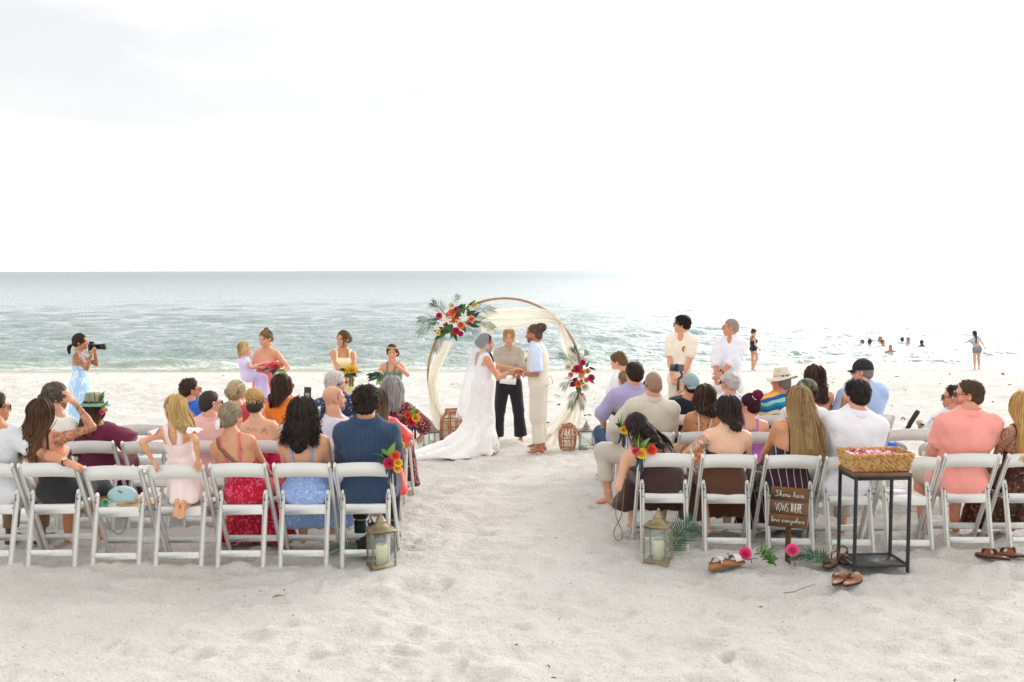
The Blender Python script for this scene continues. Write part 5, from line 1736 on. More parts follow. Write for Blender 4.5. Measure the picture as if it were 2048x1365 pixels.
guest(('R', 0, 5), 'broad man in coral pink polo shirt and sunglasses, looking left', 1937, 758, w=1.18, sk='d9997f', yaw=66, stubble=.7,
      legs={'R': ((.16, .45, .50), (.12, .36, .09), (-.1, 0)), 'L': ((-.15, .43, .50), (-.17, .30, .09), (.1, 0))},
      clothes=[('shirt', fabric('ee9d92'), dict(sleeve=.72, yoke=.8, amp=.009)), ('pants', fabric('b5a893'), dict(len=1.0))], hairf=H(('cap', .008, 'm', -.06, {}), ('short', 500, .03, dict(off=.012, lift=.006))), hairm=hair_mat('4d382a', '6d513e'), extra=lambda i: glasses(i['root'], i['HM'], '17181a', '17181a'))
guest(('R', 0, 6), 'woman with very long golden hair and tattooed shoulder at the right edge', 2046, 783, sex='f', w=1.1, sk='d9a485', yaw=20, tattoo=(('armL', 0, 1), ('back', -.1, .75, .11)),
      clothes=[('dress', floral('dark_rust_floral', ('33221f', '4a2a22', '9a5a3c', '5d4a2c'), 26, 1, .8), dict(top=.56, hem=.06, tilt=.1, w=1.3, straps=(.008, .09, .66, .5)))],
      hairf=long_hair(520, .46, width=.010, spread=.3, puff=.012, wave=.01, wfreq=1.5, pull=(-.04, 0)), hairm=hair_mat('a5783f', 'dfb878'), extra=lambda i: glasses(i['root'], i['HM'], '6b4a30', '4a3320'))
# second row, right
def ex_t(i): glasses(i['root'], i['HM'])
guest(('R', 1, 0), 'bald man in tan linen shirt and trousers, one bare foot out in the aisle', 1306, 744, w=1.12, sk='cf9a7c', yaw=16, hairtop=0, armL=(-.25, .18, .62), poleL=(-1, -.4, -.3),
      legs={'R': ((.13, .45, .50), (.1, .40, .09), (-.1, 0)), 'L': ((-.40, .22, .52), (-.36, .10, .10), (.9, 0))},
      clothes=[('shirt', fabric('cbc1b2'), dict(sleeve=1.7, yoke=.8, amp=.010)), ('pants', fabric('c9c0b2'), dict(len=1.68, flare=.02, cuff=.062))], hairf=H(('cap', .002, 'm', -.065, {})), hairm=hair_mat('a98a74', 'b5947d'), extra=ex_t)
guest(('R', 1, 1), 'tanned woman with wavy brown hair and a cream strap over tattooed back', 1408, 769, sex='f', w=1.04, sk='c98f66', yaw=30, tattoo=(('back', -.06, .8, .03, .5), ('back', .05, .72, .02, .4)),
      clothes=[('dress', floral('orange_floral', ('e0b48f', 'd9793f', 'f0dcc4', 'cc6a3c'), 14), dict(top=.42, hem=.2, straps=(.006, .07, .62, .42), strapm=fabric('ece2d2')))],
      hairf=long_hair(480, .18, width=.009, wave=.014, wfreq=2.2, spread=.3, puff=.016), hairm=hair_mat('2a1d16', '5a4130'), extra=lambda i: glasses(i['root'], i['HM'], 'd9d2cc', None, name='eyeglasses'))
guest(('R', 1, 2), 'woman with dark hair and magenta bun in a white scrunchie, purple glasses, lilac top', 1498, 786, sex='f', w=1.08, sk='e0a88e', yaw=52, tattoo=(('back', .02, .87, .034),),
      clothes=[('dress', fabric('c777d0'), dict(top=.58, hem=.3, straps=(.009, .075, .68, .52)))],
      hairf=H(('cap', .013, 'f', -.06, {}), ('wrap_back', 360, (.0, -.075, .085), dict(off=.014))), hairm=hair_mat('2a1318', '5a1f38'),
      extra=lambda i: (glasses(i['root'], i['HM'], '8a2fa8', None, name='eyeglasses'),
                       (lambda h: h.build(hair_mat('5c1338', 'a3245e'), i['root'], i['HM'], 'hair_bun'))((lambda h: (h.ball((0, -.095, .115), .052, 150), h)[1])(HairB())),
                       mb_link(MB().tube([(.045 * math.cos(a), -.075 + .028 * math.sin(a), .082 + .03 * math.sin(a) + .006 * math.cos(a * 7)) for a in np.linspace(0, 6.28, 30)[:-1]], .014, 7, closed=True), 'scrunchie', simple_c("scrunchie", 'e3dcd8', .9), i['root'], i['HM'])))
camo = floral('camouflage', ('6b6a55', '4c5040', '8f8a74', '3c4036'), 30)
guest(('R', 1, 3), 'person in camouflage ball cap, mostly behind the honey-blonde woman', 1612, 759, w=1.1, sk='d2a084', yaw=40, clothes=[('shirt', fabric('e4e2dd'), dict(sleeve=.8)), ('pants', fabric('55606b'))], hairf=short_hair(.008), hairm=DKBROWN, extra=lambda i: ball_cap(i['root'], i['HM'], camo, tilt=-4))
guest(('R', 1, 4), 'blonde woman in pale pink top, mostly hidden behind the man in white', 1704, 784, sex='f', w=1.12, sk='e2b096', yaw=20, clothes=[('shirt', fabric('e2b3a8'), dict(sleeve=.4, collar=False)), ('skirt', fabric('b0a4a0'), {})], hairf=long_hair(360, .22, wave=.012, wfreq=2, spread=.4, puff=.02), hairm=BLONDE)
guest(('R', 1, 6), 'man in pale blue floral shirt and beige shorts, teal watch on his wrist', 1907, 769, w=1.08, sk='c99478', yaw=68, armL=W(1842, 851, 9.72), poleL=(-.2, -.5, -.9), curlL=.95, palmL=(.3, 0, -1), armR=W(1850, 905, 9.85),
      clothes=[('shirt', floral('pale_leaf_print', ('d9e4e6', 'd9e4e6', '8fa4a8', 'd9e4e6'), 16), dict(sleeve=.85)), ('pants', fabric('c9bda8'), dict(len=.95, flare=.02))], hairf=short_hair(.01), hairm=DKBROWN, extra=lambda i: (ex_t(i), watch(i, -1, '3cb8a8', '1d2f4a')))
# front row, right
guest(('R', 2, 0), 'heavy-set man in lilac shirt and blue jeans on the aisle, dark hair', 1268, 724, w=1.28, sk='d39c82', yaw=20, twist=.1, armL=(-.28, .22, .60), poleL=(-1, -.3, -.3),
      legs={'R': ((.15, .44, .50), (.12, .40, .09), (-.1, 0)), 'L': ((-.30, .36, .50), (-.28, .30, .09), (.3, 0))},
      clothes=[('shirt', fabric('a8a0c4'), dict(sleeve=1.25, yoke=.8, amp=.010)), ('pants', fabric('2d4668'), dict(len=1.8))], hairf=short_hair(.016, 560, .05), hairm=DKBROWN, extra=lambda i: glasses(i['root'], i['HM'], '9a9a9c', None, name='eyeglasses'))
cap_grey = simple_c("cap_grey_blue", '8ea3a8', .85, .1, 40)
guest(('R', 2, 1), 'person in black tee and grey cap worn backward, filming with a gimbal', 1381, 748, w=1.1, sk='c98d6c', yaw=14, pitch=-4, armL=W(1357, 786, 10.92), poleL=(-.6, -.3, -.8), curlL=.95, palmL=(.6, .5, 0),
      clothes=[('shirt', fabric('1c2128'), dict(sleeve=.8, collar=False)), ('pants', fabric('3a3c42'))], hairf=H(('cap', .006, 'f', -.06, {})), hairm=DKBROWN, extra=lambda i: ball_cap(i['root'], i['HM'], cap_grey, back=True, tilt=6))
guest(('R', 2, 2), 'white-haired man in pale blue floral shirt with dark sunglasses', 1459, 743, w=1.12, sk='dda08a', yaw=34,
      clothes=[('shirt', floral('white_blue_print', ('dfe3ea', 'dfe3ea', '9fb0cf', 'c9d4e6'), 16), dict(sleeve=.8)), ('pants', fabric('b0a898'))], hairf=short_hair(.012, 420, .04), hairm=WHITEH, brow='c9c4bd', extra=ex_t)
def cream_hat(i):
    m = simple_c("hat_cream", 'd8cdbb', .8, .06, 30)
    o, M = lathe_hat(i['root'], i['HM'], [(0, .112), (.035, .112), (.062, .118), (.07, .108), (.082, .03), (.087, .004), (.112, -.002), (.15, -.014), (.15, -.018), (.112, -.006), (.086, -.002)], m, 'hat', -8, brimwave=.018)
    mb_link(MB().lathe([(.0845, .008), (.0855, .030), (.084, .031), (.083, .008)], 28, (0, 0, 0), 1, 1.18), 'hat_band', simple_c("hat_band_tan", 'b59f80', .7), o, M)
    for a in (-2.6, -2.05, -1.1):
        mb_link(MB().box((0, 0, 0), (.022, .004, .016)), 'band_patch', simple_c("patch_brown", '4a3324', .6), o, M @ Matrix.Translation((.086 * math.cos(a), .101 * math.sin(a), .019)) @ Matrix.Rotation(a + math.pi / 2, 4, 'Z'))
    for k in range(3):
        mb_link(MB().ell((0, 0, 0), (.004, .003, .004)), 'eyelet', simple_c("eyelet_dark", '4d453b', .6), o, M @ Matrix.Translation((-.0755, -.02 + .016 * k, .075)))
    glasses(i['root'], i['HM'], '5a3330', None, name='eyeglasses')
guest(('R', 2, 3), 'man in cream brimmed hat and teal and orange striped shirt', 1562, 744, w=1.16, sk='c98a6c', yaw=46, hairtop=0,
      clothes=[('shirt', stripes('serape_stripes', ('1e86a8', '8fd0c8', '2a5fa0', 'f0b54a', 'e08a4a', '4a8aa8', 'e9d8a8', '1f5f8a'), 3.4, 2, .5, .25, .25), dict(sleeve=.85)), ('pants', fabric('6b6a62'))], hairf=H(('cap', .006, 'm', -.06, {})), hairm=GREY, extra=cream_hat)
guest(('R', 2, 4), 'woman with long dark curls in dark green leaf-print off-shoulder top', 1627, 731, sex='f', w=1.06, sk='d49c80', yaw=36,
      clothes=[('dress', floral('dark_leaf_print', ('1c2a2a', '1c2a2a', '6f8f84', '2f4a44'), 22), dict(top=.62, hem=.2))],
      hairf=H(('cap', .022, 'f', -.07, {}), ('core', [((0, -.04, 0), (0, -.12, -.12), .075, .06), ((0, -.12, -.12), (0, -.15, -.25), .06, .04)], {}), ('hang', 480, .29, dict(curl=.012, cfreq=4, wave=.014, wfreq=2.4, puff=.02, spread=.2))), hairm=hair_mat('2c1d1a', '5b3e35'))
guest(('R', 2, 5), 'man in black ball cap and light blue shirt with cropped grey hair, looking left', 1724, 722, w=1.22, sk='d6a088', yaw=64, hairtop=0, armL=(-.3, .2, .62),
      clothes=[('shirt', fabric('a9bfe0'), dict(sleeve=.8, yoke=.8)), ('pants', fabric('9a958a'))], hairf=H(('cap', .008, 'm', -.065, {}), ('short', 360, .02, dict(off=.01, lift=.004))), hairm=GREY, extra=lambda i: ball_cap(i['root'], i['HM'], simple_c("cap_black", '26232a', .85, .1, 40), tilt=-3))
# ------------------------------------------------------------------ the ceremony
def standing(label, px, Y, toppx, toppy, face, group=None, **kw):
    """face: compass of the body in degrees, 0 = towards the sea, 90 = to the left of the picture"""
    x = at(px, 800, Y).x
    return person(label, (x, Y, float(zg(Y))), 'stand', top=at(toppx, toppy, Y), rz=R(face), group=group, **kw)

def sheer(name, hexc, tr=.3):
    t = NT(name); c = lin(hexc)
    df = t.n.new("ShaderNodeBsdfDiffuse"); df.inputs[0].default_value = c
    tl = t.n.new("ShaderNodeBsdfTranslucent"); tl.inputs[0].default_value = c
    tp = t.n.new("ShaderNodeBsdfTransparent")
    m1 = t.n.new("ShaderNodeMixShader"); m1.inputs[0].default_value = .45
    t.l.new(df.outputs[0], m1.inputs[1]); t.l.new(tl.outputs[0], m1.inputs[2])
    m2 = t.n.new("ShaderNodeMixShader"); m2.inputs[0].default_value = tr
    t.l.new(m1.outputs[0], m2.inputs[1]); t.l.new(tp.outputs[0], m2.inputs[2])
    bp = t.n.new("ShaderNodeBump"); bp.inputs['Strength'].default_value = .5; bp.inputs['Distance'].default_value = .01
    t.l.new(t.noise(14, 3, .5, t.tc((1, 1, .25))), bp.inputs['Height'])
    for nd in (df, tl): t.l.new(bp.outputs[0], nd.inputs['Normal'])
    t.l.new(m2.outputs[0], t.out.inputs['Surface'])
    return t.m
DRAPE_M = sheer("drape_cream", 'efeadb', .22)
VEIL_M = sheer("veil_tulle", 'f2f1f4', .66)
AY = 13.35
def build_arch():
    zb = float(zg(AY)); top = at(1012, 597, AY); Rr = (top.z - zb + .05) / 2
    c = Vector((at(1009, 760, AY).x, AY, zb - .05 + Rr))
    wood = simple("arch_wood", 'a88664', .55, .2, 14, .1, 90)
    t = thing('wedding_arch', 'round wooden hoop arch standing on the sand behind the couple', 'arch', (c.x, AY, zb))
    a = np.linspace(0, 2 * math.pi, 97)[:-1]
    MB().tube([(Rr * math.sin(q), 0, c.z - zb + Rr * math.cos(q)) for q in a], .0165, 10, .8, closed=True, up=(0, 1, 0)).build('hoop', wood, t)
    for sx in (-1, 1):
        MB().box((sx * .45, 0, .03), (.10, .5, .05), None, .008).build('foot', wood, t)
    return c, Rr, zb
ARCH_C, ARCH_R, ARCH_Z = build_arch()

def drape(label, left, right, Y=AY - .06, folds=5, amp=.03, n=26, m=34, seed=0, sway=.0, m_=None, name='drape', zfloor=True):
    """cloth strip between two pixel polylines hanging at depth Y, with real folds"""
    L = np.array([tuple(at(x, y, Y)) for x, y in left]); Rg = np.array([tuple(at(x, y, Y)) for x, y in right])
    def rs(P):
        d = np.concatenate([[0], np.cumsum(np.linalg.norm(np.diff(P, axis=0), axis=1))]); d /= d[-1]
        k = np.linspace(0, 1, m)
        q = np.stack([np.interp(k, d, P[:, i]) for i in range(3)], 1)
        for _ in range(2):
            q[1:-1] = (q[:-2] + 2 * q[1:-1] + q[2:]) / 4
        return q
    L, Rg = rs(L), rs(Rg)
    u = np.linspace(0, 1, n)
    A = L[:, None] * (1 - u)[None, :, None] + Rg[:, None] * u[None, :, None]
    wd = np.linalg.norm(Rg - L, axis=1)[:, None]
    k = np.linspace(0, 1, m)[:, None]
    ph = noise2(u[None] * 3 + seed, k * 2.5, seed + 60) * 2.2
    A[..., 1] += amp * np.sin(u[None] * folds * 6.28 + ph) * np.minimum(1, .45 + .2 / (wd + .12)) + sway * k
    A[..., 0] += .012 * np.sin(u[None] * folds * 6.28 * .9 + ph + 1.3)
    if zfloor: A[..., 2] = np.maximum(A[..., 2], zg(A[..., 1]) + .006 + .015 * (1 + np.sin(A[..., 0] * 40)) * (A[..., 2] < zg(A[..., 1]) + .05))
    o = MB().grid(A).build(name, m_ or DRAPE_M)
    return tag(o, label, 'drape', 'sheer drapes on the arch')
drape('sheer cream drape swagged across the top of the hoop', [(962, 628), (990, 617), (1040, 614), (1090, 618), (1118, 640)], [(962, 678), (992, 660), (1040, 658), (1085, 650), (1124, 646)], folds=3, amp=.035, seed=1, zfloor=False)
drape('sheer cream drape tied down the left side of the hoop', [(880, 682), (866, 715), (857, 745), (856, 768), (858, 820), (858, 880), (859, 905)], [(908, 684), (892, 720), (880, 745), (870, 768), (884, 815), (902, 865), (912, 900)], folds=4, amp=.03, seed=2)
drape('sheer cream drape hanging inside the upper right of the hoop', [(1116, 646), (1117, 670), (1124, 700), (1136, 730), (1146, 750)], [(1124, 646), (1140, 675), (1152, 705), (1158, 730), (1160, 750)], folds=2.5, amp=.025, seed=3, zfloor=False)
drape('sheer cream drape spreading onto the sand at the lower right of the hoop', [(1140, 800), (1122, 825), (1102, 855), (1088, 880), (1084, 902)], [(1162, 800), (1164, 830), (1160, 855), (1156, 880), (1152, 902)], folds=4, amp=.04, seed=4)

# flower arrangements on the hoop ------------------------------------------
def lily(parent, M, m):
    mb = MB()
    for k in range(6):
        a = k * math.pi / 3
        A = np.zeros((5, 3, 3))
        for i, t in enumerate(np.linspace(0, 1, 5)):
            for j, u in enumerate((-1, 0, 1)):
                w = .19 * math.sin(math.pi * min(1, .1 + .9 * t))
                r = .1 + .9 * t; z = .5 * t - .35 * t * t - .05 * abs(u)
                A[i, j] = (r * math.cos(a) - u * w * math.sin(a), r * math.sin(a) + u * w * math.cos(a), z)
        mb.grid(A)
    return put('lily', mb.mesh('lily'), m, parent, M)
FROND_M = [leafmat("frond_green", '3a5a30', .7), leafmat("frond_olive", '56573f', .7)]
def arrangement(label, cx, cy, items, leaves, fronds, Y):
    c = at(cx, cy, Y)
    t = thing('flower_arrangement', label, 'flowers', c, 0, 'flower arrangements on the arch')
    def lp(px, py, dy=0): return at(px, py, Y + dy) - c
    for (px, py, r, col, kind) in items:
        p = lp(px, py, -.05); d = (p * .8 + Vector((0, -.55, .05)))
        sc = r / 151.0 * 1.12
        M = dirM(p + d.normalized() * .03, d, random.random() * 6, sc)
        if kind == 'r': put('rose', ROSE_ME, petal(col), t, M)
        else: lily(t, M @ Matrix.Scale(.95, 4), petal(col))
    for (px, py, qx, qy, col, sc) in leaves:
        a, b = lp(px, py, -.02), lp(qx, qy, -.06 - .05 * random.random())
        d = b - a
        y = d.normalized(); x = y.cross(Vector((random.uniform(-.4, .4), -1, random.uniform(-.3, .3)))).normalized(); z = x.cross(y)
        M = Matrix.Translation(a) @ Matrix((x * sc, y, z)).transposed().to_4x4() @ Matrix.Scale(d.length * .88, 4)
        put('leaf', LEAF_ME, LEAF_M[col], t, M)
    for k, (px, py, qx, qy, ll, nl, fan) in enumerate(fronds):
        a, b = lp(px, py, .02), lp(qx, qy, -.03)
        mid = (a + b) / 2 + Vector((0, -.03, .03))
        rib, lf = frond_joined([a, mid, b], ll * 1.1, max(9, nl - 7), .0062, .12, fan, k)
        f = rib.build('frond', FROND_M[k % 2], t); o = lf.build('leaflets', FROND_M[k % 2], f); o['kind'] = 'stuff'
    return t
PK, OR, PE, IV, YE, CR = 'c81458', 'ef8a3c', 'f0a288', 'efe8d2', 'f0d21e', 'a3123f'
lv1 = []
for (x, y, qx, qy, c_, s_) in ((905, 640, 934, 604, 0, 1.5), (915, 625, 925, 606, 1, 1.3), (935, 622, 952, 598, 0, 1.0), (945, 610, 960, 604, 1, .9), (930, 630, 955, 622, 1, 1), (940, 640, 962, 622, 1, .9), (945, 645, 965, 645, 0, .9), (940, 650, 962, 655, 1, .9),
        (905, 650, 884, 672, 0, 1.5), (895, 655, 890, 668, 1, 1.4), (885, 655, 865, 665, 1, .9), (872, 648, 858, 647, 0, .9), (890, 665, 875, 680, 0, .9), (905, 662, 902, 680, 0, 1.1), (908, 665, 915, 686, 1, .8), (900, 640, 888, 625, 1, 1), (920, 655, 935, 662, 3, 1), (925, 650, 932, 668, 3, .9), (880, 640, 862, 640, 3, .8), (912, 645, 922, 635, 0, 1.2), (888, 660, 868, 684, 1, .9)):
    lv1.append((x, y, qx, qy, c_, s_))
arrangement('large tropical arrangement of roses, lilies and palm on the upper left of the hoop', 912, 645,
    [(880, 633, 6.5, PK, 'r'), (911, 621, 6, PK, 'r'), (905, 627, 8, OR, 'r'), (907, 641, 6.5, OR, 'r'), (922, 650, 8, OR, 'r'), (912, 662, 7.5, PK, 'r'), (921, 667, 5.5, PK, 'r'), (942, 639, 7, PE, 'r'), (937, 645, 6, CR, 'r'), (892, 648, 5, CR, 'r'), (914, 635, 5, CR, 'r'),
     (904, 613, 7.5, IV, 'r'), (949, 611, 5, YE, 'r'), (878, 666, 5, 'f2e27a', 'r'), (897, 631, 6, PE, 'r'), (932, 646, 5.5, IV, 'r'), (884, 641, 11, 'f1ece2', 'l'), (895, 640, 11, 'f1ece2', 'l'), (928, 636, 11, 'f1ece2', 'l'), (918, 640, 8, IV, 'l'), (941, 618, 7, IV, 'l'), (876, 656, 8, 'f1e9d0', 'l')],
    lv1, [(885, 640, 840, 665, .13, 24, .8), (890, 630, 868, 608, .15, 22, .7), (905, 620, 915, 594, .10, 16, .8), (935, 625, 985, 620, .13, 24, .8), (940, 640, 985, 655, .14, 24, .7), (890, 660, 872, 700, .12, 22, .6), (880, 648, 842, 640, .14, 22, .7), (925, 655, 955, 668, .12, 18, .7)], AY - .06)
lv2 = [(1160, 745, 1163, 722, 0, 1), (1172, 735, 1178, 722, 0, .9), (1178, 735, 1194, 741, 1, .7), (1155, 770, 1160, 790, 1, 1.3), (1160, 770, 1156, 792, 0, 1.3), (1150, 765, 1138, 775, 1, 1), (1168, 740, 1172, 748, 0, 1.2), (1150, 745, 1140, 738, 1, .9), (1180, 762, 1190, 768, 0, .9), (1165, 765, 1170, 775, 3, 1), (1155, 755, 1148, 765, 3, 1), (1165, 758, 1160, 770, 0, 1)]
arrangement('smaller tropical arrangement of roses and palm on the right side of the hoop', 1160, 752,
    [(1165, 727, 6, PK, 'r'), (1154, 739, 8, PK, 'r'), (1163, 746, 6.5, OR, 'r'), (1156, 767, 7, OR, 'r'), (1181, 756, 7, PK, 'r'), (1146, 768, 5.5, CR, 'r'), (1162, 753, 6.5, 'f3d9bd', 'r'), (1137, 735, 7, IV, 'r'), (1142, 750, 5.5, PE, 'r'), (1174, 743, 5.5, PE, 'r'), (1172, 760, 5.5, PE, 'r'), (1169, 774, 8, 'f3ead6', 'r'), (1163, 788, 4, PE, 'r'), (1150, 760, 4.5, '6a4a7a', 'r')],
    lv2, [(1155, 735, 1122, 712, .12, 20, .7), (1158, 730, 1148, 700, .14, 22, .6), (1162, 728, 1172, 706, .10, 16, .7), (1150, 760, 1128, 772, .13, 20, .7), (1155, 780, 1142, 812, .13, 22, .6), (1160, 780, 1164, 815, .12, 22, .5)], AY - .06)

# bride ------------------------------------------------------------------------
lace = simple("gown_white", 'f1eeec', .75, .05, 20, .5, 70, spec=.25)
def bride_extra(i):
    root, loc, Rw = i['root'], i['loc'], i['Rw']; Ri = Rw.transposed(); P, s = i['P'], i['s']
    def lw(x, y, z): return np.array(tuple(Ri @ Vector((x, y, z))))      # world offsets, metres
    # skirt and train
    z0 = .0
    ex = [(np.array(P), np.array(P) + np.array((0, .0, -.42)), .158, .135, .05), (np.array(P) + np.array((0, 0, -.4)), lw(.02, .0, .04), .135, .185, .08)]
    k = np.array(P)
    chains = [[(-.03, -.02, .66), (-.13, -.05, .40), (-.31, -.11, .19), (-.56, -.20, .07), (-.86, -.32, .025)],
              [(-.02, -.05, .56), (-.10, -.15, .32), (-.25, -.30, .13), (-.50, -.46, .04), (-.78, -.54, .015)],
              [(-.01, -.06, .45), (-.05, -.20, .21), (-.14, -.38, .06), (-.34, -.58, .015)],
              [(.02, -.06, .4), (.04, -.16, .2), (.05, -.27, .05)],
              [(-.03, .05, .56), (-.17, .07, .30), (-.38, .02, .12), (-.66, -.06, .04), (-.95, -.2, .02)]]
    for ch in chains:
        rr = [.10, .10, .085, .065, .045]
        for a in range(len(ch) - 1):
            ex.append((lw(*ch[a]), lw(*ch[a + 1]), rr[a], rr[a + 1], .09))
    def fold(V):
        z = np.clip((.8 - V[:, 2]) / .7, 0, 1)
        w = V @ np.array(Rw).T
        ang = np.arctan2(w[:, 1] + .1, w[:, 0] - .15)
        return .014 * z * np.sin(ang * 16 + 2.5 * noise3(w * 3)) + .006 * z * np.sin(ang * 39)
    G = i['garment']
    lo_cut = ((0, 0, .012), (0, 0, -1))
    S2 = Sdf(np.array((-1.4, -1.4, -.05)), np.array((1.4, 1.4, 1.1)), .019)
    for p in ex: S2.cone(p[0], p[1], p[2], p[3], p[4])
    i['put'](S2, ['torso', 'legRu', 'legLu'], .012)
    S2.cut(*lo_cut); S2.cut(P + i['U'] * i['L'] * .22, i['U'])
    V, Q = S2.surf(); nr = vnormals(V, Q)
    V = V + nr * fold(V)[:, None]
    link('gown_skirt', npmesh('gown_skirt', V, Q), lace, root)
    # flat end of the train lying on the sand
    u, v = np.linspace(0, 1, 26), np.linspace(0, 1, 34)
    A = np.zeros((26, 34, 3))
    for a, q in enumerate(u):
        for b, r_ in enumerate(v):
            th = math.pi * (.93 + .50 * r_)
            rad = .35 + q * (.80 - .30 * abs(r_ - .35) * 1.6)
            x, y = rad * math.cos(th) + .02, rad * math.sin(th) * .72 - .02
            z = .018 + .012 * math.sin(r_ * 30 + 2 * math.sin(q * 5)) * (1 - q * .6) + .05 * (1 - q) ** 2
            A[a, b] = lw(x, y, z + float(zg(loc.y + y) - loc.z))
    link('train', MB().grid(A).mesh('train'), lace, root)
    # lace bodice, thick shoulder straps
    for sx in (1, -1):
        body_strip(i, [i['tp'](sx * .07, -.16, .55), i['tp'](sx * .095, -.14, .8), i['tp'](sx * .10, -.05, 1.0), i['tp'](sx * .1, .1, .9), i['tp'](sx * .08, .16, .62)], .034, lace, 'shoulder_strap', .006)
    # veil: a half tube of tulle from the crown to the ground behind her
    hc = i['hcen']
    n, m = 40, 30
    A = np.zeros((n, m, 3)); hz = hc.z
    for a, q in enumerate(np.linspace(0, 1, n)):
        for b, r_ in enumerate(np.linspace(-1, 1, m)):
            if q < .16:
                t_ = q / .16; e = math.pi / 2 * (1 - t_) + .05
                rx, ry, zz = .098 * math.cos(e), .125 * math.cos(e), .055 + .10 * math.sin(e)
                ang = r_ * 1.75
                A[a, b] = (hc.x + rx * math.sin(ang), hc.y - .03 - ry * math.cos(ang) + .01, hz + zz)
            else:
                t_ = (q - .16) / .84
                wd = .1 + .13 * t_ ** .7
                ang = r_ * (1.75 - .5 * t_)
                zz = hz + .055 - t_ * (hz - .42)
                back = .13 + .24 * t_
                f_ = .016 * math.sin(r_ * 21 + 3 * t_) * min(1, t_ * 3)
                A[a, b] = (hc.x + (wd + f_) * math.sin(ang), hc.y - .03 - (back + f_) * math.cos(ang) - .02 * t_, max(zz, .02))
    link('veil', MB().grid(A).mesh('veil'), VEIL_M, root)
    bracelet(i, 1, 3, 'd8c7a2')
    # hair pin in the knot and the loose plait over her shoulder
    h = HairB(); h.tail([(.06, .02, -.10), (.085, .045, -.18), (.075, .065, -.25), (.07, .07, -.30)], .028, 70, dict(wave=.01)['wave']) if False else h.tail([(.06, .0, -.08), (.08, .05, -.16), (.07, .085, -.235), (.06, .09, -.28)], .030, 90, .010, .012)
    h.build(DKBROWN, root, i['HM'], 'plait')
bride = standing('bride in white lace gown with long train and sheer veil, holding the groom\'s hands', 966, 12.85, 972, 667, -64, 'wedding couple', sex='f', w=.98, sk='d49a78', yaw=-12, pitch=4, voxel=.0175, s=.94,
    armR=W(1024, 742, 12.80), poleR=(.5, -.5, -1), armL=W(1030, 738, 12.98), poleL=(-.3, -.4, -1), palmR=(0, .0, -1), palmL=(0, 0, -1), curlR=.95, curlL=.95,
    clothes=[('top', lace, dict(top=.70, tilt=.25, bot=-.2, t=.010))],
    hairf=H(('cap', .014, 'f', -.06, {}), ('wrap_back', 300, (0, -.10, .0), dict(off=.016)), ('ball', (0, -.105, .0), .05, 110, {})), hairm=DKBROWN, extra=bride_extra)
# officiant -------------------------------------------------------------------
def off_extra(i):
    a = np.linspace(2.6, 6.8, 16)
    c = i['N'] + i['U'] * .02
    mb_link(MB().tube([tuple(c + i['X'] * (.075 * math.cos(q)) - i['F'] * (.085 * math.sin(q)) - i['U'] * (.045 * max(0, -math.sin(q)))) for q in a], .006, 6), 'necklace', simple_c("necklace_shell", 'd9c2ae', .4), i['root'])
off = standing('officiant in taupe short-sleeved shirt and wide black trousers, reading from a paper', 1018, 13.75, 1018, 657, 180, None, sex='f', w=1.02, sk='dda68a', pitch=8, lip='9c4a48', voxel=.0175,
    armR=W(1003, 752, 13.45), poleR=(.7, -.2, -1), armL=W(1034, 750, 13.45), poleL=(-.7, -.2, -1), palmR=(-.2, .2, .9), palmL=(.2, .2, .9), curlR=.95, curlL=.95, legs={'R': ((.13, .01, .46), (.165, -.02, .085)), 'L': ((-.13, .01, .46), (-.165, -.02, .085))},
    clothes=[('shirt', fabric('b8ab9c'), dict(sleeve=1.1, flare=.03, hem=.08, amp=.012, vneck=True, buttons=True, tail=False, collar=False)), ('pants', fabric('25252b'), dict(len=1.97, flare=.012, cuff=.085, waist=.16))],
    hairf=H(('cap', .014, 'f', -.05, {}), ('wrap_back', 300, (0, -.08, .08), dict(off=.016)), ('hang', 70, .12, dict(phimax=2.75, front=True, lo_el=.7, back=0, width=.008)), ('ball', (0, -.06, .11), .035, 60, {})), hairm=hair_mat('a8813f', 'e3c384'), extra=off_extra)
pm = simple("paper_white", 'e9e7e2', .8, .03)
c_ = at(1016, 760, 13.36)
tag(MB().box((0, 0, 0), (.22, .004, .16)).box((.0, -.004, .0), (.215, .003, .155), Matrix.Rotation(.06, 4, 'X')).build('script_booklet', pm, None, False, c_), 'open white paper held by the officiant behind the joined hands', 'paper').rotation_euler = (-.9, .1, .0)
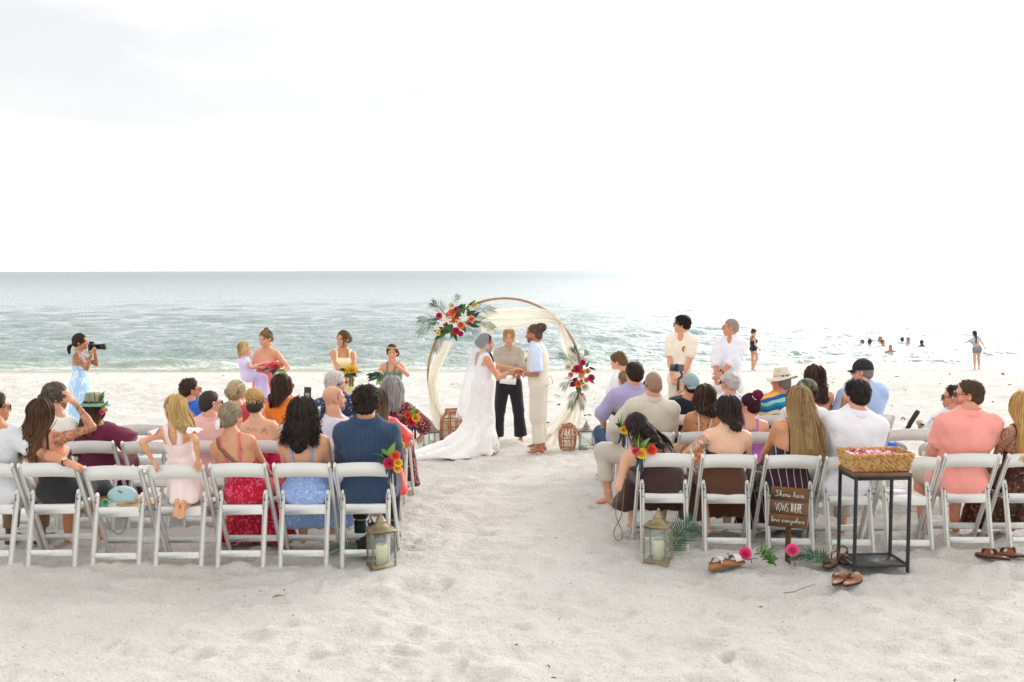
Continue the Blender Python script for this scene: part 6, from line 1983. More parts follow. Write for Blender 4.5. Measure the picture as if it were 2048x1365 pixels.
# groom -----------------------------------------------------------------------
def boutonniere(i, sx, u, cols):
    p = Vector(i['S'].project(np.array([i['tp'](sx, .18, u)]), .022)[0])
    for k, c__ in enumerate(cols):
        put('boutonniere', ROSE_ME, petal(c__), i['root'], dirM(p + Vector((.018 * (k - .5), .006, -.02 * (k % 2))), i['F'], k, .02))
    put('boutonniere_leaf', LEAF_ME, LEAF_M[1], i['root'], dirM(p + Vector((0, .004, -.01)), Vector((.1, .3, -1)), 0, .06, 'Y'))
def groom_extra(i):
    boutonniere(i, -.10, .74, ('e8c21e', 'c22a3a'))
    watch(i, -1, 'e6e2de', 'e9e7e4')
    root = i['root']
    # vest with its back strap
    vm = fabric('e2d9c6')
    N, P, U, F, X, L, s = i['N'], i['P'], i['U'], i['F'], i['X'], i['L'], i['s']
    subs = []
    v = i['garment']('vest', vm, ['torso'], .026, [(N + U * (.0 * s), U + F * .15), (P + U * -.02 * s, -U), (i['tp'](.168, 0, .6), X + U * .25), (i['tp'](-.168, 0, .6), -X + U * .25)], [], .004)
    mb_link(MB().tube([i['tp'](-.08, -.165, .22), i['tp'](-.02, -.175, .2), i['tp'](.05, -.172, .22)], .010, 6), 'vest_strap', vm, root)
    mb_link(MB().tube([i['tp'](-.02, -.178, .2), i['tp'](-.03, -.20, .1), i['tp'](-.028, -.19, .0)], .007, 5), 'strap_end', vm, root)
    # shaved sides and tied-back locs
    h = HairB(); h.cap(.004, 'm', -.06); h.build(simple_c("buzz_side", '5b463a', .8, .2, 140), root, i['HM'], 'shaved_side')
groom = standing('groom in cream vest, pale blue shirt and rolled cream trousers, hair tied in locs', 1078, 12.85, 1068, 649, 78, 'wedding couple', sex='m', w=1.02, sk='b47a58', yaw=2, pitch=3, stubble=1.0, voxel=.0175,
    armL=W(1047, 749, 12.80), poleL=(-.5, -.5, -1), armR=W(1042, 744, 12.98), poleR=(.5, -.5, -1), palmL=(0, 0, -1), palmR=(0, 0, -1), curlL=.95, curlR=.95,
    clothes=[('shirt', fabric('cdd6ea'), dict(sleeve=.92, flare=.03, hem=.12, tail=False)), ('pants', fabric('dcd2c2'), dict(len=1.86, flare=.03, cuff=.075, waist=.18))],
    hairf=H(('cap', .002, 'm', .055, {}), ('ball', (0, -.095, .085), .062, 150, dict(width=.014, jit=.35, squash=(.9, 1.1, .85))), ('wrap_back', 130, (0, -.09, .08), dict(off=.016, width=.015, phimax=3.1, elmax=1.3))), hairm=hair_mat('2c201b', '8a6a54'), extra=groom_extra, brow='1f1612')

# wedding party -----------------------------------------------------------------
PARTY = 'wedding party standing by the arch'
def bouquet(label, c, roses, rr, leaves, stemc='6f7a45', r=.05, down=.16, tilt=(0, 0, 1), wrap=None, group='hand-held bouquets', leafset=(0, 1, 2)):
    t = thing('bouquet', label, 'bouquet', c, 0, group)
    r2 = np.random.default_rng(int(c.x * 1000) & 0xffff)
    n = len(roses); up = Vector(tilt).normalized()
    for k, col in enumerate(roses):
        a = k * 2.399; q = math.sqrt((k + .4) / n)
        d = Vector((math.cos(a) * q * 1.1, math.sin(a) * q * 1.1 - .25, .75)).normalized()
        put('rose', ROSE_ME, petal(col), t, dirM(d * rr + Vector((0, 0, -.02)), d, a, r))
    for k in range(leaves):
        a = k * 2.399 + .5
        d = Vector((math.cos(a), math.sin(a), r2.uniform(-.6, .2))).normalized()
        put('leaf', LEAF_ME, LEAF_M[leafset[k % len(leafset)]], t, dirM(d * rr * .5, d, r2.random(), .12 + .05 * r2.random(), 'Y'))
    mb = MB()
    for k in range(7):
        a = k * .9; mb.tube([(.012 * math.cos(a), .012 * math.sin(a), 0), (.03 * math.cos(a), .03 * math.sin(a), -down)], .005, 5)
    mb.build('stems', simple_c("stem_" + stemc, stemc, .6), t)
    if wrap: MB().tube([(0, 0, -.02), (0, 0, -.09)], .024, 10).build('ribbon', simple_c("ribbon_" + wrap, wrap, .5), t)
    return t
# photographer
photo = standing('photographer in pale blue patterned dress with dark ponytail, camera raised', 160, 14.0, 161, 667, -78, PARTY, sex='f', w=.95, sk='bf8560', yaw=-2, pitch=2,
    armR=W(183, 708, 13.82), poleR=(.4, .2, -1), armL=W(190, 704, 14.05), poleL=(-.5, .2, -1), palmR=(-.4, .5, .5), palmL=(.4, .5, .6), curlR=.95, curlL=.95, tattoo=(('armR', 0, 1.9), ('armL', 0, 1.9)),
    clothes=[('dress', floral('sky_print', ('a9cdf0', 'a9cdf0', 'eef3f7', 'd5e6f4'), 13, .6, 1.2), dict(top=.60, hem=.25, w=1.0, tilt=.1, straps=(.006, .075, .62, .55)))],
    hairf=H(('cap', .016, 'f', -.06, {}), ('wrap_back', 280, (0, -.11, -.04), dict(off=.018)), ('tail', [(0, -.115, -.04), (0, -.16, -.06), (0, -.175, -.12), (0, -.165, -.19)], .035, 90, {} and 0 or .008, .01)), hairm=DKBROWN)
def camera_obj(M):
    t = thing('camera', 'black camera with long lens held to the photographer\'s eye', 'camera', M.translation)
    R_ = M.to_3x3().to_4x4(); bk = simple_c("camera_black", '1a1a1c', .45, .05)
    mb_link(MB().box((0, 0, 0), (.135, .07, .095), None, .012).box((0, -.005, .06), (.05, .06, .03), None, .008).box((.055, .01, -.005), (.03, .09, .09), None, .01), 'camera_body', bk, t, R_)
    L_ = mb_link(MB().tube([(0, .035, 0), (0, .09, 0), (0, .091, 0), (0, .15, 0), (0, .151, 0), (0, .185, 0)], [.036, .036, .04, .04, .044, .044], 18), 'lens', bk, t, R_)
    mb_link(MB().tube([(0, .13, 0), (0, .14, 0)], .0415, 18), 'zoom_ring', simple_c("camera_ring", '4d4d50', .6), L_, R_)
    mb_link(MB().tube([(.067, 0, .03), (.085, -.02, -.05), (.08, .0, -.10), (.068, .02, -.14)], .014, 6, .35), 'strap', simple_c("strap_black", '1b1b1f', .8), t, R_)
camera_obj(Matrix.Translation(at(184, 694, 13.93)) @ Matrix.Rotation(R(-84), 4, 'Z'))
# coral bridesmaid with the toddler on her arm
br1 = standing('bridesmaid in strapless coral dress carrying a toddler and a bouquet', 533, 13.75, 531, 660, 168, PARTY, sex='f', w=1.08, sk='dba283', yaw=-28, pitch=16, lip='a85a58',
    armR=W(508, 733, 13.45), poleR=(1, -.3, -1), armL=W(556, 752, 13.5), poleL=(-1, -.4, -.6), curlL=.95, palmR=(-.3, .6, .2), palmL=(.5, .3, 0),
    clothes=[('dress', fabric('f08582'), dict(top=.66, hem=.1, w=1.15, tilt=-.1, foldamp=.016))],
    hairf=H(('cap', .013, 'f', -.05, {}), ('wrap_back', 320, (0, -.06, .10), dict(off=.014)), ('ball', (.01, -.055, .115), .038, 90, {})), hairm=hair_mat('6a5138', 'a98a60'))
bq = at(551, 737, 13.42)
bouquet('bouquet of pink, orange and red roses in the coral bridesmaid\'s hand', bq, (OR, 'd81e6a', 'e8702e', PK, 'e2306e', 'f0a04a', 'd8322e', 'e85a8a', PK, OR, 'd81e6a'), .085, 10, r=.05, down=.24, wrap='e8d6d2')
tl = at(492, 752, 13.5)
person('toddler with pale blonde hair in lilac tulle dress, carried on the coral bridesmaid\'s arm', (tl.x, 13.52, float(zg(13.52))), 'sit', top=at(490, 683, 13.5), s=.56, sex='c', sk='e6b596', yaw=-24, rz=R(-62), seat=tl.z - float(zg(13.52)) - .04, group=PARTY, w=1.05,
    armR=W(525, 727, 13.36), armL=W(520, 735, 13.6), legs={'R': ((.07, .2, tl.z - .06 + .15), (.08, .22, tl.z - .12), (0, 0)), 'L': ((-.07, .2, tl.z - .06 + .15), (-.08, .22, tl.z - .12), (0, 0))}, voxel=.0165,
    clothes=[('dress', fabric('cfbfe6'), dict(top=.8, hem=tl.z - .16, w=1.0, tilt=.1, foldamp=.012)), ('shirt', fabric('d6c9ea'), dict(sleeve=.5, collar=False, flare=.03, name='bodice'))],
    hairf=long_hair(300, .10, width=.010, spread=.2, puff=.012, back=-.10), hairm=hair_mat('b89760', 'ead6a4'))
# yellow bridesmaid
br2 = standing('bridesmaid in pale yellow dress holding yellow roses, brown hair in a low knot', 684, 13.75, 686, 661, 196, PARTY, sex='f', w=1.0, sk='cf9673', yaw=-52, pitch=4,
    armR=W(690, 757, 13.45), poleR=(1, -.4, -.6), armL=W(707, 759, 13.45), poleL=(-1, -.4, -.6), curlR=.95, curlL=.95, palmR=(-.6, .2, 0), palmL=(.6, .2, 0),
    clothes=[('dress', fabric('f3e2b4'), dict(top=.76, hem=.1, w=1.1, tilt=-.05, straps=(.022, .10, .76, .72)))],
    hairf=H(('cap', .014, 'f', -.05, {}), ('wrap_back', 300, (0, -.11, -.01), dict(off=.016)), ('ball', (0, -.12, -.015), .045, 100, dict(jit=.4)), ('tail', [(-.06, .055, .06), (-.075, .06, -.02), (-.07, .065, -.12)], .010, 26, .008, .006)), hairm=hair_mat('4d3626', '8a6a48'))
bouquet('round bouquet of yellow roses held by the bridesmaid in yellow', at(702, 744, 13.36), ('f2c811',) * 5 + ('f5d432',) * 5 + ('efbd0c',) * 3, .085, 9, r=.048, down=.2, leafset=(0, 1, 1))
# girl in green
br3 = standing('girl in sage green dress with a flower crown, one hand raised to her shoulder', 784, 13.75, 784, 689, 168, PARTY, sex='c', w=1.12, sk='dfa488', yaw=18, pitch=4, s=.80,
    armL=W(793, 731, 13.52), poleL=(-1, .1, -.9), armR=W(758, 757, 13.45), poleR=(1, -.3, -.5), curlR=.95, curlL=.35, palmR=(-.5, .3, 0), palmL=(0, -.6, .4),
    clothes=[('dress', fabric('6f8f7e'), dict(top=.66, hem=.1, w=1.0, tilt=-.05, straps=(.014, .085, .66, .62)))],
    hairf=H(('cap', .014, 'f', -.05, {}), ('wrap_back', 260, (-.05, -.085, -.02), dict(off=.016)), ('ball', (-.06, -.09, -.02), .045, 100, dict(jit=.4))), hairm=hair_mat('2e1a1c', '6a3a36'),
    extra=lambda i: [put('crown_flower', ROSE_ME, petal(('e9cf9a', 'f0dfb8', 'e0bd86')[k % 3]), i['root'], i['HM'] @ dirM((.086 * math.cos(a), -.012 + .104 * math.sin(a), .072 + .018 * math.sin(a + .4)), (math.cos(a), math.sin(a), .5), k, .017)) for k, a in enumerate(np.linspace(-.5, 3.7, 15))])
bouquet('trailing bouquet of ivory and blue-green leaves held by the girl in green', at(757, 752, 13.38), ('f0e8d2', 'd9dc9a', '556077', 'e9ecc8', '4d5a70', 'c3d08a'), .07, 22, r=.040, down=.12, leafset=(3, 1, 3, 2))
# boys on the right of the aisle
boy = standing('boy in white shirt with short light brown hair looking down, front of right rows', 1238, 11.4, 1237, 704, 60, PARTY, sex='c', w=1.0, sk='e0ab90', yaw=4, pitch=28, s=.82, armL=(-.08, .25, .62), armR=(.08, .27, .66), lod=0,
    clothes=[('shirt', fabric('e9e8ee'), dict(sleeve=.8)), ('pants', fabric('d9d0c2'))], hairf=short_hair(.012, 420, .035), hairm=hair_mat('6a4f38', '9a7a58'))
lapx = at(1250, 800, 11.0)
person('small blond boy sitting on the lap of the man in lilac', (lapx.x, 11.05, float(zg(11.05))), 'sit', top=at(1249, 741, 11.0), s=.66, sex='c', sk='e3b295', yaw=30, seat=.62, lod=1, group=GUESTS, clothes=[('shirt', fabric('ece9ea'), dict(sleeve=.7)), ('pants', fabric('cfc5b4'), dict(len=1.2))],
    hairf=short_hair(.013, 380, .04), hairm=hair_mat('86683f', 'bd9a66'))
# groomsmen
gm1 = standing('young groomsman in cream short-sleeved shirt and dark-rimmed glasses, hands clasped', 1362, 13.6, 1363, 630, 152, PARTY, w=.88, sk='dba183', yaw=-74, s=1.0,
    armR=W(1345, 770, 13.40), poleR=(1, -.2, -.6), armL=W(1358, 772, 13.36), poleL=(-1, -.2, -.6), curlR=.95, curlL=.95, palmR=(-.3, -.6, .2), palmL=(.3, -.6, .2),
    clothes=[('shirt', fabric('efe2ce'), dict(sleeve=.85, flare=.014, hem=-.1, vneck=True, buttons=True)), ('pants', fabric('d8ccb8'), dict(len=1.9))],
    hairf=H(('cap', .018, 'm', -.05, {}), ('short', 560, .07, dict(off=.02, lift=.012)), ('hang', 60, .05, dict(phimax=3.1, front=True, lo_el=.5, back=0))), hairm=hair_mat('16100e', '33251f'), extra=lambda i: (glasses(i['root'], i['HM'], '1f1c1c', None, name='eyeglasses'), boutonniere(i, -.08, .74, ('eec81e', 'f0d84a'))))
gm2 = standing('older man in white untucked shirt with shaved grey hair, hands clasped in front', 1458, 13.3, 1461, 637, 148, PARTY, w=.98, sk='d09274', yaw=-66, s=.98, hairtop=.004,
    armR=W(1432, 757, 13.10), poleR=(1, -.2, -.6), armL=W(1428, 764, 13.02), poleL=(-1, -.2, -.6), curlR=.95, curlL=.95, palmR=(-.3, -.6, .2), palmL=(.3, -.6, .2),
    clothes=[('shirt', fabric('e8e6ec'), dict(sleeve=1.35, flare=.014, hem=-.16, amp=.012, vneck=True, buttons=True)), ('pants', fabric('d9cfbd'), dict(len=1.9))],
    hairf=H(('cap', .003, 'm', -.06, {})), hairm=hair_mat('a29488', 'b5a79a'), brow='6a5a4c', extra=lambda i: (glasses(i['root'], i['HM'], '8a7a6a', None, name='eyeglasses'), boutonniere(i, -.08, .74, ('d2692e', 'c23a2a')), watch(i, -1, '22201f', '1b1b1b')))
# phone on its gimbal
def gimbal():
    p = at(1354, 736, 10.95)
    t = thing('phone_gimbal', 'phone clamped on a dark handheld gimbal above the grey cap', 'gimbal', p)
    mb_link(MB().box((0, 0, 0), (.155, .010, .078), None, .005), 'phone', simple_c("phone_case_blue", '515d6b', .35, .05), t, Matrix.Rotation(.04, 4, 'Y'))
    mb_link(MB().box((0, -.007, .0), (.034, .014, .09), None, .004), 'clamp', simple_c("gimbal_dark", '2d3034', .4), t)
    mb_link(MB().tube([(.03, -.01, -.045), (.055, -.012, -.06), (.05, -.012, -.10), (.02, -.01, -.12)], .013, 8), 'arm', simple_c("gimbal_dark", '2d3034', .4), t)
    mb_link(MB().tube([(.02, -.01, -.115), (.015, -.005, -.155), (.012, 0, -.27)], [.02, .017, .016], 10), 'handle', simple_c("gimbal_grey", '5a6065', .45), t)
gimbal()
# people at the water's edge -------------------------------------------------------
BATH = 'bathers at the water'
standing('woman in dark one-piece swimsuit walking at the water\'s edge', 1505, 35.0, 1508, 658, -78, BATH, sex='f', w=1.12, sk='d3a482', pitch=22, lod=1, armR=(.2, .12, .78), armL=(-.18, .14, .8),
    legs={'R': ((.09, .10, .47), (.09, -.04, .088), (0, 0)), 'L': ((-.09, .02, .47), (-.09, .02, .088), (0, 0))},
    clothes=[('top', fabric('1f2d36'), dict(top=.72, bot=-.25, t=.014, name='swimsuit', straps=(.02, .09, .7, .7)))], hairf=H(('cap', .014, 'f', -.06, {}), ('ball', (0, -.09, .06), .05, 60, {})), hairm=MIDBR)
standing('woman in grey crop top and grey shorts with long ponytail, facing the sea', 1951, 35.6, 1949, 661, 5, BATH, sex='f', w=1.16, sk='dcae90', lod=1, armL=(-.26, .12, 1.0), poleL=(-1, -.4, -.2), armR=(.34, .05, .76),
    clothes=[('shirt', fabric('b9bdc4'), dict(sleeve=.5, collar=False, hem=.24, tail=False)), ('pants', fabric('7f8a94'), dict(len=.42, flare=.01, waist=.14))], hairf=H(('cap', .014, 'f', -.06, {}), ('tail', [(0, -.10, .05), (0, -.13, -.05), (0, -.14, -.25), (0, -.14, -.38)], .04, 60, .012, .012)), hairm=MIDBR)
for (px, py, Y, lab, skc, hm, hf, sex) in (
        (1724, 679, 47.6, 'swimmer with long dark hair up to her neck, leftmost in the water', 'b98466', DKBROWN, 'long', 'f'),
        (1739, 678, 47.6, 'dark-haired swimmer, second from the left in the water', '6a4a3c', BLACKH, 'short', 'm'),
        (1761, 673, 49.2, 'fair-haired swimmer leaning beside another head, behind the bald bather', 'c99a78', BLONDE, 'long', 'f'),
        (1766, 680, 47.0, 'sunburnt swimmer\'s head just in front of the fair-haired one', 'c98468', DKBROWN, 'short', 'm'),
        (1805, 674, 48.8, 'swimmer wearing a bright teal-blue cap or hair covering', '5a463c', 'teal', 'capx', 'f'),
        (1816, 674, 48.6, 'grey-haired swimmer right beside the teal-blue capped head', 'c08a6c', GREY, 'short', 'm'),
        (1844, 680, 47.2, 'dark swimmer farthest to the right in the water', '5d4538', BLACKH, 'short', 'm'),
        (1781, 688, 42.0, 'bald bare-chested bather nearer the shore, arms folded', 'bd8468', None, None, 'm')):
    T = at(px, py, Y)
    big = Y < 45
    hf_ = {'long': long_hair(120, .2, width=.014), 'short': H(('cap', .014, 'm', -.06, {})), 'capx': H(('cap', .02, 'f', -.08, {})), None: None}[hf]
    hm_ = simple_c("cap_teal", '1f7f9a', .4) if hm == 'teal' else hm
    person(lab, (T.x, Y, T.z - 1.74), 'stand', top=T, sex=sex, sk=skc, yaw=160 + random.uniform(-40, 40), lod=2, voxel=.03, group=BATH, hairf=hf_, hairm=hm_, nofeet=True, s=1.0, face=True, rz=0,
           armR=(-.1, -.22, 1.18) if big else (.45, .1, 1.25), armL=(.1, -.22, 1.16) if big else (-.45, .1, 1.25), w=1.2 if big else 1.0, palmR=(0, 1, 0), palmL=(0, 1, 0))
# ------------------------------------------------------------------ lanterns
def glass_mat():
    t = NT("lantern_glass")
    tp = t.n.new("ShaderNodeBsdfTransparent"); tp.inputs[0].default_value = (.97, .985, .98, 1)
    gl = t.n.new("ShaderNodeBsdfGlossy"); gl.inputs['Roughness'].default_value = .06
    df = t.n.new("ShaderNodeBsdfDiffuse"); df.inputs[0].default_value = (.75, .8, .78, 1)
    m0 = t.n.new("ShaderNodeMixShader"); m0.inputs[0].default_value = .06
    t.l.new(tp.outputs[0], m0.inputs[1]); t.l.new(df.outputs[0], m0.inputs[2])
    m = t.n.new("ShaderNodeMixShader"); m.inputs[0].default_value = .06
    t.l.new(m0.outputs[0], m.inputs[1]); t.l.new(gl.outputs[0], m.inputs[2]); t.l.new(m.outputs[0], t.out.inputs['Surface'])
    return t.m
GLASS = glass_mat()
WAX = simple("candle_wax", 'ece3b4', .45, .05, 12, .1, 40)
def lantern(label, px, py, w, h, rz, metal, candle=(.075, .18), sink=.022):
    p = on_ground(px, py)
    t = thing('lantern', label, 'lantern', (p.x, p.y, p.z - sink), R(rz), 'square glass lanterns with peaked metal tops')
    hb = h - .165; b = w / 2
    MB().box((0, 0, .012), (w * 1.08, w * 1.08, .024), None, .004).box((0, 0, .03), (w * 1.0, w * 1.0, .014), None, .003).build('base', metal, t, False)
    for sx in (-1, 1):
        for sy in (-1, 1):
            MB().box((sx * (b - .006), sy * (b - .006), hb / 2 + .03), (.012, .012, hb - .01), None, .002).build('post', metal, t, False)
    for k in range(4):
        M = Matrix.Rotation(k * math.pi / 2, 4, 'Z')
        f = MB().box((0, -(b - .007), hb / 2 + .03), (w - .026, .003, hb - .02)).build('pane', GLASS, t, False)
        f.matrix_local = M
        r = MB().box((0, -(b - .006), hb + .022), (w - .024, .011, .012), None, .003).build('rail', metal, t, False)
        r.matrix_local = M
    pr = [(.78, hb + .03), (.78, hb + .036), (.70, hb + .040), (.48, hb + .052), (.33, hb + .068), (.27, hb + .085), (.26, hb + .09)]
    q = math.sqrt(2) * b * 1.02
    MB().lathe([(r * q / .74, z) for r, z in pr], 4, ang=math.pi / 4).build('roof', metal, t, False)
    MB().lathe([(.046 * w / .24, hb + .082), (.05 * w / .24, hb + .088), (.05 * w / .24, hb + .10), (.043 * w / .24, hb + .103), (.036 * w / .24, hb + .108), (.030 * w / .24, hb + .125), (.012, hb + .134), (.010, hb + .14), (.013, hb + .146), (.007, h - .004), (0, h)], 16).build('finial', metal, t)
    if candle:
        c = tag(MB().lathe([(0, .001), (candle[0] / 2, .001), (candle[0] / 2 + .001, candle[1] * .9), (candle[0] / 2 - .004, candle[1]), (candle[0] / 2 - .012, candle[1] - .008), (0, candle[1] - .01)], 20).build('candle', WAX, None), None)
        c.location = Vector((p.x, p.y, p.z - sink + .038)); tag(c, 'ivory pillar candle inside the ' + label, 'candle')
        mb_link(MB().tube([(0, 0, candle[1] - .012), (.002, 0, candle[1] + .008)], .0015, 5), 'wick', simple_c("wick_black", '2a2622', .9), c)
    return t
BRASS = simple("antique_brass", '8f8062', .4, .3, 14, .15, 60, metallic=.45)
PEWTER = simple("weathered_metal", '8a8576', .45, .3, 16, .15, 60, metallic=.5)
lantern('brass lantern at the left end of the aisle', 763, 1132, .185, .44, 22, BRASS, (.085, .155))
lantern('brass lantern at the right end of the aisle', 1316, 1122, .185, .44, -24, BRASS, (.085, .155))
lantern('pewter lantern left of the arch', 864, 899, .175, .40, 30, PEWTER, (.06, .10))
lantern('pewter lantern right of the arch', 1173, 897, .19, .40, 3, PEWTER, None)

RATTAN = simple("rattan_cane", 'a8744a', .6, .25, 20, .2, 90)
CANE = simple("cane_strips", 'c58f68', .65, .25, 30)
def rattan(label, px, py, r, h, ribs, wavy, handle, seed):
    p = on_ground(px, py)
    t = thing('rattan_lantern', label, 'lantern', (p.x, p.y, p.z - .008), .3 * seed, 'rattan cage lanterns')
    def prof(z):
        q = z / h
        return r * (.80 + .20 * math.sin(math.pi * min(1, q / .55) / 2)) if q < .55 else r * (.52 + .48 * math.cos(math.pi / 2 * ((q - .55) / .45) ** 2.2))
    zs = np.linspace(0, h, 22)
    for k in range(ribs):
        a = 2 * math.pi * k / ribs
        MB().tube([(prof(z) * math.cos(a), prof(z) * math.sin(a), z) for z in zs], .0085, 6).build('rib', RATTAN, t)
    for q in ((.02, .30, .55, .80, .98) if not wavy else (.02, .5, .98)):
        z = q * h; rr = prof(z)
        MB().tube([(rr * math.cos(a), rr * math.sin(a), z) for a in np.linspace(0, 6.283, 37)[:-1]], .0085, 6, closed=True).build('hoop', RATTAN, t)
    mb = MB(); n = ribs * 5
    for k in range(n):
        a = 2 * math.pi * k / n
        pts = [(prof(z) * .985 * math.cos(a + wavy * .10 * math.sin(z * 60 + (k % 2) * 3.14)), prof(z) * .985 * math.sin(a + wavy * .10 * math.sin(z * 60 + (k % 2) * 3.14)), z) for z in np.linspace(.01, h - .01, 26 if wavy else 10)]
        mb.tube(pts, .0036, 4)
    c = mb.build('cane_weave', CANE, t); c['kind'] = 'stuff'
    MB().lathe([(0, h + .004), (prof(h) + .012, h + .004), (prof(h) + .012, h + .03), (prof(h) * .9, h + .034), (0, h + .034)], 20).build('lid', RATTAN, t)
    if handle == 'flat':
        for sx in (-1, 1): MB().tube([(sx * prof(h) * .9, 0, h + .03), (sx * prof(h) * .92, 0, h + .06)], .012, 6).build('lug', RATTAN, t)
        MB().tube([(-prof(h) * .9, 0, h + .05), (prof(h) * .9, 0, h + .05)], .011, 6).build('handle', RATTAN, t)
    else:
        MB().tube([(-.03, 0, h + .03), (.02, -.02, h + .05), (.07, -.06, h + .01), (.10, -.09, h - .06), (.12, -.1, h - .12)], .011, 6).build('handle', RATTAN, t)
rattan('tall rattan cage lantern left of the bride, half behind her train', 903, 896, .150, .485, 9, 0, 'flat', 1)
rattan('short rattan cage lantern with wavy cane at the right foot of the arch', 1135, 897, .118, .30, 7, 1, 'tilt', 2)

# ------------------------------------------------------------------ palm fronds with leaflets one by one
def leaflet_mesh():
    A = np.zeros((5, 3, 3))
    for i, t in enumerate(np.linspace(0, 1, 5)):
        w = (.5 * math.sin(math.pi * min(1, .12 + .88 * t) ** .8) + .02) * .055
        for j, u in enumerate((-1, 0, 1)): A[i, j] = (u * w, t, abs(u) * w * .8 - .12 * t * t)
    return MB().grid(A).mesh('leaflet')
LFL = leaflet_mesh()
FR_G = leafmat("palm_green", '4a6b4a'); FR_D = leafmat("palm_dark", '35573c')
def palm(label, pts, ll, n, m, group='palm fronds laid on the sand', face=(0, -.3, 1), wide=1.4):
    P = np.array([tuple(p) for p in pts]); o_ = Vector(P[0])
    t = thing('palm_frond', label, 'palm frond', o_, 0, group)
    P = P - P[0]; k = np.linspace(0, 1, len(P))
    f = lambda q: Vector([np.interp(q, k, P[:, a]) for a in range(3)])
    MB().tube([f(q) for q in np.linspace(0, 1, 10)], np.linspace(.006, .0018, 10), 6).build('midrib', m, t)
    up = Vector(face).normalized()
    for i in range(n):
        q = .06 + .92 * i / (n - 1); p = f(q); d = (f(min(1, q + .03)) - f(q - .03)).normalized()
        sd = d.cross(up).normalized()
        L = ll * (.5 + .5 * math.sin(math.pi * min(1, q * .8 + .2)))
        for s_ in (1, -1):
            v = (d * (.5 + .5 * q) + sd * s_ + up * random.uniform(-.1, .15)).normalized()
            x = v.cross(up).normalized(); z = x.cross(v)
            LL = L * random.uniform(.88, 1.08)
            M = Matrix.Translation(p) @ Matrix((x * LL * wide, v * LL, z * LL)).transposed().to_4x4()
            put('leaflet', LFL, m, t, M)
def gp(px, py, dz=.02): q = on_ground(px, py); return q + Vector((0, 0, dz))
palm('green palm frond lying left of the brass lantern by the left chairs', [gp(745, 1118, .05), gp(715, 1112, .06), gp(685, 1106, .06), gp(657, 1103, .04)], .17, 22, FR_G)
b_ = gp(1338, 1112, .03)
palm('dark green palm frond leaning behind the right brass lantern', [b_, b_ + Vector((.05, .03, .08)), b_ + Vector((.12, .05, .17)), b_ + Vector((.19, .06, .22))], .17, 20, FR_D, face=(.2, -1, .3))
palm('dark palm frond lying between the greenery and the brown sandals', [gp(1655, 1136, .03), gp(1640, 1132, .06), gp(1615, 1126, .07), gp(1592, 1122, .05)], .17, 18, FR_D, wide=1.6)
palm('small palm sprig at the foot of the pewter lantern, left of the arch', [gp(872, 899, .02), gp(860, 899, .04), gp(845, 896, .05), gp(836, 889, .06)], .12, 12, FR_D)
palm('small palm sprig in front of the pewter lantern, right of the arch', [gp(1192, 897, .02), gp(1180, 895, .07), gp(1168, 892, .10), gp(1160, 886, .12)], .14, 12, FR_G)
tag(put('rose', ROSE_ME, petal('f2c21e'), None, Matrix.Translation(gp(1154, 884, .12)) @ Matrix.Scale(.05, 4)), 'single yellow rose between the short rattan lantern and the pewter lantern', 'rose')

# ------------------------------------------------------------------ aisle posies tied to the end chairs
def posy(key, side, label, roses, dz=0.0, dx=0):
    c = CHAIRS[key].location
    p = c + Vector((side * .205 + dx, -.235, .775 + dz))
    t = thing('aisle_posy', label, 'flowers', p, 0, 'flower posies tied to the aisle chairs')
    for k, (dx_, dz_, col, r) in enumerate(roses):
        d = Vector((dx_ * 3, -.55, dz_ * 2 + .1)).normalized()
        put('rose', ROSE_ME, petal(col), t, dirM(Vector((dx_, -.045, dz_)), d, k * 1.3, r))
    for k, (a, L_, cl) in enumerate(((2.5, .16, 0), (2.0, .14, 2), (1.35, .17, 2), (1.0, .13, 0), (2.9, .12, 1), (.6, .10, 1), (-1.9, .10, 1), (2.2, .10, 1))):
        put('leaf', LEAF_ME, LEAF_M[cl], t, dirM((0, -.01, .03), (side * math.cos(a), -.25, math.sin(a)), k, L_, 'Y'))
    mb = MB()
    for k in range(5): mb.tube([(.01 * math.cos(k), .01 * math.sin(k) - .01, .02), (.016 * math.cos(k), .016 * math.sin(k) - .01, -.13)], .0045, 5)
    mb.build('stems', simple_c("stem_6f7a45", '6f7a45', .6), t)
    rb = MB()
    for q in (-1, 1):
        rb.grid(np.array([[(side * .02 + q * (.008 + z * .16) + x + .006 * math.sin(40 * z), -.03 - .02 * math.sin(22 * z + q), -.015 - z * (1 + .2 * q)) for x in (-.011, .011)] for z in np.linspace(0, .11, 9)]))
    rb.build('ribbon', simple_c("ribbon_navy", '2b3557', .6), t)
posy(('L', 0, 0), 1, 'bright posy of pink, orange and yellow roses on the nearest left chair', ((.0, .03, 'd8145c', .048), (.045, .09, 'ee5a28', .042), (.065, .035, 'f2cb1e', .036), (.06, -.01, 'f0c416', .034)))
posy(('L', 1, 0), 1, 'posy with magenta and yellow roses on the second left aisle chair', ((-.03, .02, 'b8286a', .045), (.05, .0, 'f2cb1e', .042), (.04, .06, 'e8927a', .03)), .0, .02)
posy(('L', 2, 0), 1, 'posy with pink, red and yellow roses on the third left aisle chair', ((.0, .03, 'cf1a58', .050), (.05, .07, 'f0bb26', .046), (-.03, .10, 'e5532c', .042)), .03, .04)
posy(('R', 0, 0), -1, 'posy of yellow and coral roses on the nearest right chair', ((.0, .02, 'f4cc1c', .046), (.075, .05, 'ee4a2c', .046), (-.045, .04, 'd63a6a', .036)), .02)
posy(('R', 1, 0), -1, 'posy with one yellow rose on the second right aisle chair', ((.0, .02, 'f2c81e', .042), (.03, .075, 'd0285c', .034)), .03, -.05)
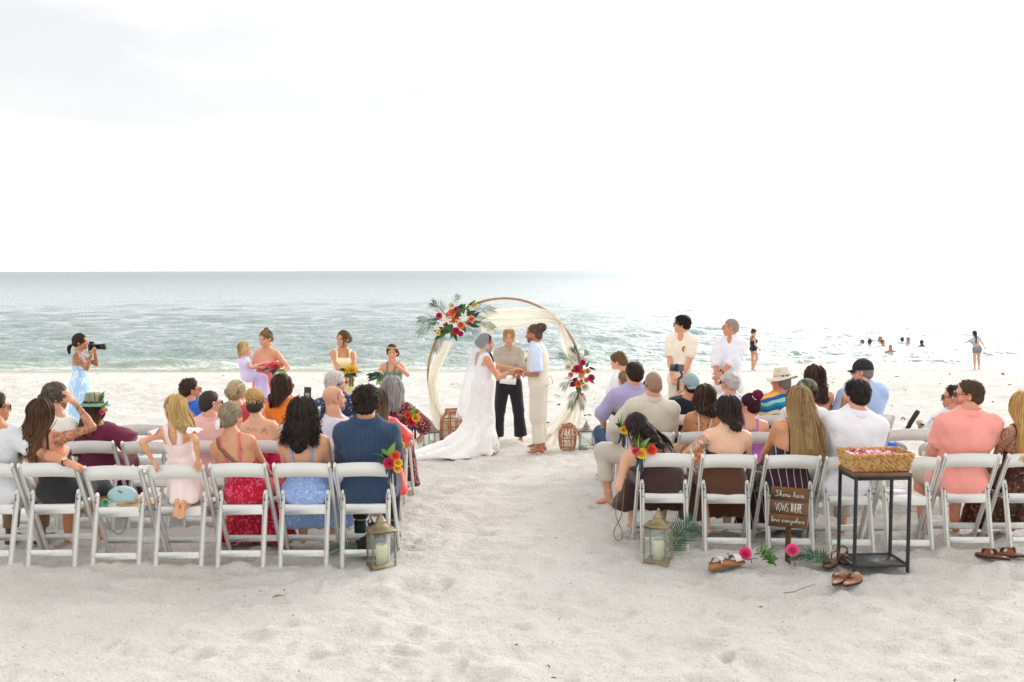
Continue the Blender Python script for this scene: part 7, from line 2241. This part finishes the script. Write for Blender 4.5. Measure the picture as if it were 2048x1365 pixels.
posy(('R', 2, 0), -1, 'posy with a crimson rose on the third right aisle chair', ((.0, .02, 'c9204c', .05), (-.02, -.02, 'b01a44', .04)), -.02, .03)

# ------------------------------------------------------------------ sign
CUR = {'S': (1.15, [[(1.05, 1.7), (.8, 2.05), (.4, 1.95), (.3, 1.55), (.6, 1.15), (.85, .75), (.7, .15), (.3, -.05), (0, .2)]]),
 'h': (.95, [[(0, .1), (.3, 1.0), (.45, 1.9), (.32, 2.05), (.2, 1.6), (.2, 0), (.28, .6), (.5, .95), (.68, .8), (.68, .2), (.8, 0), (.95, .2)]]),
 'o': (.8, [[(0, .3), (.15, .75), (.4, .95), (.15, .75), (.1, .3), (.3, 0), (.55, .25), (.55, .7), (.4, .95), (.65, .85), (.8, .8)]]),
 'e': (.68, [[(0, .3), (.3, .45), (.5, .75), (.35, .98), (.15, .75), (.15, .3), (.35, 0), (.68, .25)]]),
 's': (.62, [[(0, .1), (.3, .98), (.38, .6), (.48, .2), (.25, 0), (.05, .1), (.42, .08), (.62, .3)]]),
 'r': (.68, [[(0, .1), (.2, .98), (.35, .8), (.5, .85), (.45, .3), (.55, 0), (.68, .25)]]),
 'l': (.5, [[(0, .2), (.35, 1.3), (.4, 1.95), (.25, 2.05), (.15, 1.5), (.18, .3), (.32, 0), (.5, .25)]]),
 'v': (.78, [[(0, .8), (.15, .95), (.25, .4), (.38, 0), (.6, .6), (.62, .95), (.78, .85)]]),
 'y': (.72, [[(0, .8), (.12, .95), (.18, .35), (.4, .15), (.62, .9), (.58, .2), (.5, -.7), (.3, -.95), (.2, -.6), (.72, .2)]]),
 'w': (1.1, [[(0, .8), (.12, .95), (.15, .3), (.32, 0), (.5, .6), (.52, .9), (.55, .3), (.72, 0), (.92, .6), (.92, .95), (1.1, .85)]]), ' ': (.6, [])}
CAPS = {'V': (.62, [[(0, 1), (.28, 0), (.56, 1)]]), 'O': (.6, [[(.25, 0), (.05, .2), (.0, .5), (.05, .8), (.25, 1), (.45, .8), (.5, .5), (.45, .2), (.25, 0)]]),
 'W': (.82, [[(0, 1), (.18, 0), (.38, .8), (.56, 0), (.76, 1)]]), 'S': (.5, [[(.42, .85), (.22, 1), (.03, .85), (.05, .65), (.35, .4), (.42, .18), (.22, 0), (0, .15)]]),
 'T': (.5, [[(0, 1), (.46, 1)], [(.23, 1), (.23, 0)]]), 'H': (.52, [[(0, 0), (0, 1)], [(.42, 0), (.42, 1)], [(0, .5), (.42, .5)]]),
 'E': (.45, [[(.36, 1), (0, 1), (0, 0), (.36, 0)], [(0, .5), (.3, .5)]]), 'R': (.5, [[(0, 0), (0, 1), (.3, 1), (.4, .78), (.3, .52), (0, .5)], [(.15, .5), (.42, 0)]]), ' ': (.32, [])}
def lettering(text, table, x0, x1, z, hgt, r, y):
    W_ = sum(table[c][0] for c in text); sx = (x1 - x0) / W_
    mb = MB(); x = x0
    for c in text:
        for st in table[c][1]:
            P = np.array(st, float)
            n = (len(P) - 1) * 4 + 1; k = np.linspace(0, len(P) - 1, n)
            q = np.stack([np.interp(k, np.arange(len(P)), P[:, a]) for a in (0, 1)], 1)
            if table is CUR:
                for _ in range(3): q[1:-1] = (q[:-2] + 2 * q[1:-1] + q[2:]) / 4
            mb.tube([(x + u * sx, y, z + v * hgt) for u, v in q], r, 5, .5)
        x += table[c][0] * sx
    return mb
def sign():
    p = on_ground(1576, 1117)
    t = thing('wooden_sign', 'brown wooden sign on a stake lettered Shoes here, Vows there, love everywhere', 'sign', p, R(-9))
    ws = [simple("sign_wood_%d" % k, c, .7, .3, 6, .25, 60) for k, c in enumerate(('6b4a30', '74523a', '664529'))]
    post = MB().box((0, .012, .19), (.042, .018, .50), None, .003).build('post', simple("sign_post", '5d432c', .75, .25, 8, .2, 60), t, False)
    h = .104
    board = bpy.data.objects.new('board', None); COL.objects.link(board); board.parent = t
    board.matrix_local = Matrix.Translation((0.0, -.004, .405)) @ Matrix.Rotation(R(3.2), 4, 'Y')
    for k in range(3):
        MB().box((0, 0, (1 - k) * (h + .003)), (.295, .018, h), None, .003).build('plank', ws[k], board, False)
    wh = simple("sign_paint", 'e6e2da', .6, .03)
    for tx, tb, a, b, z, hg, r in (('Shoes here', CUR, -.115, .108, .085, .023, .0032), ('VOWS THERE', CAPS, -.105, .105, -.032, .066, .0036), ('love everywhere', CUR, -.128, .128, -.118, .020, .0028)):
        lettering(tx, tb, a, b, z, hg, r, -.0105).build('lettering', wh, board)
sign()

# ------------------------------------------------------------------ side table with basket of petals
def side_table():
    p = on_ground(1760, 1143)
    black = simple("table_black_metal", '2f3033', .4, .08, metallic=.3)
    top_z = .755; W_, D_ = .435, .32
    t = thing('side_table', 'tall black metal side table with wooden top beside the wooden sign', 'table', (p.x, p.y + D_ / 2, p.z - .008), R(4))
    for sx in (-1, 1):
        for sy in (-1, 1):
            MB().box((sx * (W_ / 2 - .011), sy * (D_ / 2 - .011), top_z / 2 - .02), (.022, .022, top_z - .02), None, .002).build('leg', black, t, False)
    for z, nm in ((.045, 'lower_rail'), (top_z - .045, 'upper_rail')):
        for sy in (-1, 1): MB().box((0, sy * (D_ / 2 - .011), z), (W_ - .046, .020, .022), None, .002).build(nm, black, t, False)
        for sx in (-1, 1): MB().box((sx * (W_ / 2 - .011), 0, z), (.020, D_ - .046, .022), None, .002).build(nm, black, t, False)
    MB().box((0, 0, .048), (W_ - .05, D_ - .05, .004)).build('shelf', simple("shelf_dark", '4a4d4c', .35, .2, 6), t, False)
    MB().box((0, 0, top_z - .016), (W_ + .004, D_ + .004, .032), None, .004).build('tabletop', simple("table_wood", '6e4f38', .5, .25, 7, .15, 60), t, False)
    # basket
    tb = thing('basket', 'woven hyacinth basket full of pink petals on the black side table', 'basket', (p.x, p.y + D_ / 2, p.z - .008 + top_z), R(4))
    wv = NT("hyacinth_weave")
    wv.col(wv.mix(wv.ramp(wv.noise(34, 4, .7), [(.35, (0, 0, 0)), (.65, (1, 1, 1))]), lin('9c6c36'), lin('e2ba7c'))); wv.set(Roughness=.75)
    mb = MB(); cores = MB()
    rows = 8; bz = .135
    def rect(q, z):
        w, d = .205 + .034 * q, .122 + .024 * q
        return [(-w, -d, z), (w, -d, z), (w, d, z), (-w, d, z)]
    for sgn in (0, 1):
        c0, c1 = rect(0, .002), rect(1, bz)
        A = np.array([[np.array(c0[k % 4]) * (1 - q) + np.array(c1[k % 4]) * q for k in range(5)] for q in (0, 1)]) * (np.array((1, 1, 1)) if not sgn else np.array((.955, .93, 1)))
        cores.grid(A)
    cores.box((0, 0, .006), (.39, .22, .01))
    cores.build('liner', wv.m, tb, False)
    for r_ in range(rows):
        q = (r_ + .5) / rows; z = .006 + (bz - .01) * q
        c = rect(q, z); tot = []
        for k in range(4):
            a, b = np.array(c[k]), np.array(c[(k + 1) % 4]); n = 22 if k % 2 == 0 else 13
            nrm = np.array(((0, -1, 0), (1, 0, 0), (0, 1, 0), (-1, 0, 0))[k], float)
            for i in range(n):
                s0, s1 = i / n, (i + 1.05) / n
                o = .004 if (i + r_) % 2 == 0 else -.003
                pts = [a * (1 - s0) + b * s0 + nrm * (o - .008) + (0, 0, .008), a * (1 - (s0 + s1) / 2) + b * (s0 + s1) / 2 + nrm * (o + .004), a * (1 - s1) + b * s1 + nrm * (o - .008) - np.array((0, 0, .008))]
                mb.tube(pts, .0105, 5, .6, cap=False)
    w_ = mb.build('weave', wv.m, tb); w_['kind'] = 'stuff'
    c = rect(1.02, bz)
    MB().tube(c + [c[0]], .0085, 6, cap=False).build('rim', wv.m, tb)
    pet = MB(); r2 = np.random.default_rng(9)
    for k in range(210):
        x, y = r2.uniform(-.20, .20), r2.uniform(-.115, .115)
        z = .095 + .035 * math.exp(-((x + .06) / .12) ** 2) * r2.random() + .012 * r2.random()
        s_ = r2.uniform(.012, .024); E_ = Euler((r2.uniform(-.8, .8), r2.uniform(-.8, .8), r2.uniform(0, 6))).to_matrix()
        g = np.array([[np.array(E_ @ Vector((u * s_ * (.5 + .5 * v), (v - .5) * 2 * s_, .25 * s_ * (u * u + v)))) + (x, y, z) for u in (-1, 0, 1)] for v in (0, .5, 1)])
        pet.grid(g)
    pm_ = NT("rose_petals"); pm_.col(pm_.ramp(pm_.noise(22, 3), [(.35, lin('e0507a')), (.5, lin('ee9ab0')), (.66, lin('f6dcd6'))])); pm_.set(Roughness=.6)
    MB().box((0, 0, .09), (.40, .235, .01)).build('petal_bed', pm_.m, tb, False)
    pp = pet.build('petals', pm_.m, None); tag(pp, 'pink and white loose rose petals filling the woven basket', 'petals', None, 'stuff')
    pp.location = tb.location; pp.rotation_euler = tb.rotation_euler
side_table()

# ------------------------------------------------------------------ shoes on the sand
TAN = simple("leather_tan", '9a5f3c', .42, .15, 20, .1, 80); BRN = simple("leather_brown", '6b3f28', .42, .2, 20, .1, 80)
COG = simple("leather_cognac", '7d472a', .38, .2, 20, .1, 80); WHS = simple("leather_white", 'e2dcd8', .35, .04); WDG = simple("wedge_wood", '9c6a42', .5, .25, 14); SOLE = simple("sole_dark", '3a2820', .7, .1)
def sole_outline(n=26, L=.255, w=.088):
    pts = []
    for k in range(n):
        t = k / n * 2 * math.pi; y = -math.cos(t) * L / 2; q = (y / L + .5)
        hw = w / 2 * (.72 + .28 * math.sin((q - .25) * 3.4)) * abs(math.sin(t)) ** .55
        pts.append((math.copysign(hw, math.sin(t)) + .006 * math.sin(q * 3.14), y))
    return pts
def slab(z0, z1, rise=None, scale=1.0):
    o = sole_outline(); n = len(o); f = rise or (lambda y: 0)
    V = [(x * scale, y * scale, z0 if rise is None else 0.0) for x, y in o] + [(x * scale, y * scale, z1 + f(y)) for x, y in o] + [(0, 0, z0), (0, 0, z1 + f(0))]
    Q = [(k, (k + 1) % n, n + (k + 1) % n, n + k) for k in range(n)]
    T = [((k + 1) % n, k, 2 * n) for k in range(n)] + [(n + k, n + (k + 1) % n, 2 * n + 1) for k in range(n)]
    return MB().raw(V, Q, T)
def sandals(label, spots, kind, upper, foot, group=None):
    c = Vector((0, 0, 0))
    for s_ in spots: c += on_ground(s_[0], s_[1])
    c /= len(spots)
    t = thing('sandals', label, 'sandals', c, 0)
    for px, py, ang in spots:
        sh = bpy.data.objects.new('sandal', None); COL.objects.link(sh); sh.parent = t
        sh.matrix_local = Matrix.Translation(on_ground(px, py) - c + Vector((0, 0, .004))) @ Matrix.Rotation(R(ang), 4, 'Z')
        rise = None; top = .018
        if kind == 'wedge':
            rise = lambda y: .042 * min(1, max(0, (.06 - y) / .13)); slab(0, .012, rise).build('wedge', WDG, sh, False); slab(0, .0165, rise, .93).build('footbed', foot, sh, False)
        else:
            slab(0, .014).build('sole', SOLE, sh, False)
        fb = slab(.0145, .021, None, .97) if rise is None else None
        if fb: fb.build('footbed', foot, sh, False)
        def band(y0, y1, hgt, m, w0=.046, name='strap', skew=0.0):
            a = np.linspace(0, math.pi, 13)
            A = np.array([[(-(w0) * math.cos(q), y0 + (y1 - y0) * v + skew * math.cos(q), .016 + (rise(y0) if rise else 0) + hgt * math.sin(q) ** .8 * (1 - .12 * v)) for q in a] for v in np.linspace(0, 1, 4)])
            B = A * np.array((.94, 1, .96))
            MB().grid(A).grid(B[:, ::-1]).grid(np.stack([A[0], B[0]])[:, ::-1]).grid(np.stack([A[-1], B[-1]])).build(name, m, sh)
        if kind == 'wedge': band(.0, .06, .046, upper, .046); band(.01, .018, .047, BRN, .0445, 'strap_edge')
        elif kind == 'slide': band(.0, .075, .055, upper)
        elif kind == 'cross':
            band(.0, .03, .058, upper, .046, 'strap', .03); band(.03, .06, .055, upper, .046, 'strap', -.03)
        elif kind == 'strappy':
            band(.05, .075, .05, upper); MB().tube([(-.035, -.06, .02), (-.02, -.03, .06), (.0, .03, .05)], .007, 5, .5).build('strap', upper, sh); MB().tube([(.035, -.06, .02), (.03, -.07, .08), (0, -.09, .09), (-.03, -.07, .08), (-.035, -.06, .02)], .008, 5, .5).build('ankle_strap', upper, sh)
        if kind in ('slide', 'cross'):
            MB().box((0, -.085, .0225), (.03, .022, .001)).build('insole_label', WHS, sh, False)
    return t
sandals('wedge mules with white straps beside the left pink rose', [(1432, 1136, -34), (1464, 1131, -58)], 'wedge', WHS, simple("footbed_cognac", '7a4a2c', .45, .15, 20))
sandals('tan leather slides nearest the camera, below the side table', [(1676, 1164, -32), (1704, 1167, -45)], 'slide', TAN, simple("footbed_tan", 'b07c58', .5, .15, 20))
sandals('brown strappy sandals between the palm frond and the side table', [(1664, 1132, 140), (1687, 1122, 165)], 'strappy', BRN, simple("footbed_olive", '6a5a3c', .6, .15, 20))
sandals('dark brown cross-strap sandals lying at the right edge of the sand', [(1985, 1117, 55), (2026, 1114, 75)], 'cross', COG, simple("footbed_brown", '7a4c34', .45, .15, 20))

# ------------------------------------------------------------------ cut flowers by the sign
def ground_rose(label, px, py, hx, hy, col):
    p = on_ground(px, py); q = at(hx, hy, p.y)
    t = thing('rose', label, 'rose', p, 0, 'pink roses by the sign')
    d = q - p
    MB().tube([(0, 0, 0), d * .5 + Vector((.01, 0, .01)), d], .004, 6).build('stem', simple_c("stem_olive", '6a6a44', .6), t)
    put('bloom', ROSE_ME, petal(col), t, dirM(d, Vector((-.25, -.75, .5)), .3, .052))
    for k in range(3): put('petal_leaf', LEAF_ME, petal(col), t, dirM(d, (math.cos(k * 2.1 + .6), -.3, -.7), k, .06, 'Y'))
    for k in range(2): put('leaf', LEAF_ME, LEAF_M[0], t, dirM(d * .35, (1 - 2 * k, -.3, .3), k, .07, 'Y'))
ground_rose('bright pink rose on a stem beside the wedge mules', 1504, 1127, 1491, 1108, 'ee3a86')
ground_rose('bright pink rose leaning on the sign post', 1590, 1133, 1585, 1101, 'f04f95')
def greenery():
    p = on_ground(1553, 1136)
    t = thing('greenery_sprig', 'sprig of pale green foliage on the sand left of the sign post', 'greenery', p)
    r2 = np.random.default_rng(4)
    for k in range(9):
        a = r2.uniform(2.2, 6.9) * .5 + .2
        d = Vector((math.cos(a) * .9, r2.uniform(-.5, .3), r2.uniform(.25, .9))).normalized(); L_ = r2.uniform(.10, .20)
        MB().tube([(0, 0, .01), d * L_ * .5 + Vector((0, 0, .015)), d * L_], .002, 5).build('stem', simple_c("stem_olive", '6a6a44', .6), t)
        for j in range(8):
            q = .25 + .75 * j / 7; s_ = 1 if j % 2 else -1
            v = (d * .5 + Vector((s_ * d.z, r2.uniform(-.6, .3), -s_ * d.x * .6 + r2.uniform(-.2, .5)))).normalized()
            put('leaf', LEAF_ME, LEAF_M[2 if (k + j) % 3 else 0], t, dirM(d * L_ * q + Vector((0, 0, .01)), v, r2.random(), .05, 'Y'))
greenery()

# ------------------------------------------------------------------ things on and under the chairs
def spl0(P, n=6):
    P = np.array([tuple(p) for p in P], float); k = np.linspace(0, len(P) - 1, (len(P) - 1) * n + 1)
    q = np.stack([np.interp(k, np.arange(len(P)), P[:, a]) for a in range(3)], 1)
    for _ in range(n): q[1:-1] = (q[:-2] + 2 * q[1:-1] + q[2:]) / 4
    return q
c4 = CHAIRS['L', 0, 4].location
hm_ = simple("straw", 'cfa77c', .8, .15, 50, .3, 160)
t = thing('straw_hat', 'round straw sun hat lying on the empty chair in the near left row', 'hat', c4 + Vector((.07, .10, .442)))
MB().lathe([(0, .016), (.07, .014), (.10, .006), (.155, .002), (.157, -.001), (.10, .001), (0, .004)], 30).build('brim', hm_, t)
MB().lathe([(.0, .052), (.06, .05), (.078, .03), (.082, .010)], 24).build('crown', hm_, t)
bl = simple("bag_light_blue", 'a9c4cb', .45, .05)
t = thing('handbag', 'light blue half-moon handbag on the straw hat, strap hanging below the seat', 'bag', c4 + Vector((-.005, -.01, .47)))
A = np.array([[(.115 * math.cos(a) * r_, s_ * .032 * (1 - .35 * r_ ** 3), .055 + (-.052 if math.sin(a) < -.5 else .075 * math.sin(a)) * r_) for a in np.linspace(0, 6.283, 25)] for s_, r_ in ((-1, 0), (-1, .5), (-1, .92), (-.6, 1), (.6, 1), (1, .92), (1, .5), (1, 0))])
MB().grid(A).build('body', bl, t)
MB().tube([(-.02, -.036, .10), (.0, -.038, .09), (.012, -.037, .082)], .004, 5).build('zip_pull', simple_c("zip_dark", '3a4246', .4), t)
MB().tube(spl0([(-.10, -.03, .03), (-.095, -.09, -.03), (-.085, -.10, -.14), (-.03, -.09, -.235), (.03, -.08, -.225), (.055, -.07, -.13), (.07, -.06, -.02)]), .006, 6, .5).build('strap', simple_c("bag_strap_grey", '6f8288', .5), t)
gr = simple("green_plastic", '56b384', .3, .15, 20)
t = thing('green_hair_clip', 'small teal green clip beside the light blue handbag', 'clip', c4 + Vector((-.125, -.05, .452)))
for k in range(4): MB().tube([(.028 * math.cos(a) * (1 - .15 * k), -.012 + .008 * k, .026 + .026 * math.sin(a)) for a in np.linspace(0, 6.283, 15)[:-1]], .006, 6, closed=True, up=(0, 1, 0)).build('loop', gr, t)
# black bag under the navy man
c0 = CHAIRS['L', 0, 0].location
t = thing('black_bag', 'slouched black bag on the sand behind the left brass lantern', 'bag', c0 + Vector((.03, .02, 0)))
bk = simple("bag_black", '1b1a1c', .6, .1, 20, .2, 60)
S_ = Sdf((-.2, -.15, 0), (.25, .15, .36), .012)
S_.ell((.03, 0, .08), (.15, .09, .10)); S_.cone((.03, 0, .1), (.0, 0, .24), .09, .03, .05); S_.cut((0, 0, 0), (0, 0, -1))
V, Q = S_.surf(); V = V + vnormals(V, Q) * (noise3(V * 22)[:, None] * .012)
link('bag', npmesh('bag', V, Q), bk, t)
MB().tube([(-.02, -.02, .22), (-.035, -.02, .29), (-.015, -.02, .32), (.01, -.02, .26)], .007, 6).build('handle', bk, t)
MB().tube([(.03, .0, .22), (.04, .0, .30), (.07, 0, .345), (.10, 0, .33)], .012, 6).build('handle', bk, t)
def spl(P, n=8):
    P = np.array([tuple(p) for p in P], float); k = np.linspace(0, len(P) - 1, (len(P) - 1) * n + 1)
    q = np.stack([np.interp(k, np.arange(len(P)), P[:, a]) for a in range(3)], 1)
    for _ in range(n): q[1:-1] = (q[:-2] + 2 * q[1:-1] + q[2:]) / 4
    return q
# leather strap loop held by the slumped woman
a0 = at(1243, 955, 8.2); g0 = on_ground(1236, 1083)
t = thing('bag_strap', 'tan leather strap hanging in a loop from the slumped woman\'s hand', 'strap', (g0.x, g0.y, g0.z))
d = Vector(a0) - g0
MB().tube(spl([d + Vector((.01, 0, 0)), d * .7 + Vector((-.03, 0, 0)), d * .4 + Vector((-.035, 0, 0)), d * .2 + Vector((.02, 0, 0)), Vector((.04, 0, .06)), Vector((.03, 0, .01)), Vector((-.01, 0, .004)), Vector((-.04, 0, .05)), d * .22 + Vector((-.03, 0, 0)), d * .38 + Vector((.02, 0, 0)), d * .7 + Vector((.025, 0, 0)), d + Vector((.03, 0, 0))]), .008, 6, .5).build('strap', simple_c("strap_tan", '8f6a4c', .5), t)
# papers on the empty right chair, programme in the second row, things in hands
c5 = CHAIRS['R', 0, 4].location
t = thing('programme', 'white folded programme lying on the empty chair behind the side table', 'paper', c5 + Vector((-.02, .08, .444)), .3)
MB().box((0, 0, 0), (.21, .15, .003)).box((.01, .012, .006), (.20, .14, .003), Matrix.Rotation(.06, 3, 'Y').to_4x4()).build('sheets', simple_c("paper_grey_white", 'dfe0e4', .8), t, False)
c6 = CHAIRS['R', 1, 5].location
t = thing('blue_bag', 'bright blue and grey bag seen under the empty chair back, right block', 'bag', c6 + Vector((-.02, .25, .44)))
S_ = Sdf((-.25, -.1, 0), (.25, .1, .25), .012); S_.ell((-.08, 0, .09), (.12, .07, .09)); S_.ell((.06, 0, .08), (.1, .07, .08)); V, Q = S_.surf()
tb_ = NT("bag_blue_grey"); sp_ = tb_.n.new("ShaderNodeSeparateXYZ"); tb_.l.new(tb_.tc(), sp_.inputs[0])
tb_.col(tb_.ramp(tb_.math('ADD', sp_.outputs[0], .5), [(0, lin('1f63c8')), (.54, lin('8a8d92'))], 'CONSTANT')); tb_.set(Roughness=.6)
link('bag', npmesh('bag', V + vnormals(V, Q) * (noise3(V * 25)[:, None] * .008), Q), tb_.m, t)
q_ = at(1825, 842, 9.68)
t = thing('black_microphone', 'black baton-shaped microphone held by the man with the teal watch', 'microphone', q_)
MB().tube([(-.075, 0, -.13), (-.03, 0, -.045), (-.028, 0, -.035), (.045, 0, .085), (.055, 0, .10)], [.02, .022, .024, .024, .018], 12).build('tube', simple_c("mic_black", '262628', .5), t)
# ------------------------------------------------------------------ litter of seaweed, twigs and shell on the sand
def litter():
    r2 = np.random.default_rng(21); mb = MB()
    def flake(p, s_, el):
        E_ = Euler((r2.uniform(-.5, .5), r2.uniform(-.5, .5), r2.uniform(0, 6.28))).to_matrix()
        g = np.array([[np.array(E_ @ Vector((u * s_ * (1 - abs(v) * .5) * .35, v * s_ * el, .25 * s_ * (1 - v * v) + .15 * s_ * u))) + np.array(p) for u in (-1, 0, 1)] for v in (-1, 0, 1)])
        mb.grid(g)
    for k in range(170):
        y = 13.6 + 19 * r2.random() ** 1.25; x = r2.uniform(-.62, .62) * y
        if r2.random() < .45: x = r2.normal(.10, .16) * y
        flake((x, y, float(zg(y)) + .03 * (1 if y > 14 else 0) + .012), r2.uniform(.015, .05), r2.uniform(.6, 1.6))
    for (px, py, s_) in ((1170, 834, .10), (1176, 833, .08), (1158, 850, .05), (1205, 849, .06), (1190, 808, .05), (1187, 801, .05), (1097, 806, .06), (1116, 812, .09), (1094, 849, .07), (1092, 857, .06), (1190, 865, .06), (878, 815, .08), (925, 815, .07), (937, 846, .08), (926, 837, .06), (1804, 840, .10), (1770, 845, .06), (1785, 878, .05), (1948, 822, .13), (1962, 832, .10), (1985, 806, .10), (2005, 750, .16), (1880, 770, .07)):
        p = on_ground(px, py); flake(p + Vector((0, 0, .02)), s_ * .55, 1.0); flake(p + Vector((.03, .01, .02)), s_ * .4, 1.2)
    for k in range(150):
        y = 5.2 + 8 * r2.random(); x = r2.uniform(-.55, .55) * y
        flake((x, y, .018), r2.uniform(.005, .014), 1.0)
    o = mb.build('seaweed_litter', simple("seaweed_brown", '5b5142', .9, .3, 30)); tag(o, 'brown scraps of dried seaweed strewn over the sand', 'seaweed', None, 'stuff')
    sh = MB()
    for k in range(220):
        y = 5.0 + 9 * r2.random(); x = r2.uniform(-.55, .55) * y; s_ = r2.uniform(.004, .011)
        sh.ell((x, y, float(zg(y)) + .012), (s_, s_ * .7, s_ * .4), seg=6, rings=4)
    o = sh.build('shell_bits', simple("shell_white", 'e4e0d8', .5, .05)); tag(o, 'small broken white shells scattered over the sand', 'shells', None, 'stuff')
litter()
g1 = on_ground(1568, 1190)
pts = [on_ground(x, y) - g1 + Vector((0, 0, .012)) for x, y in ((1568, 1190), (1590, 1187), (1605, 1180), (1618, 1176), (1632, 1172))]
tg = thing('twig', 'thin bent twig on the sand in front of the tan slides', 'twig', g1)
MB().tube(pts, [.004, .0035, .003, .003, .002], 6).build('stem', simple_c("twig_grey", '8a7867', .9), tg)
g2 = on_ground(545, 1200)
tg = thing('dead_leaf', 'small curled brown leaf on the bare sand in the left foreground', 'leaf', g2)
put('blade', LEAF_ME, simple_c("leaf_brown", '8a6f58', .8), tg, Matrix.Translation((0, 0, .012)) @ Matrix.Rotation(-.9, 4, 'Z') @ Matrix.Scale(.11, 4))
